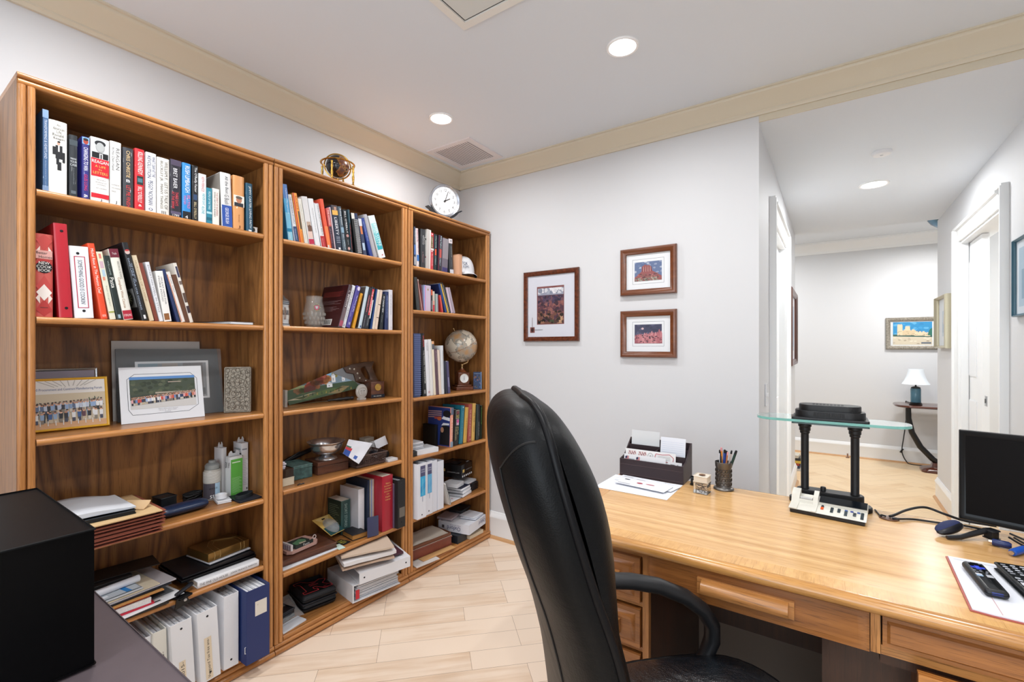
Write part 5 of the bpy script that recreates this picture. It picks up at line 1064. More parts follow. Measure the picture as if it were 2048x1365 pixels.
paint(S([(0,.40),(1.2,.62),(1.2,1.2),(0,1.2)]),'a9c4d8'); lv[0] += 1
paint(S([(.3,.75),(1.2,.78),(1.2,1.2),(.3,1.2)]),'7fb0d4'); paint(S([(0,.40),(.3,.45),(.3,.52),(0,.50)]),'8a9468')
rn = random.Random(12); lv[0] += 1
paint(S([(.1,.16),(.5,.36),(.75,.40),(.55,.26),(.25,.1)]),'56683f'); paint(S([(.02,.12),(.3,.28),(.42,.30),(.2,.12)]),'b4aa90'); paint(S([(.5,.22),(.7,.42),(.8,.40),(.66,.2)]),'8a7a58'); lv[0] += 1
for cx_,cy_,r_,col in ((.30,.48,.055,'a05040'),(.36,.52,.05,'8e5a3a'),(.44,.66,.06,'a85848'),(.50,.63,.05,'b47a4a'),(.40,.56,.05,'6b4a38'),(.64,.80,.06,'a8a060'),(.72,.86,.05,'8f8a50'),(.78,.78,.045,'3c5644'),(.86,.82,.06,'b48a4a'),(.92,.74,.05,'4a6044'),(.16,.34,.04,'7a5a3c'),(.22,.38,.045,'56603c')):
 for q in range(7): a,b = cx_ + rn.uniform(-.04,.04),cy_ + rn.uniform(-.07,.07); paint(S([(a + r_ * .6 * math.cos(2 * PI * i / 8),b + r_ * 1.5 * math.sin(2 * PI * i / 8)) for i in range(8)]),col)
lv[0] += 1
for a,b,w_,h_ in ((.565,.54,.05,.2),(.80,.64,.085,.12),(.50,.40,.07,.10),(.70,.56,.04,.10)):
 paint(S([(a,b),(a + w_,b + .01),(a + w_,b + h_),(a,b + h_)]),'e6e8ea'); paint(S([(a - .008,b + h_),(a + w_ + .008,b + h_),(a + w_ / 2,b + h_ + .07)]),'c9ccd0')
 lv[0] += 1; paint(S([(a + w_ * .3,b + h_ * .3),(a + w_ * .5,b + h_ * .3),(a + w_ * .5,b + h_ * .7),(a + w_ * .3,b + h_ * .7)]),'7a8490'); lv[0] -= 1
paint(S([(.22,.30),(.36,.36),(.36,.46),(.29,.50),(.22,.42)]),'5a2e26')
for i in range(16): a = .2 + .055 * i; paint(S([(a,.15 + .18 * a),(a + .02,.15 + .18 * a),(a + .012,.24 + .18 * a)]),'9a8a4a' if i % 2 else '384a34')
mb.build('painted_blade',t)
HW = wood('saw_handle_wood','y','5a4030','38261c','20140e',rough=.5)
outer = [SAWQ(*p) for p in ((672,298),(715,278),(760,262),(805,258),(850,248),(935,244),(936,258),(906,274),(922,320),(940,372),(952,400),(972,418),(940,432),(905,428),(878,441),(840,432),(800,420),(768,418),(760,372),(752,350),(712,352),(694,340))]
hole = [SAWQ(*p) for p in ((822,300),(850,290),(868,318),(888,372),(890,398),(872,402),(848,386),(828,350),(814,318))]
outer = [(a,b - zmin) for a,b in outer]; hole = [(a,b - zmin) for a,b in hole]
mb = MB(); K = 36
cx_ = sum(a for a,b in hole) / len(hole); cy_ = sum(b for a,b in hole) / len(hole)
def hit(poly,ang):
 d = (math.cos(ang),math.sin(ang)); best = None
 for (ax,ay),(bx,by) in zip(poly,poly[1:] + poly[:1]):
  ex,ey = bx - ax,by - ay; den = d[0] * ey - d[1] * ex
  if abs(den) < 1e-12: continue
  t_ = ((ax - cx_) * ey - (ay - cy_) * ex) / den; u_ = ((ax - cx_) * d[1] - (ay - cy_) * d[0]) / den
  if t_ > 0 and -1e-9 <= u_ <= 1 + 1e-9 and (best is None or t_ > best): best = t_
 return (cx_ + d[0] * best,cy_ + d[1] * best)
angs = [2 * PI * i / 72 for i in range(72)]; rings = []
for a in angs:
 po,ph = hit(outer,a),hit(hole,a); P4 = lambda p,d: o + e1 * p[0] + e2 * p[1] + n * d
 mid = lambda f: (ph[0] + (po[0] - ph[0]) * f,ph[1] + (po[1] - ph[1]) * f)
 rings.append([P4(ph,-.005),P4(ph,.006),P4(mid(.12),.0095),P4(mid(.88),.0095),P4(po,.006),P4(po,-.005)])
mb.loft(rings,HW,closed=True); mb.build('saw_handle',t)
for x_,y_ in ((720,308),(757,312),(782,348),(798,388),(848,412)):
 p = SAWQ(x_,y_); m2 = MB(); m2.lathe([(.0055,0),(.0055,.001),(.004,.0018),(.0002,.002)],o + e1 * p[0] + e2 * (p[1] - zmin) + n * .0094,P('b9b4a8',.35,.8),14,Matrix((e1,e2,n)).transposed()); m2.build('handle_screw',t)
blade = full
MB().rbox((-2.10,1.185,z + .040),(.030,.016,.080),P('d9d4cc',.05,spec=.9,coat=.6,alpha=.4),r=.002).build('acrylic_block',label='clear upright acrylic block half hidden by the middle bookcase post',cat='award')
t = thing('letter_opener','dagger-shaped letter opener with a black turned handle','letter opener',(-2.12,1.42,z)); p0,p1 = Vector((-2.118,1.265,z + .004)),Vector((-2.088,1.558,z + .010)); d = p1 - p0
pr = [(.50,.004),(.53,.006),(.56,.0045),(.62,.0055),(.68,.008),(.72,.0095),(.77,.008),(.80,.0075),(.84,.010),(.90,.0095),(.92,.007),(.95,.0105),(.985,.0085),(1.0,.003)]
MB().tube([p0 + d * a + Vector((0,0,.002)) for a,r in pr],[r for a,r in pr],P('1b1a1c',.35),14).build('handle',t)
MB().loft([[p0 + d * f + Vector((w_,0,0)) * 1,p0 + d * f + Vector((0,0,h_)),p0 + d * f - Vector((w_,0,0)),p0 + d * f - Vector((0,0,h_))] for f,w_,h_ in ((0,.0006,.0004),(.12,.004,.0012),(.45,.0055,.0018),(.51,.005,.0018))],P('8c8e92',.2,.95)).build('blade',t)
t = thing('glass_award','oval clear glass award beside the medal cube','award',(-2.07,1.585,z)); c = Vector((-2.065,1.588,z + .044)); M3 = Matrix.Rotation(rad(-12),3,'Z')
MB().sphere(c,.040,P('e0dcd4',.05,spec=.9,coat=.6,alpha=.4),28,16,(.38,.82,1.0),M3).box((c.x - .012,c.y - .020,z),(c.x + .012,c.y + .020,z + .010),P('e0dcd4',.05,spec=.9,coat=.6,alpha=.4)).build('glass_body',t)
mb = MB(); 
for k,(w_,zz_) in enumerate(((.018,.016),(.024,.004),(.020,-.006),(.016,-.014))):
 mb.rbox(c + M3 @ Vector((.0150 - abs(zz_) * .12,0,zz_)),(.0016,w_,.005),P('6a645e',.4),r=.0006,R=M3)
mb.ring(c + M3 @ Vector((.012,0,0)),.022,.0012,P('8a837a',.4),M3 @ Matrix.Rotation(rad(90),3,'Y') ,24,6); mb.build('etched_seal',t)
t = thing('medal_cube','dark wooden cube set with a gold medal at the right of the saw shelf','award',(-2.10,1.69,z)); R = Matrix.Rotation(rad(-10),3,'Z'); c = Vector((-2.105,1.703,z + .045))
MB().rbox(c,(.084,.084,.09),WALNUT['y'],r=.003,R=R).build('cube_block',t)
n0 = R @ Vector((1,0,0)); Rm = Matrix((R @ Vector((0,1,0)),Vector((0,0,1)),n0)).transposed()
MB().lathe([(.019,0),(.019,.002),(.017,.0026),(.016,.002),(.010,.0024),(.001,.003),(.001,0)],c + n0 * .0422 + Vector((0,0,.014)),P('c9a256',.3,.9),30,Rm).build('gold_medal',t)
mb = MB(); mb.rbox(c + n0 * .0425 + Vector((0,0,-.034)),(.0012,.082,.018),P('1f2530',.3),r=.0005,R=R); mb.text('MR. BRIDGE',c + n0 * .0433 + Vector((0,0,-.037)) + R @ Vector((0,-.026,0)),R @ Vector((0,1,0)),(0,0,1),.046,.005,P('d8d4c8')); mb.build('name_plate',t)
# ------------------------------------------------------------------ middle bookcase, fourth shelf
z = Z2[3] + .0004
t = thing('card_box','small box with a smoky clear lid over a cream base, at the left end','box',(-2.05,1.15,z))
MB().rbox((-2.065,1.142,z + .018),(.088,.092,.036),P('d8ccb4',.5),r=.002).build('base',t); MB().rbox((-2.065,1.142,z + .055),(.085,.089,.038),P('3a2c24',.15,trans=.25),r=.002).build('lid',t)
zz = z + .0746
for i,lb in enumerate(('lowest card of the little stack on the smoky-lidded box','second card of the little stack on the smoky-lidded box','third card of the little stack on the smoky-lidded box','top card of the little stack on the smoky-lidded box')):
 slab('card',lb,'card',-2.10,-2.035 + .004 * (i % 2),1.10,1.150 + .003 * (i % 3),zz + .0092 * i,.007,P('d6d0dc' if i % 2 else 'e0dde4',.5),4 * (-1) ** i,group='white cards stacked on the lidded box')
MARB = P('3f5a58',.3,var=.55,vscale=55)
t = thing('marble_box','dark green marbled box with a paler lid','box',(-2.13,1.26,z))
MB().rbox((-2.135,1.262,z + .025),(.13,.096,.050),MARB,r=.002,rz=rad(-3)).build('box_body',t); MB().rbox((-2.135,1.262,z + .0582),(.132,.098,.016),P('54706c',.3,var=.5,vscale=50),r=.003,rz=rad(-3)).build('lid',t)
t = thing('folded_umbrella','black folded umbrella lying behind the marbled box','umbrella',(-2.17,1.3,z)); 
MB().tube([(-2.215,1.11,z + .012),(-2.215,1.18,z + .03),(-2.218,1.28,z + .070),(-2.220,1.40,z + .098)],[.004,.009,.012,.010],P('15161a',.5),10).build('folded_canopy',t)
MB().tube([(-2.1985,1.20,z + .052),(-2.201,1.32,z + .100)],.0035,P('2a2b30',.3),8).build('rib',t)
t = thing('wooden_box','flat dark walnut box under the silver bowl','box',(-2.12,1.42,z))
MB().rbox((-2.120,1.418,z + .020),(.135,.165,.040),WALNUT['y'],r=.0015,rz=rad(-6)).build('box_base',t); MB().rbox((-2.120,1.418,z + .0508),(.135,.165,.020),WALNUT['y'],r=.0015,rz=rad(-6)).build('box_lid',t)
zb = z + .0612; c = Vector((-2.110,1.408,zb)); SIL = P('d2d3d6',.2,.92)
t = thing('silver_bowl','polished silver footed bowl on the walnut box','bowl',c)
MB().lathe([(.001,.004),(.030,.003),(.052,.003),(.053,0),(.054,.002),(.050,.008),(.030,.017),(.024,.022),(.022,.027),(.001,.028)],c,SIL,44).build('foot',t)
MB().lathe([(.001,.028),(.022,.028),(.05,.031),(.068,.042),(.076,.058),(.080,.078),(.092,.088),(.0925,.090),(.091,.0905),(.0785,.0805),(.073,.060),(.064,.045),(.048,.034),(.001,.031)],c,SIL,48).build('bowl_body',t)
# crumpled printed sheet with coloured cloths
def crumple(name,label,cat,P0,P1,P2,P3,N,amp,m,seed,par=None,bands=()):
 rn = random.Random(seed); mb = MB(); ph = [rn.uniform(0,6) for _ in range(6)]
 nn = (Vector(P1) - Vector(P0)).cross(Vector(P3) - Vector(P0)).normalized(); vs = []
 for j in range(N + 1):
  for i in range(N + 1):
   a,b = i / N,j / N; p = (Vector(P0) * (1 - a) + Vector(P1) * a) * (1 - b) + (Vector(P3) * (1 - a) + Vector(P2) * a) * b
   vs.append(p + nn * amp * (math.sin(5 * a + 3 * b + ph[0]) + .6 * math.sin(9 * b - 4 * a + ph[1]) + .4 * math.sin(14 * a + ph[2])))
 mb.add(vs,[],m)
 for j in range(N):
  for i in range(N):
   mm = m
   for (a0,b0,a1,b1,m2) in bands:
    if a0 <= (i + .5) / N <= a1 and b0 <= (j + .5) / N <= b1: mm = m2
   mb.f.append((j * (N + 1) + i,j * (N + 1) + i + 1,(j + 1) * (N + 1) + i + 1,(j + 1) * (N + 1) + i)); mb.m.append(mb.mi(mm))
 K = len(vs); tops = list(mb.f); tm = list(mb.m)
 mb.v.extend(v - nn * .0008 for v in vs)
 for f in tops: mb.f.append(tuple(K + k for k in reversed(f))); mb.m.append(mb.mi(m))
 ring = list(range(N + 1)) + [(j + 1) * (N + 1) + N for j in range(N)] + [N * (N + 1) + i for i in range(N - 1,-1,-1)] + [j * (N + 1) for j in range(N - 1,0,-1)]
 for a,b in zip(ring,ring[1:] + ring[:1]): mb.f.append((b,a,K + a,K + b)); mb.m.append(mb.mi(m))
 return mb.build(name,par,label=label,cat=cat) if par is None else mb.build(name,par)
crumple('printed_leaflet','creased white leaflet draped between the silver bowl and the basket','leaflet',(-1.998,1.425,z + .098),(-1.985,1.510,z + .030),(-1.998,1.605,z + .118),(-2.020,1.478,z + .158),12,.0016,P('d6d6dc',.5),3,bands=((.0,.0,.35,.32,P('2c4a94',.5)),(.0,.33,.3,.5,P('b83440',.5)),(.0,.5,.28,.62,P('2c6a50',.5)),(.55,.1,.75,.25,P('3a5aa0',.5)),(.4,.8,.95,.84,P('b9b4d0',.5))))
# brown lattice basket
t = thing('plastic_basket','small brown plastic lattice basket full of oddments','basket',(-2.04,1.61,z)); BR = P('4e3a34',.45)
bc = Vector((-2.065,1.605,z)); bx,by,bh = .062,.085,.062; fl = 1.14; mb = MB(); Rb = Matrix.Rotation(rad(-5),3,'Z')
mb.rbox(bc + Vector((0,0,.003)),(bx * 2,by * 2,.005),BR,r=.002,R=Rb)
def BP_(s_,h): k = 1 + (fl - 1) * h / bh; return [bc + Rb @ Vector((sx * bx * k * s_,sy * by * k * s_,h)) for sx,sy in ((1,-1),(1,1),(-1,1),(-1,-1))]
for h,r_ in ((.006,.0022),(.014,.0016),(.052,.0016),(.062,.0036)): mb.tube(BP_(1,h),r_,BR,6,closed=True)
for k in (1,2,3,4): mb.tube(BP_(1,.014 + .0077 * k),.0011,BR,5,closed=True)
for s_ in range(4):
 nseg = 16 if s_ % 2 == 0 else 12
 lo,mi_,hi = BP_(1,.006),BP_(1,.014),BP_(1,.060); q = (s_ + 1) % 4
 for k in range(nseg + 1): f = k / nseg; mb.tube([lo[s_].lerp(lo[q],f),hi[s_].lerp(hi[q],f)],.0013,BR,5)
 f0 = lo[s_].lerp(lo[q],0)
 mb.add([lo[s_] ,lo[q],mi_[q],mi_[s_]],[(0,1,2,3)],BR)
mb.build('lattice',t)
zq = z + .0062
MB().rbox((-2.075,1.57,zq + .020),(.06,.05,.040),P('17181d',.4),r=.008,rz=rad(15)).build('black_pouch',label='black pouch in the left half of the brown basket',cat='pouch')
MB().sphere((-2.05,1.655,zq + .045),.030,P('23252b',.25),20,12,(1,.72,.5)).build('computer_mouse',label='dark rounded computer mouse at the right of the brown basket',cat='mouse')
for i,(col,lb,p) in enumerate((('a8303c','red rolled cloth strip',(-2.075,1.552,zq + .057)),('2f6a52','green rolled cloth strip',(-2.09,1.575,zq + .062)),('2f4486','blue rolled cloth strip',(-2.052,1.535,zq + .046)))):
 MB().tube([Vector(p) + Vector((0,-.018,0)),p,Vector(p) + Vector((.004,.016,.004))],[.007,.009,.007],P(col,.7),10).build('cloth_roll',label=lb + ' at the left rim of the brown basket',cat='cloth',group='coloured cloth rolls in the basket')
slab('small_carton','grey carton with paler lid stacked at the back right of the shelf','box',-2.235,-2.175,1.700,1.77,z,.052,P('a49a8c',.6),0)
slab('small_carton','upper grey carton under the lidded stack at the back right','box',-2.230,-2.180,1.698,1.764,z + .0524,.055,P('b0a698',.6),2)
slab('note_block','white paper block beside the grey cartons','paper',-2.16,-2.12,1.712,1.742,z,.088,P('d9d9da',.6),8)
MB().tube([(-2.15,1.762,z + .024),(-2.06,1.748,z + .024)],.022,P('131417',.5),16).build('black_roll',label='thick black roll standing behind the basket at the shelf right',cat='roll')
MB().rbox((-2.098,1.7455,z + .088),(.0012,.082,.05),P('e2e3e8',.5),r=.0005,R=Matrix.Rotation(rad(12),3,'X') @ Matrix.Rotation(rad(-15),3,'Y')).build('white_card',label='white printed card propped over the black roll',cat='card')
slab('white_envelopes','white papers poking out right of the brown basket','paper',-2.04,-1.985,1.705,1.770,z,.012,P('d2d0d0',.6),-3)
MB().tube([(-1.985,1.180,z + .003),(-1.990,1.192,z + .005),(-1.984,1.200,z + .003),(-1.992,1.208,z + .003),(-1.987,1.214,z + .003)],.0026,P('2a2222',.4),6).build('metal_clip',label='tiny dark metal clip at the front edge of the shelf',cat='clip')
# ------------------------------------------------------------------ middle bookcase, fifth shelf
z = Z2[4] + .0004
slab('white_paper','white papers under the dark wooden plaque','paper',-2.20,-1.985,1.112,1.385,z,.004,P('dcdde2',.5),0)
slab('wooden_plaque','dark walnut plaque lying flat on white papers','plaque',-2.195,-2.005,1.114,1.400,z + .0044,.028,WALNUT['y'],-3,r=.004)
zp = z + .033
t = thing('stadium_model','small painted baseball stadium model lying on the walnut plaque','model',(-2.13,1.25,zp)); R = Matrix.Rotation(rad(6),3,'Z'); c = Vector((-2.105,1.25,zp))
PK = P('c9a094',.6); q3 = lambda x,y: c + R @ Vector((x,y,0))
def prismz(mb,pts,z0,z1,m): mb.prism(pts,c,R @ Vector((1,0,0)),R @ Vector((0,1,0)),(0,0,1),z0,z1,m)
mb = MB(); prismz(mb,[(.060,-.070),(.060,.060),(.045,.078),(.020,.085),(-.050,.080),(-.062,.040),(-.058,-.060),(-.02,-.080),(.04,-.085)],.0003,.015,PK); mb.build('model_base',t)
mb = MB(); prismz(mb,[(.044,-.052),(.044,.030),(.010,.060),(-.040,.055),(-.048,-.040),(.0,-.060)],.0152,.0165,P('2e3a34',.6)); prismz(mb,[(.020,-.02),(.034,.02),(.0,.045),(-.03,.03),(-.01,-.02)],.0166,.018,P('5d8a66',.6)); prismz(mb,[(.03,-.006),(.038,.018),(.018,.034),(.01,.0)],.0181,.0188,P('c9c0aa',.6)); mb.build('playing_field',t)
mb = MB(); prismz(mb,[(.056,-.074),(.058,-.066),(-.045,-.062),(-.045,-.070)],.0152,.043,P('dcd6d8',.5))
for k in range(7): prismz(mb,[(.050 - .014 * k,-.0755),(.042 - .014 * k,-.0755),(.042 - .014 * k,-.0735),(.050 - .014 * k,-.0735)],.018,.038,P('9a90a0',.5))
prismz(mb,[(.050,-.05),(.056,-.05),(.056,.045),(.050,.045)],.0152,.030,P('2c3634',.5)); mb.build('grandstand',t)
mb = MB(); mb.text('Team',q3(.0565,-.012) + Vector((0,0,.017)),R @ Vector((0,1,0)),(0,0,1),.035,.010,P('e6e6e6')); mb.ring(q3(.030,.072) + Vector((0,0,.026)),.009,.002,P('d8ccc8',.4),R @ Matrix.Rotation(rad(90),3,'Y'),16,6); mb.build('sign_board',t)
t = thing('blister_pack','yellow and dark green hang card with a clear plastic blister, leaning behind the plaque','package',(-2.12,1.47,z)); 
o = Vector((-2.075,1.412,z + .0345)); e1 = Vector((-.25,.97,0)).normalized() ; e2 = Vector((-.83,-.18,.46)).normalized(); e1 = (e1 - e2 * e1.dot(e2)).normalized(); n = e1.cross(e2)
mb = MB(); mb.prism([(0,0),(.095,0),(.105,.13),(-.008,.135)],o,e1,e2,n,-.0006,0,P('d6b260',.5)); cv = Canvas(mb,o,e1,e2,.10,.132)
cv.rect(.02,.02,.97,.45,'1e4a4c').up(); 
for i in range(9): cv.poly([(.5,.5),(.08 + .1 * i,.97),(.13 + .1 * i,.97)],'f0dca0')
cv.up().rect(.40,.84,.60,.90,'1c1a16'); mb.build('hang_card',t)
mb = MB(); mb.loft([[o + e1 * (.05 + rx * math.cos(2 * PI * k / 20)) + e2 * (.055 + ry * math.sin(2 * PI * k / 20)) + n * h for k in range(20)] for rx,ry,h in ((.036,.05,.001),(.033,.045,.014),(.026,.034,.022),(.01,.012,.025))],P('dfe6ea',.08,trans=.6,spec=.8,alpha=.55)); mb.build('clear_blister',t)
def yb(cv): cv.rect(.05,.05,.95,.95,'17181a').up(); cv.text('PULL UP',.1,.62,.8,.85,'d8cc50').text('AND GO',.1,.35,.8,.56,'d8cc50').rect(.1,.2,.7,.24,'d8cc50')
slab('printed_card','black card with yellow lettering beside the plaque corner','card',-2.065,-2.000,1.425,1.470,z,.0035,P('1a1b1d',.4),12,art=yb)
slab('printed_card','pale green card poking out at the front of the shelf','card',-2.03,-1.968,1.388,1.422,z,.003,P('c9dcd2',.5),-8)
t = thing('small_bible','small thick black leather book with gilt page edges lying flat','book',(-2.06,1.53,z)); R = Matrix.Rotation(rad(-8),3,'Z'); c = Vector((-2.055,1.535,z + .014))
for s_,nm in ((-1,'back_cover'),(1,'front_cover')): MB().rbox(c + Vector((0,0,s_ * .0127)),(.115,.082,.0024),P('191a1f',.5,bump=.3,bscale=500),r=.001,R=R).build(nm,t)
MB().rbox(c,(.108,.077,.0228),P('b98a4c',.4,.3),r=.001,R=R).build('gilt_pages',t)
sB = Shelf(Z2[4],530,920,3.413,'books standing on the fifth shelf of the middle bookcase',xs=-2.05)
def scr(cv):
 cv.rect(.01,.01,.99,.99,P('20342c',.4)).up(); 
 for i in range(14): cv.rect(.12,.12 + .055 * i,.86 - .1 * (i % 4),.135 + .055 * i,'7c8a72')
sB.book(522,583,(520,287),'3f5f5c','thick dark green paperback shorter than its neighbours, fifth shelf',depth=.12,xs=-2.115,art=scr,hard=False,bands=[(.02,.98,'2f4a48',.1,.9)],texts=[('SHORT STORIES',.1,.8,'9ab0a8',.35,.65)])
sB.book(640,682,(638,206),'d9d9de','white hardback with a plain white cover facing left, fifth shelf',depth=.16,xs=-2.058,side='cfcdd2')
sB.book(704,716,(704,142),'26344c','large dark navy hardback cover behind the white one, fifth shelf',depth=.19,xs=-2.040,side='1f2a3c')
sB.book(722,748,(722,140),'c9bfae','tall cream and grey spined volume left of the red dictionary',depth=.19,xs=-2.034,bands=[(.0,1,'8494b4',.0,.4)])
sB.book(757,833,(757,133),'a01f30','thick crimson dictionary with gilt lettering',depth=.20,xs=-1.968,rough=.35,texts=[("Webster's",.12,.15,'d9b866',.28,.72,'h'),('Encyclopedic',.17,.20,'d9b866',.16,.84,'h'),('Unabridged',.22,.25,'d9b866',.2,.8,'h'),('Dictionary',.27,.30,'d9b866',.16,.84,'h'),('of the',.32,.345,'d9b866',.38,.62,'h'),('English',.37,.40,'d9b866',.28,.72,'h'),('Language',.42,.45,'d9b866',.26,.74,'h')])
sB.book(835,840,(836,180),'5c4a60','very thin purple booklet between dictionary and black binder',depth=.18,xs=-1.962,hard=False)
yB = 1.7245; t = binder(yB,yB + .0554,-1.936,.262,z,'black binder with a grey label, at the right end of the fifth shelf',P('17191c',.35),0,lambda cv: cv.rect(.2,.22,.9,.42,'6a645c'),(.03,.24),depth=.27,group=None)
MB().rbox((-1.968,1.585,z + .052),(.0012,.066,.10),P('3b3f5c',.4),r=.0004,R=Matrix.Rotation(rad(-4),3,'X') @ Matrix.Rotation(rad(-6),3,'Y') @ Matrix.Rotation(rad(-8),3,'Z')).build('leaflet',label='blue-grey leaflet leaning against the foot of the crimson dictionary',cat='leaflet')
# ------------------------------------------------------------------ middle bookcase, bottom shelf
z = Z2[5] + .0004
t = thing('zip_case','black padded zip case with a red outlined emblem on its lid','case',(-2.12,1.33,z)); c = Vector((-2.120,1.338,z)); ra = rad(-10); R = Matrix.Rotation(ra,3,'Z')
FAB = P('17181c',.6,bump=.4,bscale=900)
MB().rbox(c + Vector((0,0,.022)),(.19,.165,.043),FAB,r=.018,R=R,seg=4).build('case_base',t); MB().rbox(c + Vector((0,0,.0625)),(.19,.165,.036),FAB,r=.017,R=R,seg=4).build('case_lid',t)
MB().rbox(c + Vector((0,0,.0440)),(.1935,.1685,.004),P('2c2d32',.4),r=.0019,R=R).build('zip',t)
cv = Canvas(mb := MB(),c + R @ Vector((.085,-.078,.0807)),R @ Vector((0,1,0)),R @ Vector((-1,0,0)),.156,.17)
Rp = [(.08,.10),(.52,.10),(.52,.22),(.44,.22),(.44,.34),(.54,.34),(.70,.10),(.96,.10),(.96,.24),(.88,.24),(.78,.42),(.90,.52),(.96,.62),(.80,.70),(.62,.62),(.44,.70),(.30,.88),(.06,.88),(.06,.76),(.16,.76),(.20,.66),(.20,.22),(.08,.22)]
for i in range(len(Rp)): (a,b),(c_,d_) = Rp[i],Rp[(i + 1) % len(Rp)]; cv.line(a,b,c_,d_,.0019,'c23a44')
cv.line(.40,.46,.66,.46,.0019,'c23a44').line(.40,.56,.62,.56,.0019,'c23a44').text('UR',.40,.48,.56,.54,'7a2a30').line(.72,.16,.82,.22,.0012,'7a2a30').line(.82,.16,.72,.22,.0012,'7a2a30'); mb.build('emblem',t)
t = thing('large_ring_binder','thick white binder lying flat, fanned open toward the room','binder',(-2.03,1.56,z)); R = Matrix.Rotation(rad(-9),3,'Z'); c = Vector((-2.045,1.600,z)); W3 = P('d9dade',.35)
MB().prism([(-.145,0),(.125,0),(.125,.004),(-.139,.004),(-.139,.082),(.125,.078),(.125,.082),(-.145,.086)],c + R @ Vector((0,0,0)),R @ Vector((0,1,0)),(0,0,1),R @ Vector((1,0,0)),-.14,.135,W3).build('cover',t)
rn = random.Random(4)
for k in range(9):
 zz = .006 + .0078 * k; mb = MB(); mb.rbox(c + R @ Vector((-.004 + rn.uniform(-.004,.006),.0 + .004 * math.sin(k),zz + .004)),(.25,.245 - .006 * (k % 3),.0066),P('dadbdf' if k % 2 else 'c6c8ce',.6),r=.001,R=R); mb.build('sheet_bundle',t)
MB().rbox(c + R @ Vector((.1325,-.118,.034)),(.003,.022,.045),P('c02c38',.4),r=.001,R=R).build('red_tab',t)
zb = z + .0872
t = thing('open_ring_binder','white binder with two black rivets lying half open on the thick one','binder',(-2.03,1.66,zb)); R = Matrix.Rotation(rad(-16),3,'Z') @ Matrix.Rotation(rad(2),3,'X'); c = Vector((-2.02,1.625,zb + .006))
MB().prism([(.148,0),(-.120,.0),(-.120,.0035),(.144,.0035),(.144,.050),(-.12,.062),(-.12,.0655),(.148,.054)],c,R @ Vector((1,0,0)),(0,0,1),R @ Vector((0,1,0)),-.13,.145,W3).build('cover',t)
for y_ in (-.105,.120): MB().lathe([(.0042,0),(.0034,.0012),(.0002,.0014)],c + R @ Vector((.1484,y_,0)) + Vector((0,0,.028)),P('26272b',.3,.5),12,R @ Matrix.Rotation(rad(90),3,'Y')).build('rivet',t)
MB().rbox(c + R @ Vector((.0,.02,0)) + Vector((0,0,.0125)),(.24,.22,.016),P('d6d7dc',.6),r=.001,R=R).build('sheets',t)
mb = MB(); 
for y_ in (-.10,.0,.10): mb.ring(c + R @ Vector((.118,y_,0)) + Vector((0,0,.029)),.019,.0015,P('9a9ca0',.2,.95),R @ Matrix.Rotation(rad(90),3,'X'),18,6)
mb.rbox(c + R @ Vector((.118,0,0)) + Vector((0,0,.0055)),(.03,.22,.004),P('2a2a2e',.3,.8),r=.001,R=R); mb.build('ring_mechanism',t)
zb += .074
slab('booklet','maroon and black booklet on the half open white binder','booklet',-2.05,-1.89,1.60,1.735,zb + .0,.010,P('4a2a36',.4),-16)
zb += .0108
for i,(lb,cl,r_,h) in enumerate((('lowest tan envelope of the loose pile on the white binders','b9a08c',-24,.006),('stack of white papers between the tan envelopes','d8d6d6',-20,.012),('topmost tan envelope with curling edges on the bottom-shelf pile','c4b09c',-26,.006))):
 z0 = zb; y0,y1,x0,x1 = 1.435,1.67,-2.10,-1.90
 nn = crumple('tan_envelope' if i != 1 else 'white_papers',lb,'envelope' if i != 1 else 'paper',*[Vector(((x0 + x1) / 2,(y0 + y1) / 2,z0 + .006 + k_)) + Matrix.Rotation(rad(r_),3,'Z') @ Vector((sx * .105,sy * .125,0)) for sx,sy,k_ in ((1,-1,.0),(1,1,.002),(-1,1,.0),(-1,-1,.002))],10,.0016,P(cl,.6),20 + i)
 md = nn.modifiers.new('thickness','SOLIDIFY'); md.thickness = h; md.offset = 1
 zb += h + .019
t = thing('bagged_gadget','black gadget sealed in a crinkled clear bag at the left end','packaged gadget',(-2.05,1.16,z))
MB().rbox((-2.095,1.165,z + .030),(.10,.075,.040),P('1a1c22',.3),r=.004,rz=rad(10)).build('gadget',t)
mb = MB(); 
for i in range(5): mb.rbox((-2.046,1.155 + .004 * i,z + .016 + .009 * i),(.004,.06,.004),P('3c3f46',.3),r=.001,rz=rad(10))
mb.build('connector_strip',t)
b = crumple('clear_bag','','',(-2.01,1.09,z + .020),(-2.02,1.235,z + .016),(-2.17,1.245,z + .062),(-2.16,1.10,z + .066),14,.004,FILM,6,t)
slab('white_leaflet','white leaflets lying in front of the bagged gadget','leaflet',-2.045,-1.985,1.105,1.225,z,.006,P('d9dbe0',.5),8)
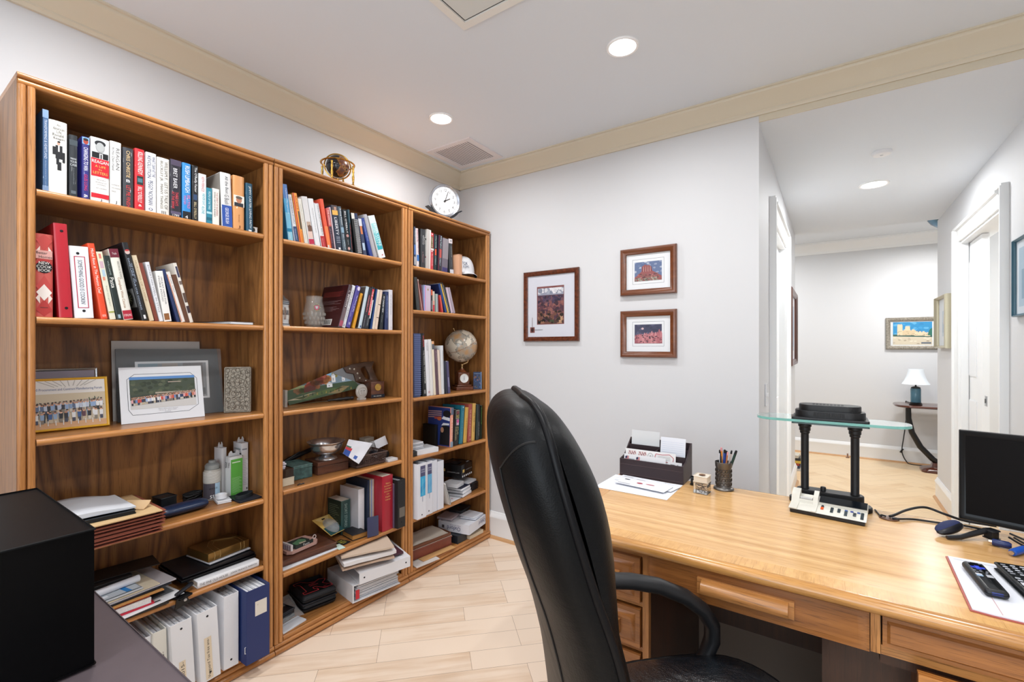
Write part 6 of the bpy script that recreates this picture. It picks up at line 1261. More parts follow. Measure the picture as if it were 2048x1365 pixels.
# ------------------------------------------------------------------ corner bookcase
z = Z3[0] + .0004
t = thing('baseball_cap','white baseball cap with navy embroidered letters and a dark green brim underside','cap',(-2.05,2.44,z)); c = Vector((-2.085,2.425,z + .020)); R = Matrix.Rotation(rad(-22),3,'Z')
CAPW = P('d9dadd',.8,bump=.2,bscale=900); rings = []
for i in range(12):
 f = i / 11; rr = math.cos(f * PI / 2 * .98) ** .62; zz = .115 * math.sin(f * PI / 2) ; rings.append([c + R @ Vector((.078 * rr * math.cos(2 * PI * k / 28) ,.090 * rr * math.sin(2 * PI * k / 28),zz + .018 + .0 * k)) for k in range(28)])
mb = MB(); mb.loft(rings,CAPW); mb.sphere(c + Vector((0,0,.134)),.005,CAPW,8,6,(1,1,.6)); mb.build('crown',t)
def brim(dz): 
 pts = []
 return [[c + R @ Vector(((.070 + (.068) * f) * math.cos(a) * (1 if True else 1),(.082 + .012 * f) * math.sin(a),.020 + dz - .022 * f - .012 * f * (1 - math.cos(a)) * 0 - .014 * abs(math.sin(a)) ** 2 * f)) for f in (0,.25,.5,.75,1.)] for a in [rad(-78 + 156 * k / 20) for k in range(21)]]
U_,D_ = brim(.003),brim(0); mb = MB()
vs = [p for r in U_ for p in r]; N5 = 5; mb.add(vs,[(i * 5 + j,i * 5 + j + 1,(i + 1) * 5 + j + 1,(i + 1) * 5 + j) for i in range(20) for j in range(4)],CAPW)
vs2 = [p for r in D_ for p in r]; mb.add(vs2,[(i * 5 + j,(i + 1) * 5 + j,(i + 1) * 5 + j + 1,i * 5 + j + 1) for i in range(20) for j in range(4)],P('1d3a34',.7))
K0 = 105
for i in range(20): mb.f.append((i * 5 + 4,(i + 1) * 5 + 4,K0 + (i + 1) * 5 + 4,K0 + i * 5 + 4)); mb.m.append(0)
mb.build('brim',t)
mb = MB(); nrm = R @ Vector((.80,.1,.35)).normalized(); e1 = R @ Vector((0,1,0)); u_ = nrm.cross(e1)
u_ = Vector((-.30 * R[0][0],-.30 * R[1][0],.95)).normalized(); o = c + R @ Vector((.0835,-.030,.045))
mb.text('FOX',o + u_ * .022,e1,u_,.036,.022,P('2a3a5e',.6)); mb.text('NEWS',o,e1,u_,.044,.018,P('2a3a5e',.6))
mb.build('embroidery',t)
# globe with clock
z = Z3[2] + .0004; c = Vector((-2.090,2.425,1.333))
def globe_mat(name,sea,land,land2,line):
 m,nt,b = node_mat(name); N = nt.nodes.new; Lk = nt.links.new
 tc = N('ShaderNodeTexCoord'); n1 = N('ShaderNodeTexNoise'); n1.inputs['Scale'].default_value = 9; n1.inputs['Detail'].default_value = 6; n1.inputs['Roughness'].default_value = .55; Lk(tc.outputs['Object'],n1.inputs['Vector'])
 cr = N('ShaderNodeValToRGB'); e = cr.color_ramp.elements; e[0].position = .0; e[0].color = lin(sea); e[1].position = 1; e[1].color = lin(land2)
 for p_,c_ in ((.50,sea),(.515,line),(.53,land),(.62,land2)): k = e.new(p_); k.color = lin(c_)
 Lk(n1.outputs[0],cr.inputs[0]); Lk(cr.outputs[0],b.inputs['Base Color']); b.inputs['Roughness'].default_value = .25; b.inputs['Coat Weight'].default_value = .4
 return m
t = thing('desk_globe','antique-style cream globe on a wooden clock stand','globe',(-2.10,2.43,z)); tilt = Vector((-.15,-.42,.90)).normalized()
Mg = Vector((0,0,1)).rotation_difference(tilt).to_matrix()
MB().sphere(c,.112,globe_mat('globe_antique','cbc0ae','9a968c','b08a62','6a6458'),40,24,M3=Mg).build('sphere',t)
MB().ring(c,.1122,.0012,P('8a5a3a',.4),Mg,48,6).build('equator_band',t)
BRS = P('c9a878',.25,.8)
mb = MB(); mb.cyl(c + tilt * .111,c + tilt * .128,.003,BRS,10); mb.sphere(c + tilt * .130,.005,BRS,10,6); mb.build('pole_finial',t)
bt = c - tilt * .116
mb = MB(); fx = Vector((-2.090,2.435,z)); mb.tube([bt,bt + Vector((.0,.0,-.010)),Vector((fx.x,fx.y + .012,c.z - .126)),Vector((fx.x,fx.y,c.z - .130)),Vector((fx.x,fx.y,z + .142))],.0055,BRS,10); mb.sphere(bt,.009,BRS,12,8); mb.sphere((fx.x,fx.y,c.z - .132),.010,BRS,12,8); mb.build('bracket_arm',t)
WD = wood('globe_stand_wood','z','7a4226','4c2615','30160b',rough=.3)
MB().lathe([(.034,.118),(.036,.122),(.030,.128),(.020,.132),(.014,.140),(.012,.146),(.001,.146),(.001,.118)],(fx.x,fx.y,z),WD,28).build('turned_neck',t)
R = Matrix.Rotation(rad(-30),3,'Z')
mb = MB(); mb.rbox(Vector((fx.x,fx.y,z + .012)),(.125,.125,.024),WD,r=.004,R=R); mb.rbox(Vector((fx.x,fx.y,z + .030)),(.105,.105,.012),WD,r=.004,R=R); mb.build('plinth',t)
MB().rbox(Vector((fx.x,fx.y,z + .0775)),(.082,.082,.0825),WD,r=.003,R=R).build('clock_block',t)
n0 = R @ Vector((1,0,0)); f0 = Vector((fx.x,fx.y,z + .080)) + n0 * .0412; Rm = Matrix((R @ Vector((0,1,0)),Vector((0,0,1)),n0)).transposed()
MB().lathe([(.031,0),(.032,.003),(.029,.006),(.027,.004),(.0268,.0015),(.001,.0015),(.001,0)],f0,P('e2e4e4',.3),32,Rm).build('clock_dial',t)
mb = MB(); mb.ring(f0 + n0 * .003,.0305,.002,BRS,Rm,32,6); mb.build('dial_rim',t)
mb = MB(); e1 = R @ Vector((0,1,0))
mb.prism([(-.001,-.003),(.001,-.003),(.0006,.017),(-.0006,.017)],f0,e1,(0,0,1),n0,.0022,.0028,P('1c1c20')).prism([(-.0012,.003),(.0012,.003),(.0012,-.012),(-.0012,-.012)],f0,e1,(0,0,1),n0,.003,.0035,P('1c1c20')); mb.build('clock_hands',t)
def dvdart(cv):
 rn = random.Random(3); cv.rect(.02,.02,.93,.98,'22365a').up()
 for i in range(26): cv.oval(rn.uniform(.1,.85),rn.uniform(.1,.8),rn.uniform(.03,.1),rn.uniform(.03,.08),rn.choice(['2c5a44','6a4a5c','3a4a7c','1c2440','7c5a48','38648a']),9)
 cv.up().rect(.93,.0,1,1,'7fa0c4').text('The Storybook of',.1,.87,.85,.93,'a8bcd4')
board('storybook','thin blue picture book leaning behind the globe stand at the shelf end','book',(-2.045,2.503,z),(-2.003,2.541,z),.118,rad(6),P('24385c',.35),dvdart,th=.014)
# fourth shelf: bookend and boxes
z = Z3[3] + .0004
t = thing('bookend','heavy black square bookend at the left of the cloth-bound books','bookend',(-2.12,2.205,z))
yE = s.prev[0][0][0] - .017; MB().rbox((-2.135,yE,z + .068),(.115,.030,.136),P('161412',.45),r=.003).build('upright_block',t)
slab('white_carton','flat white carton at the front left of the bookend shelf','box',-2.10,-1.978,1.93,2.085,z,.028,P('d9dade',.5),-10)
slab('black_case','small black case left of the flat white carton','case',-2.06,-1.985,1.872,1.916,z,.026,P('1b1d20',.4),0)
zz = z + .0288
for i,lb in enumerate(('lowest booklet of the pile on the flat white carton','second booklet of the pile on the flat white carton','third booklet of the pile on the flat white carton','top booklet of the pile on the flat white carton')):
 slab('booklet',lb,'booklet',-2.11,-2.02,1.905,2.005 - .006 * (i % 2),zz,.0095,P(('b4b6bc','d4d5d9','a9acb2','dadbdf')[i],.45),-10 + 3 * (i % 2),group='booklets piled on the white carton'); zz += .0102
# fifth shelf: binders, spiral pads, camera box
z = Z3[4] + .0004
def lbl(top,mid):
 def f(cv):
  cv.rect(.32,.76,.88,.955,'4c4c6c').up().text('ENGINEERING',.4,.87,.82,.895,'c9cce0').text('DESIGN GUIDE',.4,.83,.82,.855,'c9cce0').rect(.32,.40,.88,.76,top)
  cv.up().poly([(.32,.45),(.88,.55),(.88,.66),(.32,.56)],mid).rect(.56,.42,.60,.72,'8ad0e4').rect(.54,.30,.58,.40,'5a6a8c')
 return f
g3 = 'white binders on the fifth shelf of the corner bookcase'
binder(1.872,1.942,-1.938,.315,z,'white binder with a bright aqua spine label, leftmost on its shelf',P('d9dbe2',.35),0,lbl('35a0cc','2b8fc0'),(.02,),depth=.28,group=g3)
binder(1.944,2.006,-1.950,.310,z,'white binder with a softer blue spine label, second on its shelf',P('d6d8e0',.35),0,lbl('62a4cc','5a9cc8'),(.02,),depth=.27,group=g3)
binder(2.008,2.050,-1.955,.305,z,'plain white binder with no label, third on its shelf',P('d2d5de',.35),0,None,(),depth=.27,group=g3)
binder(2.054,2.108,-1.955,.292,z,'white binder with loose papers, nearest to the leaning wire-bound pad',P('d4d6de',.4),0,None,(),depth=.26,group=g3)
def spiral_flat(label,x0,x1,y0,y1,z,h,rz,cov,edge='y'):
 t = thing('spiral_pad',label,'notepad',((x0 + x1) / 2,(y0 + y1) / 2,z)); c = Vector(((x0 + x1) / 2,(y0 + y1) / 2,z + h / 2)); R = Matrix.Rotation(rad(rz),3,'Z')
 MB().rbox(c - Vector((0,0,.0006)),(x1 - x0,y1 - y0,h - .0016),PAPER,r=.0006,R=R).build('pages',t); MB().rbox(c + Vector((0,0,h / 2 - .0007)),(x1 - x0,y1 - y0,.0012),cov,r=.0004,R=R).build('cover',t)
 mb = MB(); n = 22
 for i in range(n):
  p = c + R @ Vector(((x0 - x1) / 2 + (x1 - x0) * (i + .5) / n,-(y1 - y0) / 2,0)); mb.ring(p,h * .62,.0007,P('2b2c33',.3,.4),R @ Matrix.Rotation(rad(90),3,'Y') @ Matrix.Rotation(rad(90),3,'X') if False else R @ Matrix.Rotation(rad(90),3,'Y'),10,4)
 mb.build('wire_binding',t); return t
slab('white_sheet','white sheet with a small pink mark at the front of the shelf','paper',-2.12,-1.985,2.19,2.305,z,.002,P('dcdee2',.5),5,art=lambda cv: cv.oval(.6,.3,.05,.05,'c87a88'))
zz = z + .0026
spiral_flat('lowest white wire-bound pad of the pile by the camera box',-2.13,-1.99,2.300,2.420,zz,.016,12,P('d8dadf',.5)); zz += .020
spiral_flat('middle white wire-bound pad of the pile by the camera box',-2.13,-1.995,2.305,2.420,zz,.016,14,P('d4d7dd',.5)); zz += .020
spiral_flat('upper wire-bound pad with a navy cover by the camera box',-2.14,-2.000,2.300,2.415,zz,.014,10,P('2b2f44',.4)); zz += .0185
slab('white_carton','small white carton between wire-bound pads and camera box','box',-2.13,-2.02,2.285,2.375,zz,.026,P('cfd0d4',.5),12)
slab('black_hardback','black book with an orange stripe lying flat at the shelf right','book',-2.19,-2.025,2.445,2.53,z,.048,P('1a1a1d',.4),8,r=.003,art=lambda cv: cv.rect(.1,.1,.25,.9,'b0583a'))
slab('white_papers','white papers under the camera box','paper',-2.20,-2.045,2.432,2.535,z + .0488,.012,P('d6d7db',.5),8)
t = thing('camera_box','glossy black camera carton with gold squares on its sides','box',(-2.13,2.42,z + .1)); c = Vector((-2.135,2.432,z + .100 + .046)); R = Matrix.Rotation(rad(10),3,'Z')
mb = MB(); mb.rbox(c,(.165,.150,.09),P('111114',.22),r=.002,R=R)
cv = Canvas(mb,c + R @ Vector((-.0825,-.075,-.045)),R @ Vector((1,0,0)),(0,0,1),.165,.09); cv.rect(.08,.42,.22,.62,'c2a866').up().text('COOLPIX L100',.32,.36,.90,.45,'b4b4b4')
cv = Canvas(mb,c + R @ Vector((.0825,-.075,-.045)),R @ Vector((0,1,0)),(0,0,1),.150,.09); cv.rect(.10,.40,.26,.62,'d0b46a').up().text('COOLPIX L100',.36,.50,.92,.57,'8a8a8e')
for i in range(6): cv.rect(.06 + .155 * i,.06,.15 + .155 * i,.20,'c9cacc')
cv = Canvas(mb,c + R @ Vector((.0825,-.075,.045)),R @ Vector((0,1,0)),R @ Vector((-1,0,0)),.150,.165); cv.rect(.1,.3,.6,.8,'2b2c30').up().oval(.35,.55,.2,.2,'191a1c').up().oval(.35,.55,.12,.12,'3a3b40').rect(.7,.1,.9,.18,'cfcfcf')
mb.build('carton',t)
t = thing('spiral_pad','wire-bound pad leaning against the white binders','notepad',(-2.03,2.13,z)); o,e1,e2,n,W = leaning((-1.955,2.163,z),(-2.15,2.172,z),0)
A = Vector((0,-.33,.94)).normalized(); pO = Vector((-1.952,2.170,z + .0045)); Nn = Vector((0,.94,.33))
MB().prism([(0,0),(.19,0),(.19,.150),(0,.150)],pO,(-1,0,0),A,Nn,-.008,0,P('dcdad6',.6)).build('pages',t)
mb = MB()
for i in range(24): mb.ring(pO + A * (.004 + .0061 * i) - Nn * .004,.0056,.0008,P('2a2b2e',.3,.5),Matrix((Vector((1,0,0)),Nn,A)).transposed(),10,4)
mb.build('wire_binding',t)
# bottom shelf
z = Z3[5] + .0004
slab('white_envelope','wide white envelope jutting over the bottom front edge','envelope',-2.13,-1.935,1.892,2.055,z,.005,P('d2ccc6',.6),-9)
slab('manila_envelope','tan envelope corner under the brown case','envelope',-2.16,-1.955,1.96,2.215,z + .0054,.003,P('cda06a',.6),-6)
zz = z + .009
t = thing('document_case','long reddish-brown leather document case under the shallow tray','case',(-2.08,2.04,zz))
MB().rbox((-2.098,2.060,zz + .029),(.19,.345,.058),P('7c4030',.4,bump=.3,bscale=300,var=.12,vscale=20),r=.006,rz=rad(-7)).build('case_body',t)
MB().rbox((-2.098,2.060,zz + .0592),(.184,.338,.002),P('d8cfc4',.5),r=.0008,rz=rad(-7)).build('white_liner',t)
zz += .0608
t = thing('paper_tray','shallow brown tray holding creased white papers','tray',(-2.09,2.03,zz)); R = Matrix.Rotation(rad(-7),3,'Z'); c = Vector((-2.100,2.055,zz))
mb = MB(); m = P('6a3f2a',.5); mb.rbox(c + Vector((0,0,.002)),(.185,.335,.004),m,r=.001,R=R)
for dx,dy,sx,sy in ((.0905,0,.004,.335),(-.0905,0,.004,.335),(0,.1655,.177,.004),(0,-.1655,.177,.004)): mb.rbox(c + R @ Vector((dx,dy,.012)),(sx,sy,.018),m,r=.001,R=R)
mb.build('tray_body',t)
MB().rbox(c + R @ Vector((0,0,.0075)),(.172,.322,.007),P('d49a54',.6),r=.001,R=R).build('tan_folder',t)
zt = zz + .0190
P4_ = [c + R @ Vector((sx * .084,sy * .158,.019)) for sx,sy in ((1,-1),(1,1),(-1,1),(-1,-1))]
crumple('creased_papers','creased cream papers spread in the shallow brown tray','paper',*P4_,14,.0028,P('cfc7ba',.6),31)
slab('black_tray','black flat tray under the white stationery box','tray',-2.20,-1.972,2.255,2.345,z,.05,P('1a2028',.4),0)
slab('paper_ream','cream paper ream under the white stationery box','paper',-2.16,-1.955,2.356,2.50,z,.022,P('cdbda4',.6),0)
t = thing('stationery_box','white open stationery box with upside-down blue lettering','box',(-2.06,2.43,z + .0224)); zb = z + .0526; c = Vector((-2.055,2.398,zb)); R = Matrix.Rotation(rad(10),3,'Z'); Wm = P('d4d6dd',.5)
mb = MB(); bx,by,bh = .118,.113,.062
mb.rbox(c + Vector((0,0,.001)),(bx * 2,by * 2,.002),Wm,r=.0008,R=R)
for dx,dy,sx,sy in ((bx - .001,0,.002,by * 2),(-bx + .001,0,.002,by * 2),(0,by - .001,bx * 2 - .004,.002),(0,-by + .001,bx * 2 - .004,.002)): mb.rbox(c + R @ Vector((dx,dy,bh / 2)),(sx,sy,bh),Wm,r=.0006,R=R)
nv = P('33356c',.5)
cv = Canvas(mb,c + R @ Vector((bx,-by,0)),R @ Vector((0,1,0)),(0,0,1),by * 2,bh); cv.mb.text('Oxford',cv.pt(.95,.72),-cv.e1,-cv.e2,.085,.026,nv); cv.mb.text('index card stock',cv.pt(.95,.86),-cv.e1,-cv.e2,.07,.006,nv)
cv = Canvas(mb,c + R @ Vector((-bx,-by,0)),R @ Vector((1,0,0)),(0,0,1),bx * 2,bh); cv.mb.text('Oxford',cv.pt(.72,.62),-cv.e1,-cv.e2,.10,.026,nv); cv.mb.text('index card stock',cv.pt(.72,.78),-cv.e1,-cv.e2,.08,.006,nv); cv.rect(.12,.3,.2,.62,'4a4448')
mb.build('carton',t)
MB().rbox(c + Vector((0,0,.032)),(bx * 2 - .01,by * 2 - .01,.054),P('d9dbe1',.6),r=.002,R=R).build('card_stock',t)
zz = zb + .0626
slab('paper_pile','pinkish printed papers at the back of the stationery box','paper',-2.19,-2.08,2.29,2.41,zz,.014,P('a89a9e',.5),12)
slab('white_envelope','lower white envelope on top of the stationery box','envelope',-2.07,-1.955,2.385,2.500,zz,.006,P('d2d5dd',.5),14)
slab('white_envelope','upper white envelope fanned out over the stationery box','envelope',-2.08,-1.962,2.395,2.51,zz + .0066,.006,P('dadde3',.5),4)
slab('spiral_notebook','black spiral notebook lying on the papers above the stationery box','notebook',-2.19,-2.085,2.40,2.53,zz + .0146,.018,P('26282c',.4),12,r=.002,art=lambda cv: cv.oval(.35,.5,.06,.06,'a84a44').up().rect(.5,.1,.56,.9,'5a5c62'))
# ------------------------------------------------------------------ on top of the bookcases
zt = 2.1325
t = thing('gold_globe','small dark gemstone globe in a gold stand on top of the middle bookcase','globe',(-2.05,1.43,zt)); c = Vector((-2.055,1.436,2.236)); GO = P('c99a4a',.2,.95)
MB().sphere(c,.056,globe_mat('globe_dark','14161f','7a4a34','2c2a30','a8783a'),32,20).build('sphere',t)
mb = MB(); mb.ring(c + Vector((0,0,.012)),.079,.0055,GO,Matrix.Diagonal((1,1,.6)),48,8); mb.build('horizon_ring',t)
mb = MB(); mb.ring(c,.063,.0035,GO,Matrix.Rotation(rad(90),3,'X') @ Matrix.Rotation(rad(20),3,'Y') if False else Matrix.Rotation(rad(60),3,'Z') @ Matrix.Rotation(rad(90),3,'X'),44,8); mb.build('meridian_ring',t)
prl = [(.001,0),(.007,0),(.0075,.006),(.004,.014),(.0055,.03),(.0065,.044),(.004,.060),(.006,.070),(.0045,.084),(.006,.096),(.001,.1)]
for k in range(4):
 a = rad(35 + 90 * k); MB().lathe([(r,h * 1.08) for r,h in prl],(c.x + .078 * math.cos(a),c.y + .078 * math.sin(a),zt + .0003),GO,14).build('leg',t)
mb = MB(); mb.lathe([(.001,0),(.026,0),(.026,.004),(.010,.010),(.006,.020),(.006,c.z - .066 - zt),(.001,c.z - .066 - zt)],(c.x,c.y,zt + .004),GO,20)
for k in range(4): a = rad(35 + 90 * k); mb.tube([c * 1 + Vector((0,0,zt + .010 - c.z)),Vector((c.x + .078 * math.cos(a),c.y + .078 * math.sin(a),zt + .012))],.003,GO,8)
mb.build('stretcher_base',t)
t = thing('round_clock','round white-faced clock with a silver rim on the corner bookcase','clock',(-2.07,2.23,zt)); c = Vector((-2.065,2.235,2.272)); az = rad(-24)
n0 = Vector((math.cos(az) * .985,math.sin(az) * .985,-.10)).normalized(); e1 = Vector((-math.sin(az),math.cos(az),0)); e2 = n0.cross(e1); Rm = Matrix((e1,e2,n0)).transposed(); Rr = .104
SV = P('b4b8c0',.25,.85)
MB().lathe([(.001,-.045),(Rr * .78,-.045),(Rr * .94,-.03),(Rr,-.004),(Rr,.006),(Rr * .97,.010),(Rr * .86,.004),(Rr * .85,.0),(.001,.0)],c,SV,56,Rm).build('rim',t)
mb = MB(); mb.lathe([(Rr * .845,.0003),(Rr * .845,.0012),(.001,.0012),(.001,.0003)],c,P('e6e8ea',.35),48,Rm); INK = P('1b1c20',.5)
for k in range(60):
 a = 2 * PI * k / 60; r0 = Rr * (.79 if k % 5 else .77); d = e1 * math.sin(a) + e2 * math.cos(a); s_ = e1 * math.cos(a) - e2 * math.sin(a); w_ = .0004 if k % 5 else .0010
 p = c + n0 * .0015; mb.poly([p + d * r0 - s_ * w_,p + d * r0 + s_ * w_,p + d * Rr * .825 + s_ * w_,p + d * Rr * .825 - s_ * w_],INK)
for k in range(1,13):
 a = 2 * PI * k / 12; p = c + n0 * .0015 + (e1 * math.sin(a) + e2 * math.cos(a)) * Rr * .64; w_ = .013 if k < 10 else .019
 mb.text(str(k),p - e1 * w_ / 2 - e2 * .0085,e1,e2,w_,.017,INK,keep=True,align='c')
mb.text('TIMEKEEPER',c + n0 * .0015 - e1 * .016 + e2 * .034,e1,e2,.032,.004,P('8a8c92')); mb.build('dial',t)
def handp(ang,L,w,back,lift): 
 d = e1 * math.sin(ang) + e2 * math.cos(ang); s_ = e1 * math.cos(ang) - e2 * math.sin(ang)
 m_ = MB(); m_.prism([(-w,-back),(w,-back),(w * .6,L),(-w * .6,L)],c,s_,d,n0,lift,lift + .001,INK); return m_
handp(rad(62),.040,.0028,.010,.0035).build('hour_hand',t); handp(rad(18),.066,.0016,.012,.0048).build('minute_hand',t)
MB().lathe([(.005,.006),(.004,.0075),(.001,.008),(.001,.006)],c,INK,16,Rm).build('hand_cap',t)
BKR = P('20242a',.4)
for s_ in (-1,1):
 p = lambda a,r,q: c + (e1 * math.sin(a) + e2 * math.cos(a)) * r + n0 * q
 mb = MB(); rings = []
 for k in range(9):
  a = s_ * rad(112 + 46 * k / 8); r = Rr + .003 + (.016 if k == 0 else .008 if k == 1 else 0)
  q = [p(a,r,-.030),p(a,r,.014),p(a,r + .009,.014),p(a,r + .009,-.030)]
  for v in q: v.z = max(v.z,zt + .0004)
  rings.append(q)
 mb.loft(rings,BKR); mb.build('cradle_arm',t)
b0 = c + Vector((0,0,zt - c.z)) - n0 * .012; MB().rbox((b0.x,b0.y,zt + .0125),(.05,.12,.024),BKR,r=.005,rz=az).build('cradle_base',t)
# ------------------------------------------------------------------ desk
t = thing('desk','large oak office desk with a light glossy top in front of the passage','desk',(.0,1.68,0))
DX0,DX1,DY0,DY1,DZ = -.79,.92,1.30,2.05,.76
def nose(mb,o,e1,e2,al,L0,L1,th,m,d=.02):
 mb.prism([(-.0004,-th)] + [(d * math.sin(PI * (i + .0) / 10) ,-th / 2 - th / 2 * math.cos(PI * i / 10)) for i in range(11)] + [(-.0004,0)],o,e1,e2,al,L0,L1,m)
mb = MB(); th = .034
mb.box((DX0 + .018,DY0 + .02,DZ - th),(DX1 - .018,DY1 - .018,DZ),OAKTOP)
OAKED = wood('oak_edge','x','cf9854','a06c38','6a3c18',rough=.25,coat=.3)
mb.box((DX0 + .018,DY0 + .019,DZ - .01),(DX0 + .075,DY1 - .018,DZ + .0004),wood('oak_band','y','d49e5c','b07c42','7a4a20',rough=.25,coat=.3))
mb.box((DX0 + .075,DY0 + .0205,DZ - .01),(DX1 - .018,DY0 + .075,DZ + .0003),wood('oak_front_band','y','dbaa68','c8965a','a87844',rough=.25,coat=.25,along=30.,across=70.))
nose(mb,(0,DY0 + .02,DZ),(0,-1,0),(0,0,1),(1,0,0),DX0 + .004,DX1,th,OAKED); nose(mb,(DX0 + .018,0,DZ),(-1,0,0),(0,0,1),(0,1,0),DY0 + .004,DY1 - .004,th,OAK['y'],.018); nose(mb,(0,DY1 - .018,DZ),(0,1,0),(0,0,1),(1,0,0),DX0 + .004,DX1,th,OAKED,.018)
mb.build('desk_top',t)
FY = 1.335; zt = DZ - th
OAKP = wood('oak_pedestal','z','945a2a','643818','40220e',rough=.35)
DKP = wood('oak_desk_shade','z','4a2c1c','301c12','1c100a',rough=.4)  # darker oak copy: shade of the kneehole and recesses put into the colour
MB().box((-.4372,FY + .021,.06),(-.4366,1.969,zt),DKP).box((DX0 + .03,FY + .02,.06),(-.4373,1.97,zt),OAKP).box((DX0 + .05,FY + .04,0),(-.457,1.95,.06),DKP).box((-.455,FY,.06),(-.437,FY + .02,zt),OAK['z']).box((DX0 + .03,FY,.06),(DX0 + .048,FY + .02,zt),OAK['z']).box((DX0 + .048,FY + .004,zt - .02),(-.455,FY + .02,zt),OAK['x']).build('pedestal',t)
def pull(mb,xc,zc,L,y,m=None):
 """solid oak bar pull with rounded nose and angled ends on a backplate"""
 m = m or OAK['x']; h = .042
 mb.box((xc - L / 2 - .012,y - .012,zc - h / 2),(xc + L / 2 + .012,y,zc + h / 2),m)
 prof = [(0,h / 2)] + [(.012 + .016 * math.sin(PI * i / 12) * 1.0,h / 2 * math.cos(PI * i / 12) * .94) for i in range(0,11)] + [(.012,-h / 2 * .94),(0,-h / 2)]
 mb.prism([(.012,h * .46)] + [(.012 + .022 * math.sin(rad(a)),-h * .04 + h * .50 * math.cos(rad(a))) for a in (20,40,60,80,100,120)] + [(.018,-h * .46),(.012,-h * .46)],(xc,y,zc),(0,-1,0),(0,0,1),(1,0,0),-L / 2,L / 2,m)
def drawer(x0,x1,z0,z1,y,hl,panel=True):
 mb = MB(); mb.box((x0,y - .012,z0),(x1,y + .02,z1),OAKFR)
 if panel:
  g = min(.030,(z1 - z0) * .2); mb.loft([[Vector((a,y - .012 - d,b)) for a,b in ((x0 + q,z0 + q),(x1 - q,z0 + q),(x1 - q,z1 - q),(x0 + q,z1 - q))] for q,d in ((g * .6,.0),(g,.006),(g + .008,.006))],OAKFR)
 o = mb.build('drawer',t)
 if hl: m2 = MB(); pull(m2,(x0 + x1) / 2,(z0 + z1) / 2 - .004,hl,y - (.018 if panel else .012)); m2.build('handle',o)
 return o
for z0,z1 in ((.578,.708),(.446,.557),(.075,.425)):
 drawer(DX0 + .052,-.459,z0,z1,FY,.14)
 MB().box((DX0 + .048,FY + .002,z1 + .005),(-.455,FY + .02,z1 + .018),OAK['x']).build('rail',t)
drawer(-.433,.071,.634,.722,FY,0,False)
o = bpy.data.objects['drawer.003']; m2 = MB(); pull(m2,-.186,.683,.20,FY - .012); m2.build('handle',o)
m2 = MB(); m2.loft([[Vector((a,FY - .012 - d,b)) for a,b in ((-.433 + q,.634 + q * .6),(.071 - q,.634 + q * .6),(.071 - q,.722 - q * .6),(-.433 + q,.722 - q * .6))] for q,d in ((.004,.0),(.02,-.006 + .008),(.024,.002))],OAKFR); m2.build('raised_field',o)
MB().box((.073,FY - .004,.632),(.091,1.95,zt),OAK['z']).build('divider_post',t)
d2 = drawer(.094,.66,.656,.722,FY,0,True); MB().box((.092,FY - .002,.632),(.70,FY + .02,.653),OAK['x']).build('rail',t)
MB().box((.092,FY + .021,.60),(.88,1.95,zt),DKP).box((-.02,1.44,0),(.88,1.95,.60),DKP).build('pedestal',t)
mb = MB(); mb.box((.155,1.300,.30),(.62,1.44,.612),OAKP).box((.150,1.282,.30),(.625,1.30,.638),wood('oak_flat','x','c2803e','965a28','6a3a18',rough=.25,fig=.4,fscale=2.)); mb.build('drawer',t)
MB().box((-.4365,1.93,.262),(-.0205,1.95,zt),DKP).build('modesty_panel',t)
MB().box((-.4365,1.955,.0),(-.0205,1.975,.30),P('80756b',.6)).build('dim_floor_stand_in',t)  # added board; its taupe stands in for the dim floor behind the desk
for x_ in (-.328,-.096):
 MB().lathe([(.0085,0),(.0085,.0015),(.006,.0028),(.001,.003),(.001,0)],(x_,1.93,.365),P('d6d8da',.4),16,Matrix.Rotation(rad(90),3,'X')).build('cap',t)
g = onz(1778,1038,DZ); MB().lathe([(.020,.0003),(.026,.0003),(.027,.002),(.025,.0035),(.020,.0025)],(g.x,g.y,DZ),P('5a3418',.4),28).lathe([(.020,.0006),(.020,.001),(.001,.001),(.001,.0006)],(g.x,g.y,DZ),P('120c08',.8),24).build('cable_grommet',t)
# ------------------------------------------------------------------ things on the desk
z = DZ + .0008
def onpt(u,v): return onz(u,v,DZ)
slab('paper_sheet','large white sheet of paper under the letters at the desk corner','paper',-.785,-.498,1.728,1.95,z,.0006,P('e4e6ec',.6),0,r=.0002)
zz = z + .001
def letter(lb,cx_,cy_,w_,d_,rz,art,z_): 
 R = Matrix.Rotation(rad(rz),3,'Z'); mb = MB(); c = Vector((cx_,cy_,z_ + .0012)); mb.rbox(c,(w_,d_,.0022),P('e2e4ea',.6),r=.0006,R=R)
 if art: art(Canvas(mb,c + R @ Vector((-w_ / 2,-d_ / 2,.0011)),R @ Vector((1,0,0)),R @ Vector((0,1,0)),w_,d_))
 mb.build('envelope',label=lb,cat='envelope',group='white envelopes on the paper sheet')
letter('rearmost envelope on the white sheet, against the letter organizer',-.66,1.905,.19,.085,-4,lambda cv: cv.rect(.08,.75,.3,.8,'a8aab0').rect(.4,.3,.7,.33,'b0b2b8'),zz)
letter('middle envelope fanned out on the white sheet',-.600,1.878,.20,.085,-10,lambda cv: cv.rect(.1,.7,.3,.74,'a8aab0').poly([(.0,.0),(.5,.45),(1,.0),(.98,-.0),(.5,.41),(.02,.0)],'c4c6cc'),zz + .003)
letter('front envelope bearing two red seals, on the white sheet',-.625,1.842,.21,.088,-7,lambda cv: cv.oval(.42,.55,.06,.10,'b04a5a').oval(.62,.62,.09,.06,'c0707c').rect(.05,.12,.3,.16,'8a8c94').rect(.06,.74,.16,.84,'3a3c44'),zz + .006)
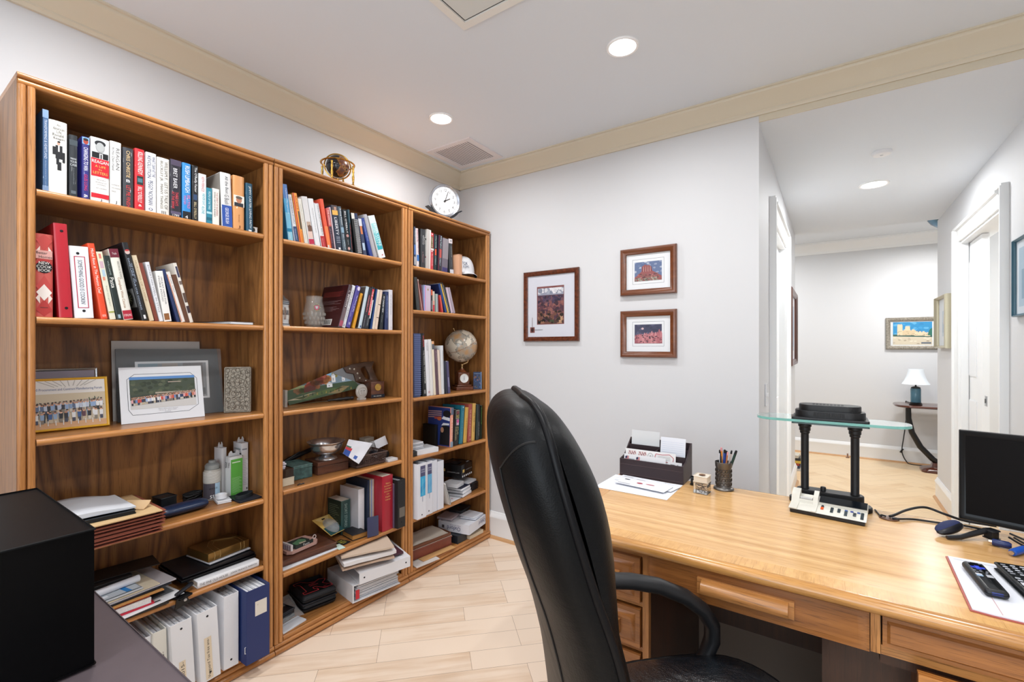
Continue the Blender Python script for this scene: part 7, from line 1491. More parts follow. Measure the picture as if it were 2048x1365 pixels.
t = thing('letter_organizer','dark brown stitched leather letter organizer holding cards','desk organizer',(-.63,2.02,z)); LE = P('2b1c20',.45,bump=.25,bscale=600); OX0,OX1,OY0,OY1 = -.768,-.497,1.955,2.098
MB().prism([(0,0),(.143,0),(.143,.146),(.134,.146),(.05,.082),(0,.074)],(OX0,OY0,z),(0,1,0),(0,0,1),(1,0,0),0,.006,LE).build('side_panel',t)
MB().prism([(0,0),(.143,0),(.143,.146),(.134,.146),(.05,.082),(0,.074)],(OX1,OY0,z),(0,1,0),(0,0,1),(-1,0,0),0,.006,LE).build('side_panel',t)
mb = MB(); mb.box((OX0 + .006,OY0,z),(OX1 - .006,OY0 + .006,z + .074),LE).box((OX0 + .006,OY0 + .006,z),(OX1 - .006,OY1 - .006,z + .005),LE)
for h in (.010,.052): mb.tube([(OX0 + .004,OY0 - .0004,z + h),(OX1 - .004,OY0 - .0004,z + h)],.0007,P('4a3638',.5),5)
mb.build('front_panel',t)
MB().box((OX0 + .006,OY1 - .006,z),(OX1 - .006,OY1,z + .146),LE).build('back_panel',t)
mb = MB()
for y_,h in ((.050,.100),(.098,.122)): mb.box((OX0 + .006,OY0 + y_,z + .005),(OX1 - .006,OY0 + y_ + .005,z + h),LE)
mb.box((-.63,OY0 + .055,z + .005),(-.625,OY0 + .098,z + .112),LE); mb.build('dividers',t)
def card(lb,x0,x1,y_,z0,z1,m,art=None,ln=-6,nm='card'):
 o,e1,e2,n,W = leaning((x0,y_,z0),(x1,y_,z0),rad(-ln),.0); mb = MB(); e1 = Vector((1,0,0)); e2 = Vector((0,math.sin(rad(-ln)),math.cos(rad(ln)))); n = e1.cross(e2)
 mb.prism([(0,0),(W,0),(W,z1 - z0),(0,z1 - z0)],o,e1,e2,n,-.0012,0,m)
 if art: art(Canvas(mb,o,e1,e2,W,z1 - z0))
 mb.build(nm,label=lb,cat='card')
def stamps(cv):
 for a in (.05,.26):
  cv.rect(a,.62,a + .17,.92,'d9cfcc')
  for i in range(9): cv.oval(a + .02 + .017 * i,.70 + .14 * ((i * 5) % 3) / 2,.012,.06,'8a5058' if i % 2 else 'b88a88',8)
 n = 24; cv.up().oval(.51,.70,.055,.20,'b0b0ae').up().oval(.51,.70,.042,.15,'e4e4e6').oval(.51,.70,.02,.07,'b0b0ae')
 pts = [(.60,.70),(.62,.88),(.75,.86),(.88,.92),(.96,.74),(.95,.5),(.8,.46),(.66,.48)]; cv.up()
 for i in range(8): (a,b),(c_,d_) = pts[i],pts[(i + 1) % 8]; cv.line(a,b,c_,d_,.0012,'b04a54')
 for i in range(4): cv.rect(.66,.58 + .06 * i,.9,.595 + .06 * i,'a8aaa8')
def flags(cv):
 for a in (.03,.30): cv.poly([(a,.5),(a + .09,.6),(a + .09,.9),(a,.85)],'c88a8c'); cv.poly([(a,.72),(a + .05,.75),(a + .05,.9),(a,.85)],'2c3050'); cv.line(a,.6,a + .09,.68,.0012,'efe8e8')
 cv.rect(.12,.7,.26,.74,'9a9ca4').rect(.4,.66,.55,.70,'9a9ca4')
ye = OY0
card('long white card printed with stamps and a red badge, second in the organizer',-.756,-.538,ye + .034,z + .04,z + .113,P('e2e2e2',.5),stamps)
card('frontmost white card with little flags in the organizer',-.757,-.575,ye + .018,z + .02,z + .092,P('e4e4e6',.5),flags)
card('short white slip at the front right of the organizer',-.565,-.508,ye + .014,z + .02,z + .083,P('dedee0',.5),lambda cv: cv.rect(.2,.8,.5,.84,'33343a').rect(.7,.7,.74,.86,'33343a'))
card('plain white envelope standing at the back left of the organizer',-.755,-.628,ye + .108,z + .05,z + .184,P('d3d5d6',.5),None,-4,'standing_envelope')
card('lined white note card standing at the back right of the organizer',-.615,-.510,ye + .072,z + .03,z + .172,P('dcdfe6',.5),lambda cv: [cv.rect(.05,.08 + .06 * i,.95,.086 + .06 * i,'b9c2d8') for i in range(14)],-8,'note_card')
t = thing('power_adapter','small black plug between the organizer and the paper clip box','plug',(-.465,1.99,z)); MB().rbox((-.462,1.985,z + .017),(.030,.03,.032),BLACKP,r=.004).build('plug_body',t)
mb = MB(); [mb.box((-.4565 + .004 * k,1.966,z + .004),(-.4545 + .004 * k,1.9695,z + .02),P('3a3a3e',.4)) for k in range(3)]; mb.build('ridges',t)
t = thing('paper_clip_box','clear square box of paper clips with a pale wooden lid','paper clip box',(-.415,1.9,z)); R = Matrix.Rotation(rad(-4),3,'Z'); c = Vector((-.412,1.898,z))
MB().rbox(c + Vector((0,0,.021)),(.054,.054,.042),P('f0efec',.05,trans=.95,ior=1.2),r=.002,R=R).build('clear_body',t)
MB().rbox(c + Vector((0,0,.0555)),(.055,.055,.026),P('dcd2c2',.4),r=.003,R=R).lathe([(.012,.0687),(.012,.0692),(.001,.0692),(.001,.0687)],c,P('6a4424',.5),20).build('wooden_lid',t)
rn = random.Random(6); mb = MB()
for i in range(46):
 p = c + Vector((rn.uniform(-.016,.016),rn.uniform(-.016,.016),.006 + rn.uniform(0,.028))); d = Vector((rn.uniform(-1,1),rn.uniform(-1,1),rn.uniform(-.4,.4))).normalized(); e = d.cross(Vector((0,0,1))).normalized()
 L = .0075; mb.tube([p - d * L,p + d * L,p + d * L * 1.1 + e * .002,p + d * L + e * .004,p - d * L * .6 + e * .004],.0006,P('6a6560' if i % 6 else '3a4a8a',.25,.9),4)
o = mb.build('paper_clips',t); o['kind'] = 'stuff'
t = thing('pencil_cup','ornate pewter cup full of pens on the desk','pencil cup',(-.352,1.99,z)); c = Vector((-.352,1.992,z)); PW = P('6e6a66',.38,.85,bump=.3,bscale=120)
MB().lathe([(.001,0),(.037,0),(.038,.003),(.036,.007),(.030,.010),(.0285,.014),(.0285,.085),(.031,.090),(.032,.108),(.0305,.109),(.0285,.09),(.026,.08),(.026,.012),(.001,.010)],c,PW,40).build('cup_body',t)
mb = MB(); PD = P('4e4a47',.4,.8)
for k in range(16):
 a = 2 * PI * k / 16; 
 for j in range(4):
  p = c + Vector((.0288 * math.cos(a + .2 * (j % 2)),.0288 * math.sin(a + .2 * (j % 2)),.024 + .017 * j)); Rm = Matrix((Vector((-math.sin(a),math.cos(a),0)),Vector((0,0,1)),Vector((math.cos(a),math.sin(a),0)))).transposed(); mb.ring(p,.0058,.0012,PD,Rm,10,5)
mb.build('relief_band',t)
pens = (('ffffff','black',0),)
PEN = (('e8e8ec','slim white pen with a dark tip leaning left in the pencil cup',-.016,.004,-.016,.010,.152,.0038),('1c1c20','black pen at the left rim of the pencil cup',-.014,-.008,-.010,.004,.150,.0045),('d9822c','orange pencil, tallest at the left of the pencil cup',-.008,-.002,-.009,.004,.164,.0042),('a8c4d4','pale blue pen behind the orange pencil',-.004,.008,.001,.012,.150,.0040),('24408c','bright blue pen in the middle of the pencil cup',.002,-.004,.004,.002,.157,.0052),('2c2c5c','thick indigo pen beside the bright blue one',.007,.004,.010,.006,.152,.0050),('b07048','thin brown pencil leaning behind the indigo pen',.004,-.012,.016,-.004,.150,.0032),('c4b8b4','pale pink pen near the right rim of the pencil cup',.010,.006,.028,.010,.155,.0038),('1e3a34','dark green pen leaning farthest right in the pencil cup',.012,-.002,.046,.004,.158,.0050))
for hx_,lb,x0,y0,x1,y1,h,r in PEN:
 p0 = c + Vector((x0 * .7 - .3 * x1 * .5,y0 * .8,.0145)); p1 = c + Vector((x1,y1,h)); d = p1 - p0; tt = thing('pen',lb,'pen',p0,group='pens in the pewter cup'); pm = P(hx_,.3)
 MB().tube([p0,p0 + d * .9],r,pm,10).build('barrel',tt); MB().tube([p0 + d * .9,p0 + d * .985,p1],[r * .98,r * .9,r * .4],P('15161a' if hx_ not in ('d9822c','b07048') else 'c88a90',.3),10).build('tip',tt)
# banker-style lamp with a glass shelf
ly = 2.0
t = thing('desk_lamp','black twin-column desk lamp with a green-edged glass shade plate','desk lamp',(0,ly,z)); BK = P('0e0e10',.45,bump=.1,bscale=900)
def stad(hx,hy,n=10): return [(hx - hy + hy * math.cos(-PI / 2 + PI * i / n),hy * math.sin(-PI / 2 + PI * i / n)) for i in range(n + 1)] + [(-hx + hy + hy * math.cos(PI / 2 + PI * i / n),hy * math.sin(PI / 2 + PI * i / n)) for i in range(n + 1)]
def U(u,v=800): return ony(u,v,ly)
def XZ(u,v): p = ony(u,v,ly); return p.x,p.z
xl,_ = XZ(1576,1000); xr,_ = XZ(1747,1000); xm = (xl + xr) / 2; hw = (xr - xl) / 2
def plat(mb,hx,hy,z0,z1,m,ins=.003):
 mb.loft([[Vector((xm + a,ly + b,zz_)) for a,b in stad(hx - q,hy - q)] for q,zz_ in ((0,z0),(0,z1 - ins),(ins,z1))],m)
xc0 = XZ(1609.7,900)[0]; xc1 = XZ(1710,900)[0]; cm = (xc0 + xc1) / 2; xm = cm; hw = max(xr - cm,cm - xl) - .004
mb = MB(); plat(mb,hw,.046,z,z + .016,BK); plat(mb,(xc1 - xc0) / 2 + .026,.030,z + .0162,z + .050,BK); mb.build('lamp_base',t)
MB().lathe([(.0085,0),(.0085,.012),(.007,.0145),(.001,.015)],(cm - .018,ly - .008,z + .0502),BK,14).build('switch_knob',t)
ztop = XZ(1660,838)[1]; 
for x_ in (xc0,xc1):
 q = [(.0135,.0502),(.0135,.0520),(.0125,.055),(.0125,ztop - z - .060),(.0155,ztop - z - .057),(.0155,ztop - z - .050),(.018,ztop - z - .047),(.018,ztop - z - .036),(.021,ztop - z - .033),(.021,ztop - z - .012),(.001,ztop - z - .012)]
 MB().lathe(q,(x_,ly,z),BK,20).build('column',t)
gl,gz = XZ(1515,832); gr,_ = XZ(1824,832); gz = ztop - .006; mb = MB(); gx = (gl + gr) / 2; gh = (gr - gl) / 2
TEAL = P('8fd0c8',.1,trans=.6,ior=1.45); CLR = P('e6f4f2',.02,trans=1.,ior=1.45)
def roundrect(hx,hy,r,n=8):
 pts = []
 for k,(sx,sy) in enumerate(((1,-1),(1,1),(-1,1),(-1,-1))):
  for i in range(n + 1): a = -PI / 2 + PI / 2 * k + PI / 2 * i / n; pts.append((sx * (hx - r) + r * math.cos(a),sy * (hy - r) + r * math.sin(a)))
 return pts
R0 = roundrect(gh,.070,.062); n_ = len(R0); lo = [Vector((gx + a,ly + b,gz - .0045)) for a,b in R0]; hi = [Vector((gx + a,ly + b,gz + .0045)) for a,b in R0]
mb.add(lo + hi,[tuple(range(n_ - 1,-1,-1)),tuple(range(n_,2 * n_))],CLR); b0 = len(mb.v); mb.add(lo + hi,[(i,(i + 1) % n_,n_ + (i + 1) % n_,n_ + i) for i in range(n_)],TEAL); mb.build('glass_shade',t)
hz = gz + .0052; tw = (xc1 - xc0) / 2
def pl2(hx,hy,z0,z1,sq=False):
 pr = roundrect(hx,hy,.006 if sq else hy * .9)
 return [[Vector((cm + a * f,ly + b * f,zz_)) for a,b in pr] for f,zz_ in ((1,z0),(1,z1 - .003),(.985,z1))]
mb = MB(); mb.loft(pl2(tw + .038,.062,hz,hz + .007,True),BK); mb.loft(pl2(tw + .030,.052,hz + .0072,hz + .030),BK); mb.loft(pl2(tw + .018,.044,hz + .0302,hz + .050),BK)
for k in range(20): mb.box((cm - .045 + .0045 * k,ly - .0528,hz + .012),(cm - .043 + .0045 * k,ly - .0515,hz + .027),P('050506',.6))
for k in range(9): mb.box((cm - .05 + .0105 * k,ly - .02,hz + .0500),(cm - .043 + .0105 * k,ly + .02,hz + .0506),P('050506',.6))
mb.build('lamp_head',t)
MB().loft(pl2(tw + .038,.062,gz - .0115,gz - .0052,True),P('2f4644',.3)).box((cm - .045,ly - .055,gz - .016),(cm + .045,ly + .055,gz - .0118),P('c4c6c8',.3,.4)).build('reflector_plate',t)
# printing calculator
t = thing('printing_calculator','old white printing calculator with dark keys in front of the lamp','calculator',(-.015,1.88,z)); R = Matrix.Rotation(rad(-6),3,'Z'); o = Vector((-.121,1.846,z)); ex,ey = R @ Vector((1,0,0)),R @ Vector((0,1,0)); W_,D_ = .212,.098
CR_ = P('d2cfc4',.45)
MB().prism([(0,.002),(.004,0),(D_,0),(D_,.020),(0,.012)],o + ex * .004,ey,(0,0,1),ex,0,W_ - .008,P('1a1512',.5)).build('dark_base',t)
mb = MB(); mb.prism([(0,.0125),(D_ * .62,.026),(D_ * .62,.034),(D_,.044),(D_,.0205)],o,ey,(0,0,1),ex,0,W_,CR_); mb.build('housing',t)
sl = Vector((0,0,1)); e2 = (ey * (D_ * .62) + Vector((0,0,.0135))).normalized(); nn = ex.cross(e2)
MB().prism([(0,0),(.130,0),(.130,.036),(0,.036)],o + ex * .081 + ey * (D_ * .60) + Vector((0,0,.0355)),ex,(ey * .94 + Vector((0,0,.34))).normalized(),(nn * .94 - ey * .34).normalized(),.0,.0015,P('0b1016',.12)).build('display_window',t)
MB().prism([(.0,.016),(.05,.026),(.06,.048),(.092,.062),(.096,.062),(.096,.021),(.0,.013)],o + ex * .0,ey,(0,0,1),ex,0,.024,CR_).prism([(.0,.016),(.05,.026),(.06,.048),(.092,.062),(.096,.062),(.096,.021),(.0,.013)],o + ex * .064,ey,(0,0,1),ex,0,.014,CR_).prism([(.0,.0135),(.05,.0245),(.052,.034),(.068,.038),(.068,.018)],o + ex * .024,ey,(0,0,1),ex,0,.04,CR_).build('printer_housing',t)
MB().cyl(o + ex * .026 + ey * .062 + Vector((0,0,.0385)),o + ex * .062 + ey * .062 + Vector((0,0,.0385)),.005,P('b8b6b2',.4),12).build('paper_bar',t)
KEYS = [(.092,[('3c464a',1),('e0662c',1),('e0662c',1)]),(.119,[('3c464a',1)] * 4),(.138,[('3c464a',1)] * 3),(.157,[('3a5a9a',1),('4a5458',1),('4a5458',1),('4a5458',1.4)]),(.172,[('3a4a9a',1)]),(.180,[('3c4a50',.0),('4a5056',1),('4a5056',1.8)]),(.190,[('3a5a9a',1)]),(.200,[('3c464a',1)] * 5)]
for kx,col in KEYS:
 for j,(hc,hl) in enumerate(col):
  if not hl: continue
  p = o + ex * kx + e2 * (.050 - .0085 * j - (.0035 if hl > 1.2 else 0)) + Vector((0,0,.0135)); mb = MB(); mb.rbox(p,(.0085,.0060 * hl,.0042),P(hc,.4),r=.0012,R=Matrix((ex,e2,nn)).transposed()); mb.build('key',t)
mb = MB(); [mb.rbox(o + ex * a + e2 * .056 + Vector((0,0,.0142)),(.006,.002,.002),P('2a2c2e',.4),r=.0006,R=Matrix((ex,e2,nn)).transposed()) for a in (.092,)]; mb.build('slide_switch',t)
# cables
def cable(label,pts,r,name='cable'):
 P3 = [Vector(p) for p in pts]; out = []
 for i in range(len(P3) - 1):
  a,b,c_,d = P3[max(i - 1,0)],P3[i],P3[i + 1],P3[min(i + 2,len(P3) - 1)]
  for k in range(8):
   f = k / 8; out.append(.5 * ((2 * b) + (c_ - a) * f + (2 * a - 5 * b + 4 * c_ - d) * f * f + (3 * b - a - 3 * c_ + d) * f ** 3))
 out.append(P3[-1])
 return MB().tube(out,r,P('0f0f11',.45),8).build(name,label=label,cat='cable')
dz = lambda u,v,h=.003: tuple(onz(u,v,DZ) + Vector((0,0,h)))
cable('thin black lamp cord running into the desk grommet',[dz(1750,1022),dz(1757,1030),dz(1762,1036),(g.x - .020,g.y,DZ + .0085),(g.x - .008,g.y + .006,DZ + .0045)],.0024)
cable('thick black cable arching from the desk grommet to the monitor',[(g.x + .001,g.y + .005,DZ + .0062),(g.x + .014,g.y + .008,DZ + .012),dz(1815,1031,.018),dz(1850,1026,.018),dz(1890,1034,.008),dz(1930,1046,.006),(.42,2.03,.77)],.004)
cable('lower thin black cable from the desk grommet toward the monitor',[(g.x + .008,g.y - .010,DZ + .0050),(g.x + .026,g.y - .012,DZ + .008),dz(1830,1042,.004),dz(1880,1049,.004),dz(1925,1054,.004),(.40,1.985,.764)],.003)
# monitor
t = thing('monitor','black flat computer monitor at the right end of the desk','monitor',(.54,1.96,z)); c0 = Vector((.321,1.95,.797)); e1 = Vector((.953,-.303,0)).normalized(); n = Vector((e1.y,-e1.x,0)); e2 = Vector((0,0,1)); MW,MH = .49,.272; GB = P('08080a',.28,spec=.25)
mb = MB(); inn = .016
mb.loft([[c0 + e1 * a + e2 * b + n * d for a,b in ((q,q),(MW - q,q),(MW - q,MH - q),(q,MH - q))] for q,d in ((.006,-.032),(0,-.024),(0,-.004),(.003,0),(inn - .004,0),(inn,-.003))],GB,cap=True); mb.build('bezel',t)
MB().poly([c0 + e1 * a + e2 * b + n * -.0026 for a,b in ((inn,inn + .004),(MW - inn,inn + .004),(MW - inn,MH - inn),(inn,MH - inn))],P('0c0a0b',.5,spec=.12)).build('screen',t)
cc = c0 + e1 * MW / 2; MB().rbox(cc + n * -.055 + e2 * .03,(.05,.02,.13),GB,r=.004,R=Matrix((e1,n,e2)).transposed()).build('stand_neck',t)
MB().lathe([(.001,0),(.11,0),(.11,.006),(.03,.014),(.001,.014)],(cc.x - n.x * .055,cc.y - n.y * .055,z),GB,32,Matrix.Diagonal((1,.8,1))).build('stand_base',t)
# hinged oval tool by the monitor, cables and connectors
t = thing('desk_stapler','black hinged stapler-like tool with a blue oval top beside the monitor','stapler',(.31,1.89,z)); c = Vector((.292,1.888,z + .020)); d = Vector((.62,.78,0)).normalized(); Rm = Matrix((d,Vector((-d.y,d.x,0)),Vector((0,0,1)))).transposed() @ Matrix.Rotation(rad(-10),3,'Y')
MB().sphere(c,.050,P('15151a',.4),26,12,(1,.42,.26),Rm).build('oval_grip',t); MB().sphere(c + Vector((-.004,.004,.0040)),.049,P('1c2650',.7,bump=.5,bscale=700),26,12,(.98,.40,.245),Rm).build('blue_pad',t)
MB().tube([(.278,1.838,z + .006),(.309,1.852,z + .009),(.346,1.885,z + .018),(.372,1.903,z + .026)],[.0055,.007,.008,.008],P('1c1d20',.35),10).build('lever_arm',t)
MB().rbox((.383,1.902,z + .019),(.03,.030,.028),P('1a1b1e',.35),r=.004,rz=rad(40)).build('hinge_block',t)
for i,(lb,pts) in enumerate((('uppermost black cable looping under the monitor edge',[(.42,1.90,.790),(.45,1.875,.783),(.49,1.84,.775),(.58,1.79,.772),(.70,1.775,.7645)]),('middle black cable under the monitor edge',[(.415,1.885,.783),(.44,1.850,.774),(.485,1.805,.766),(.58,1.752,.765),(.70,1.725,.765)]),('lowest black cable under the monitor edge',[(.43,1.908,.778),(.46,1.882,.768),(.54,1.825,.7645),(.66,1.805,.7645)]))): cable(lb,pts,.0028)
def plug(lb,a,b,col):
 t = thing('video_connector',lb,'connector',a); a,b = Vector(a),Vector(b); MB().tube([a,a.lerp(b,.12),a.lerp(b,.85),b],[.0085,.0095,.0095,.006],P(col,.35),14).build('connector_shell',t); d = (a - b).normalized(); MB().tube([a + d * .0002,a + d * .007],.0055,P('c9b9a8',.25,.9),12).build('metal_socket',t)
plug('blue round cable connector lying nearest the desk pad',onz(2025,1106,DZ + .0105),onz(2052,1098,DZ + .0105),'2456b4')
plug('dark blue cable connector below the monitor edge',(.375,1.855,z + .0105),(.412,1.846,z + .0105),'1c2a58')
# desk pad and remotes
t = thing('desk_pad','white ruled desk pad with a red edge at the right of the desk','desk pad',(.5,1.53,z)); PD0 = [(.243,1.367),(.252,1.684),(.72,1.700),(.72,1.352),(.275,1.362)]
MB().prism(PD0[::-1],(0,0,z),(1,0,0),(0,1,0),(0,0,1),.0,.0022,P('a8554c',.5)).build('red_backing',t)
mb = MB(); mb.prism([(a + (.004 if a < .3 else 0),b + (.004 if b < 1.5 else -.004)) for a,b in PD0][::-1],(0,0,z),(1,0,0),(0,1,0),(0,0,1),.0024,.0052,P('dfe1e8',.55))
cv = Canvas(mb,(.25,1.37,z + .0052),(1,0,0),(0,1,0),.47,.31); cv.rect(.03,.945,1,.955,'b4b8c4').rect(.09,.0,.094,.95,'c8a8a8'); mb.build('sheets',t)
zp = z + .0056
def remote(lb,c,w_,L,h,ang,keys,m,rr=.008):
 t = thing('remote_control',lb,'remote control',c,group=None); R = Matrix.Rotation(ang,3,'Z'); c = Vector(c); MB().rbox(c + Vector((0,0,h / 2)),(w_,L,h),m,r=rr,R=R,seg=4).build('remote_body',t); return t,R,c + Vector((0,0,h))
t,R,tp = remote('short black streaming remote with a blue cross pad, on the desk pad',(.2965,1.532,zp),.042,.165,.019,rad(4),0,P('17181b',.4),.009)
def key(nm,a,b,sx,sy,hx_): MB().rbox(tp + R @ Vector((a,b,.0004)),(sx,sy,.002),P(hx_,.35),r=.0009,R=R).build(nm,t)
key('direction_pad',0,.043,.026,.009,'2a3fb8'); key('direction_pad',0,.043,.009,.022,'2a3fb8'); MB().rbox(tp + R @ Vector((0,.043,.0012)),(.007,.007,.002),P('4a62d8',.3),r=.0009,R=R).build('ok_button',t)
for a,b in ((-.010,.070),(.010,.070),(-.011,.022),(0,.022),(.011,.022),(-.008,.013),(.008,.013)): key('button',a,b,.005,.003,'8a8c94')
for a,b,hx_ in ((-.009,.001,'d6d6da'),(.009,.001,'b8bac0'),(-.009,-.007,'a8c0d8'),(.009,-.007,'c9c9cc')): key('app_button',a,b,.012,.005,hx_)
MB().rbox(tp + R @ Vector((0,-.081,-.0085)),(.020,.004,.006),P('2c3a8c',.5),r=.0015,R=R).build('fabric_tab',t)
t,R,tp = remote('wider black remote covered in pale buttons, on the desk pad',(.372,1.545,zp),.058,.195,.022,rad(6),0,P('141618',.4),.005)
for i in range(3):
 for j in range(9): key('button',-.017 + .017 * i,.080 - .013 * j - (.012 if j > 4 else 0),.009,.0045,'c2c4c8' if (i + j) % 4 else '8f9196')
key('large_button',-.014,-.042 + .010,.016,.012,'d2d4d6'); mb = MB(); mb.text('REMOTE',tp + R @ Vector((-.016,-.072,.0003)),R @ Vector((1,0,0)),R @ Vector((0,1,0)),.034,.004,P('9a9ca0')); mb.build('printed_label',t)
# ------------------------------------------------------------------ office chair
az = rad(40); F_ = Vector((math.cos(az),math.sin(az),0)); Lf = Vector((-math.sin(az),math.cos(az),0)); UPZ = Vector((0,0,1))
C0 = Vector((-.205,1.01,0)); t = thing('office_chair','high-backed black leather swivel chair at the desk','office chair',C0,0)
def seam_mat(hx='060708',ro=.42,sp=.16,dist=.012,sc=7,coat=0.): 
 m,nt,b = node_mat('black_leather'); N = nt.nodes.new; Lk = nt.links.new
 b.inputs['Base Color'].default_value = lin(hx); b.inputs['Roughness'].default_value = ro; b.inputs['Specular IOR Level'].default_value = sp; b.inputs['Coat Weight'].default_value = coat; b.inputs['Coat Roughness'].default_value = .25
 tc = N('ShaderNodeTexCoord'); v = N('ShaderNodeTexVoronoi'); v.inputs['Scale'].default_value = 380; n = N('ShaderNodeTexNoise'); n.inputs['Scale'].default_value = sc; n.inputs['Detail'].default_value = 4; n.inputs['Distortion'].default_value = 1.2
 Lk(tc.outputs['Object'],v.inputs['Vector']); Lk(tc.outputs['Object'],n.inputs['Vector'])
 ad = N('ShaderNodeMath'); ad.operation = 'MULTIPLY_ADD'; ad.inputs[1].default_value = .06; Lk(v.outputs[0],ad.inputs[0]); Lk(n.outputs[0],ad.inputs[2])
 bp = N('ShaderNodeBump'); bp.inputs['Strength'].default_value = .25; bp.inputs['Distance'].default_value = dist; Lk(ad.outputs[0],bp.inputs['Height']); Lk(bp.outputs[0],b.inputs['Normal']); return m
LEA = seam_mat(); PIP = P('08080a',.4,spec=.2)
LES = seam_mat('0b1219',.30,.9,.07,9,.6)
# backrest: profile rows (z, centre offset along the chair's facing, half width, thickness)
ROWS = [(.44,-.262,.235,.085),(.52,-.266,.245,.100),(.62,-.272,.25,.108),(.74,-.288,.252,.110),(.86,-.315,.25,.114),(.96,-.348,.245,.118),(1.05,-.374,.238,.120),(1.12,-.390,.225,.120),(1.18,-.398,.203,.112),(1.212,-.399,.172,.094),(1.228,-.399,.135,.062),(1.234,-.399,.08,.03)]
def rowat(i):
 k = min(int(i),len(ROWS) - 2); f = i - k; G = lambda j: ROWS[max(0,min(len(ROWS) - 1,j))]
 p = [G(k - 1),G(k),G(k + 1),G(k + 2)]
 if f == 0: return G(k)
 return tuple(.5 * (2 * b_ + (c_ - a_) * f + (2 * a_ - 5 * b_ + 4 * c_ - d_) * f * f + (3 * b_ - a_ - 3 * c_ + d_) * f ** 3) for a_,b_,c_,d_ in zip(*p))
def brow(i,f0,f1,n=24,bul=0):
 z_,off,hw_,th_ = rowat(i); pts = []
 for k in range(n + 1):
  a = f0 + (f1 - f0) * k / n; cs,sn = math.cos(a),math.sin(a); y_ = hw_ * math.copysign(abs(sn) ** .72,sn); x_ = th_ / 2 * math.copysign(abs(cs) ** .8,cs)
  if cs > 0 and bul: x_ *= 1 + .9 * max(0,math.sin(PI * (z_ - .88) / .36))
  x_ += .03 * (y_ / .25) ** 2
  pts.append(C0 + F_ * (off + x_) + Lf * y_ + UPZ * z_)
 return pts
R9 = [k / 4 for k in range(4 * (len(ROWS) - 1) + 1)]
MB().loft([brow(i,rad(81),rad(279)) for i in R9],LEA).build('back_shell',t)
MB().loft([brow(i,rad(-81),rad(81),24,1) for i in R9],LEA).build('back_cushion',t)
for s_ in (-1,1):
 pts = [brow(i,0,2 * PI,40)[9 if s_ > 0 else 31] for i in R9]
 mb = MB(); mb.tube(pts,.0070,PIP,12); mb.build('piping',t)
mb = MB(); tp = [brow(11,0,2 * PI,40)[9],C0 + F_ * -.392 + UPZ * 1.236,brow(11,0,2 * PI,40)[31]]; mb.tube(tp,.0070,PIP,12); mb.build('piping',t)
def back_pt(i,k):
 a = PI / 2 + PI * k / 40; return brow(i,a,a,1)[0]
SM = P('050506',.6); mb = MB()
for k in (14,26): mb.tube([back_pt(i / 4,k) for i in range(0,29)],.0020,SM,5)
[mb.tube([back_pt(7 + .95 * math.sin(q / 10 * PI / 2),14 - 12.5 * q / 10 if sd else 26 + 12.5 * q / 10) for q in range(11)],.0020,SM,5) for sd in (0,1)]; mb.build('stitched_seam',t)
# seat
SH = .512
def srow(f,z_,dome=0.): 
 pts = []
 for k in range(40):
  a = 2 * PI * k / 40; cs,sn = math.cos(a),math.sin(a); x_ = .255 * f * math.copysign(abs(cs) ** .6,cs); y_ = .262 * f * math.copysign(abs(sn) ** .6,sn)
  pts.append(C0 + F_ * (x_ + .02) + Lf * y_ + UPZ * (z_ + .012 * (x_ / .25) - .018 * max(0,x_ / .25) ** 3))
 return pts
MB().loft([srow(.90,SH - .085),srow(.98,SH - .070),srow(1.0,SH - .03),srow(.985,SH - .005)],LEA).build('seat_pan',t)
mb = MB(); mb.loft([srow(.985,SH - .0045),srow(.96,SH + .008),srow(.90,SH + .017),srow(.75,SH + .026),srow(.5,SH + .030),srow(.2,SH + .031)],LES); mb.build('seat_cushion',t)
MB().tube(srow(.99,SH - .001),.0065,PIP,8,closed=True).build('piping',t)
mb = MB()
for k in range(9):
 a = -.16 + .04 * k; mb.tube([C0 + F_ * (.02 - .19 + .38 * q) + Lf * (a + .01 * math.sin(6 * q)) + UPZ * (SH + .0295 - .034 * max(abs(a) / .26,abs(-.5 + q) * 1.55) ** 4 + .012 * (-.19 + .38 * q) / .25) for q in [.1 + .62 * i / 12 for i in range(13)]],.0008,P('16181c',.5),5)
mb.build('seat_stitching',t)
# arms
def plane_hit(u,v,lat):
 d = Vector(ray(u,v)); p0 = C0 + Lf * lat; k = (p0 - Vector((0,0,EYE))).dot(Lf) / d.dot(Lf); return Vector((0,0,EYE)) + d * k
armpx = ((1190,1168),(1225,1162),(1262,1163),(1316,1172),(1370,1194),(1405,1220),(1424,1250),(1424,1280),(1412,1310))
ap = [plane_hit(u,v,.25) for u,v in armpx]
arm_s = [((p - C0).dot(F_),p.z) for p in ap]
for s_ in (1,-1):
 mb = MB(); pts = [C0 + F_ * a + Lf * (.25 * s_) + UPZ * h for a,h in arm_s]
 end = pts[-1]; pts += [C0 + F_ * (arm_s[-1][0] - .05) + Lf * (.245 * s_) + UPZ * (SH - .04),C0 + F_ * (arm_s[-1][0] - .12) + Lf * (.20 * s_) + UPZ * (SH - .093)]
 st = [C0 + F_ * (arm_s[0][0] - .06) + Lf * (.246 * s_) + UPZ * (arm_s[0][1] - .03)]
 allp = st + pts; mb.tube(allp,[.020] + [.024] * (len(allp) - 4) + [.022,.020,.016],P('111215',.45,bump=.15,bscale=700),14,flat=.8); mb.build('armrest',t)
MB().lathe([(.001,.09),(.028,.09),(.028,.30),(.020,.30),(.020,SH - .10),(.09,SH - .098),(.09,SH - .087),(.001,SH - .087)],C0,BLACKP,20).build('gas_lift',t)
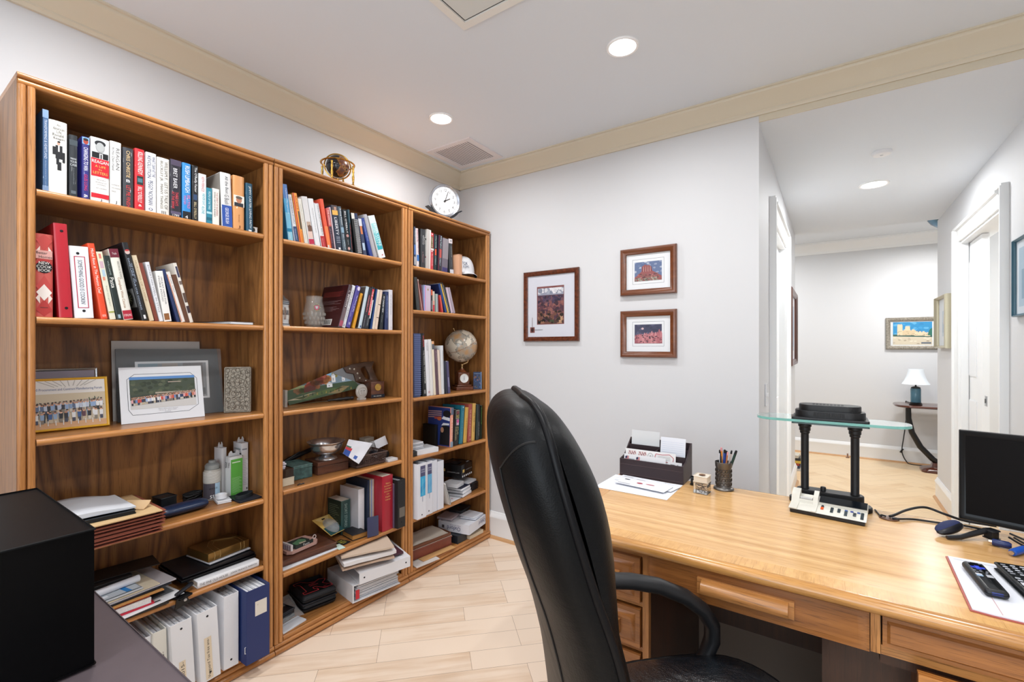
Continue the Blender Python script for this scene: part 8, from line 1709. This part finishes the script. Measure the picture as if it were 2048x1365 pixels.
for k in range(5):
 a = az + 2 * PI * k / 5 + .3; d = Vector((math.cos(a),math.sin(a),0))
 lg = MB().tube([C0 + d * .02 + UPZ * .115,C0 + d * .16 + UPZ * .10,C0 + d * .28 + UPZ * .075],[.024,.020,.016],BLACKP,10).build('base_leg',t)
 cs = MB(); e = d.cross(UPZ); cs.cyl(C0 + d * .28 - e * .022 + UPZ * .0265,C0 + d * .28 + e * .022 + UPZ * .0265,.026,P('17171a',.4),18); cs.build('caster',lg)
# ------------------------------------------------------------------ foreground cabinet and black box at the left
t = thing('side_table','dark grey-brown table surface in the left foreground below the bookcase','table',(-1.3,-.2,0)); TB = P('564c4f',.45,var=.04,vscale=30)
MB().rbox((-1.28,-.25,.7225),(.98,1.204,.035),TB,r=.003).build('table_top',t)
for x_,y_ in ((-1.72,.29),(-.85,.29),(-1.72,-.78),(-.85,-.78)): MB().rbox((x_,y_,.3525),(.05,.05,.7045),TB,r=.003).build('leg',t)
mb = MB(); mb.rbox((-1.328,.021,.7412 + .125),(.438,.50,.25),P('050506',.45,spec=.14),r=.003); mb.build('black_cabinet',label='plain black box-shaped cabinet standing on the grey-brown table',cat='cabinet')
# ------------------------------------------------------------------ pictures
def wallframe(label,o,e1,n,W,H,bw,dp,fm,art,mat,cat='framed picture',name='framed_picture',steps=None):
 o,e1,n = Vector(o),Vector(e1),Vector(n); e2 = Vector((0,0,1)); t = thing(name,label,cat,o + e1 * W / 2)
 mb = MB(); prof = steps or [(0,0),(0,.7),(.15,.95),(.4,1.),(.75,.75),(.9,.7),(1,.55),(1,.2)]
 lo = [(0,0),(W,0),(W,H),(0,H)]
 rings = [[o + e1 * (a + (1 if a == 0 else -1) * bw * f) + e2 * (b + (1 if b == 0 else -1) * bw * f) + n * (dp * d) for a,b in lo] for f,d in prof]
 mb.loft(rings,fm,cap=False); mb.build('frame',t)
 mb = MB(); mb.prism([(bw * .98,bw * .98),(W - bw * .98,bw * .98),(W - bw * .98,H - bw * .98),(bw * .98,H - bw * .98)],o,e1,e2,n,.001,dp * .25,P(mat,.7))
 art(Canvas(mb,o + e1 * bw + e2 * bw + n * dp * .25,e1,e2,W - 2 * bw,H - 2 * bw)); mb.build('matted_print',t)
 return t
def blot(cv,a0,b0,a1,b1,n,seed,cols,r=.05):
 rn = random.Random(seed); k0 = cv.k
 for i in range(n):
  a,b = rn.uniform(a0,a1),rn.uniform(b0,b1); q = [(min(a1,max(a0,a + r * rn.uniform(.4,1) * math.cos(2 * PI * k / 7))),min(b1,max(b0,b + r * .8 * rn.uniform(.4,1) * math.sin(2 * PI * k / 7)))) for k in range(7)]
  cv.k = k0 + .8 * i / n; cv.poly(q,rn.choice(cols))
 cv.k = k0 + 1
def art_canyon(cv):
 A0,A1,B0,B1 = .20,.78,.20,.82
 cv.rect(A0,B0,A1,B1,'7a4a48').up(); cv.rect(A0 + .02,B0 + .015,A1 - .01,B1 - .03,'4a3034').up()
 a0,a1,b0,b1 = A0 + .02,A1 - .01,B0 + .015,B1 - .03
 cv.rect(a0,b0 + .46,a1,b1,'8c90a0'); blot(cv,a0,b0 + .48,a1,b1,26,5,['c4c6cc','9aa0ae','7c8494','d4d4d8'],.06); cv.k = 4
 cv.poly([(a0,b0),(a1,b0),(a1,b0 + .46),(a0 + .3,b0 + .455),(a0,b0 + .46)],'4c3240'); cv.k = 4.2
 for s_,cols,bb in ((8,['3a3148','4a3c54','6a4a54','2e2838'],(.30,.45)),(9,['7a4c4c','8a5a54','5a3840','3c2a34'],(.15,.36)),(10,['6a463c','4a3430','2c221e','8a6250'],(.0,.2))): blot(cv,a0,b0 + bb[0],a1,b0 + bb[1],60,s_,cols,.05); cv.k = 5
 cv.k = 5.2; cv.poly([(a0,b0),(a0 + .2,b0),(a0 + .15,b0 + .07),(a0,b0 + .10)],'1a1614').poly([(a1 - .14,b0),(a1 - .03,b0),(a1 - .01,b0 + .12),(a1 - .05,b0 + .17),(a1 - .09,b0 + .08)],'b08a6c').poly([(a0 + .2,b0),(a1 - .16,b0),(a1 - .2,b0 + .06),(a0 + .24,b0 + .05)],'3e4a34')
 cv.k = 6; cv.rect(.05,.07,.15,.16,'7a4a44').up().oval(.10,.115,.03,.035,'3a2220').rect(.095,.16,.103,.32,'7a5a58').rect(.15,.112,.33,.118,'5a5a60')
def inner(cv,f):
 cv.box(.14,.15,.86,.85,.0012,'3c4654').up(); f(cv,.19,.23,.81,.77)
def art_rock(cv,a0,b0,a1,b1):
 cv.rect(a0,b0,a1,b1,'5f6f92').up(); W = a1 - a0; H = b1 - b0; X = lambda f: a0 + W * f; Y = lambda f: b0 + H * f
 blot(cv,a0,Y(.4),a1,b1,18,2,['6a7a9c','55648a','8a94ac','a8b0c0'],.05); cv.k = 4
 cv.poly([(a0,b0),(a1,b0),(a1,Y(.2)),(X(.85),Y(.34)),(X(.66),Y(.5)),(X(.62),Y(.72)),(X(.54),Y(.82)),(X(.46),Y(.80)),(X(.40),Y(.86)),(X(.28),Y(.76)),(X(.26),Y(.5)),(X(.1),Y(.3)),(a0,Y(.2))],'8f5252'); cv.k = 4.3
 for s_ in range(9): f = .29 + .04 * s_; cv.poly([(X(f),Y(.48)),(X(f + .022),Y(.48)),(X(f + .018),Y(.76)),(X(f + .004),Y(.72))],'c49a94' if s_ % 2 else '6c3a40')
 blot(cv,X(.12),Y(.16),X(.88),Y(.38),60,4,['6a3c40','8a565a','a8706c','54343a','7c5a50'],.03); cv.k = 6; blot(cv,a0,b0,a1,Y(.17),50,6,['7a7a70','a8a498','54584c','8c8878'],.03)
def art_spires(cv,a0,b0,a1,b1):
 cv.rect(a0,b0,a1,b1,'3f4058').up(); W = a1 - a0; H = b1 - b0; X = lambda f: a0 + W * f; Y = lambda f: b0 + H * f
 blot(cv,a0,Y(.45),a1,b1,20,3,['45465e','38394e','52546c'],.06); cv.k = 4; cv.oval(X(.3),Y(.78),.03,.03,'cdb0b4')
 rn = random.Random(5)
 for i in range(15): f = i / 15; h = .35 + .42 * (.3 + .7 * f) * rn.uniform(.7,1.05); cv.k = 4 + .1 * i; cv.poly([(X(f),b0),(X(f + .085),b0),(X(f + .08),Y(h * .8)),(X(f + .05),Y(h)),(X(f + .02),Y(h * .92)),(X(f + .005),Y(h * .6))],rn.choice(['a8646c','b4747a','94545e','c08488']))
 cv.k = 6; blot(cv,a0,b0,a1,Y(.45),70,7,['7c444e','9a5a64','5a3844','b47a7c','48343e'],.03)
BURL = P('5a2d1a',.22,var=.45,vscale=60,coat=.4); MAH = wood('mahogany','x','7a4424','5a2e16','3a1c0c',rough=.28,coat=.3)
wy = YW - .0005
wallframe('burl-framed tall canyon picture, leftmost on the study back wall',(-1.684,wy,1.361),(1,0,0),(0,-1,0),.404,.457,.030,.022,BURL,art_canyon,'c9cbd4')
wallframe('upper mahogany-framed picture of a red rock butte on the back wall',(-1.011,wy,1.619),(1,0,0),(0,-1,0),.318,.268,.034,.028,MAH,lambda cv: inner(cv,art_rock),'dcdfe2')
wallframe('lower mahogany-framed picture of red rock spires on the back wall',(-1.011,wy,1.265),(1,0,0),(0,-1,0),.318,.267,.034,.028,MAH,lambda cv: inner(cv,art_spires),'dcdfe2')
wallframe('dark wood framed picture on the left wall of the passage',(HL + .0005,4.44,1.165),(0,1,0),(1,0,0),.74,.66,.05,.035,wood('dark_frame','z','5a2a18','3c1a0e','24100a'),lambda cv: cv.rect(.14,.14,.86,.86,'a8b4c0').up().rect(.2,.2,.8,.8,'8ea4b8'),'d8dade')
wallframe('pale gilt framed drawing on the right wall of the passage',(XR - .0005,5.37,1.315),(0,-1,0),(-1,0,0),.46,.43,.022,.045,P('b4ac94',.3,.4),lambda cv: cv.rect(.3,.2,.7,.74,'b9c4ce').up().rect(.34,.28,.66,.5,'a9b6c4').poly([(.4,.45),(.6,.5),(.52,.7),(.46,.66)],'c4c2c0'),'d4d8dc')
wallframe('blue-framed picture at the right edge on the near passage wall',(XR - .0005,3.37,1.475),(0,-1,0),(-1,0,0),.42,.385,.012,.022,P('2f5a6c',.3),lambda cv: cv.rect(.1,.1,.9,.9,'9fb4c4').up().rect(.2,.2,.8,.6,'7e98ac'),'c4ccd4')
def art_castle(cv):
 cv.rect(.0,.0,1,1,'d4d6d6').up().rect(.06,.04,.94,.96,'2f86b8'); blot(cv,.06,.45,.94,.96,22,8,['3c92c4','2a7cb0','5aa4cc'],.08); cv.k = 4
 cv.rect(.06,.04,.94,.40,'c9bea8').poly([(.06,.38),(.94,.34),(.94,.44),(.06,.46)],'3a5a52'); cv.k = 4.4
 for a,b,w_,h in ((.16,.42,.12,.42),(.34,.42,.11,.34),(.28,.42,.30,.2),(.55,.40,.25,.14),(.78,.38,.12,.12)): cv.k += .2; cv.rect(a,b,a + w_,b + h,'d8c4a4' if a != .28 else 'cbb694'); [cv.rect(a + w_ * (.1 + .3 * i),b + h,a + w_ * (.3 + .3 * i),b + h + .04,'d8c4a4') for i in range(3)]
 cv.k = 6; blot(cv,.16,.42,.9,.6,24,9,['8a7a64','b09c7c','5c6458'],.02); cv.poly([(.84,.42),(.94,.40),(.94,.72),(.88,.64)],'2c6a5c'); blot(cv,.06,.06,.94,.34,16,10,['b8ac98','d8d0bc','a49884'],.05); cv.k = 8; cv.rect(.7,.08,.92,.14,'5a6470')
p0 = ony(1773,700,6.93)
wallframe('castle painting in an ornate silver frame on the far wall',(.521,6.9295,1.300),(1,0,0),(0,-1,0),.470,.365,.042,.03,P('8f887c',.35,.5,bump=.8,bscale=120,var=.4,vscale=90),art_castle,'2a2420','painting','framed_painting')
# ------------------------------------------------------------------ far end: table, lamp, floor books
ty = 6.62
t = thing('console_table','mahogany half-round table with curved black legs at the end of the passage','table',(.95,ty,0)); TBM = wood('table_mahogany','x','5c2c1a','3c1a0f','240f08',rough=.2,coat=.5); CB = P('141210',.3)
mb = MB(); pr = roundrect(.39,.22,.13,10); mb.loft([[Vector((.96 + a * f,ty + .04 + b * f,zz_)) for a,b in pr] for f,zz_ in ((.94,.676),(1,.684),(1,.696),(.98,.702))],TBM); mb.build('table_top',t)
for s_ in (-1,1):
 pts = [(.96 + s_ * .27,ty,.675),(.96 + s_ * .268,ty,.55),(.96 + s_ * .24,ty,.40),(.96 + s_ * .17,ty,.25),(.96 + s_ * .07,ty,.13),(.96 + s_ * .015,ty,.09)]
 MB().tube(pts,[.024,.026,.027,.028,.028,.024],CB,12,flat=1.0).build('curved_leg',t)
MB().loft([[Vector((.96 + a * f,ty + b * f,zz_)) for a,b in roundrect(.17,.12,.05,6)] for f,zz_ in ((1,.0),(1,.02),(.9,.036),(.5,.055),(.45,.10))],TBM).build('pedestal_foot',t)
t = thing('table_lamp','teal ceramic table lamp with a white pleated shade on the half-round table','table lamp',(.752,ty,.7024)); lc = Vector((.752,ty,.7024)); TE = P('3f6a7c',.15,coat=.5)
MB().lathe([(.001,0),(.055,0),(.058,.008),(.05,.014),(.052,.022),(.046,.026),(.001,.026)],lc,CB,24).build('lamp_foot',t)
MB().lathe([(.001,.0262),(.044,.0262),(.045,.032),(.045,.170),(.042,.176),(.001,.176)],lc,TE,28).build('lamp_body',t)
MB().lathe([(.042,.1762),(.040,.188),(.022,.196),(.008,.2),(.006,.235),(.001,.235),(.001,.1762)],lc,CB,20).build('lamp_cap',t)
n = 48; SHM = P('dfe6ec',.7)
prf = [(.118,.222),(.095,.262),(.078,.31),(.068,.36),(.064,.388),(.062,.388),(.066,.36),(.076,.31),(.093,.262),(.116,.222)]
MB().loft([[lc + Vector((r * (1 + .012 * (k % 2)) * math.cos(2 * PI * k / n),r * (1 + .012 * (k % 2)) * math.sin(2 * PI * k / n),h)) for k in range(n)] for r,h in prf],SHM,cap=False,closed=True).build('lamp_shade',t)
cable('thin black lamp cord with an inline switch hanging below the half-round table',[(.725,ty + .10,.709),(.705,ty + .22,.709),(.698,ty + .275,.709),(.698,ty + .285,.66),(.70,ty + .28,.5),(.68,ty + .28,.3),(.665,ty + .28,.17),(.67,ty + .28,.10),(.70,ty + .26,.03),(.74,ty + .24,.006),(.90,ty + .24,.006)],.005,'lamp_cord')
MB().rbox((.660,ty + .262,.145),(.026,.022,.05),BLACKP,r=.005,R=Matrix.Rotation(rad(25),3,'Y')).build('inline_switch',label='black inline switch on the hanging lamp cord',cat='switch')
bz = .0005; col = ('d8d4cc','2c3a58','b8503c','d8b850','3a3a3c','c4beb0')
lbs = ('lowest book of the small stack on the passage floor','dark blue book second in the floor stack','rust red book in the middle of the floor stack','yellow book above the rust red one in the floor stack','dark grey book near the top of the floor stack','topmost pale book of the floor stack')
for i in range(6): slab('book',lbs[i],'book',-.52,-.262 - .012 * (i % 3),5.82,5.99,bz,.027,P(col[i],.5),3 * (-1) ** i,group='books stacked on the far floor'); bz += .0275
ds = onz(1695,915,0); MB().lathe([(.001,0),(.018,0),(.018,.01),(.008,.016),(.008,.05),(.001,.052)],(ds.x,6.86,.0002),P('8a6a58',.5),14).build('door_stop',label='small brown doorstop at the foot of the far wall',cat='doorstop')
wc = onx(1994,803,2.098)
t = thing('wall_calendar','wall calendar with a purple-grey photo seen through the right doorway','calendar',(2.0985,wc.y,wc.z)); cw,chh = .36,.30
mb = MB(); cv = Canvas(mb,(2.0985,wc.y + cw / 2,wc.z - .16),(0,-1,0),(0,0,1),cw,.30); cv.mb.prism([(0,0),(cw,0),(cw,.30),(0,.30)],cv.o,cv.e1,cv.e2,cv.n,-.001,0,P('d8d8dc',.6)); cv.rect(.02,.02,.98,.98,'77707c'); blot(cv,.02,.02,.98,.98,26,4,['8a8090','5c5664','9a94a0','6c6878'],.1); mb.build('photo_page',t)
mb = MB(); cv = Canvas(mb,(2.0985,wc.y + cw / 2,wc.z - .56),(0,-1,0),(0,0,1),cw,.395); cv.mb.prism([(0,0),(cw,0),(cw,.395),(0,.395)],cv.o,cv.e1,cv.e2,cv.n,-.001,0,P('e6e6e8',.6)); cv.text('JULY',.1,.86,.6,.95,'5a5a60')
for j in range(5):
 for i in range(7): cv.rect(.06 + .13 * i,.62 - .14 * j,.09 + .13 * i,.68 - .14 * j,'8a8a90')
mb.build('date_page',t)
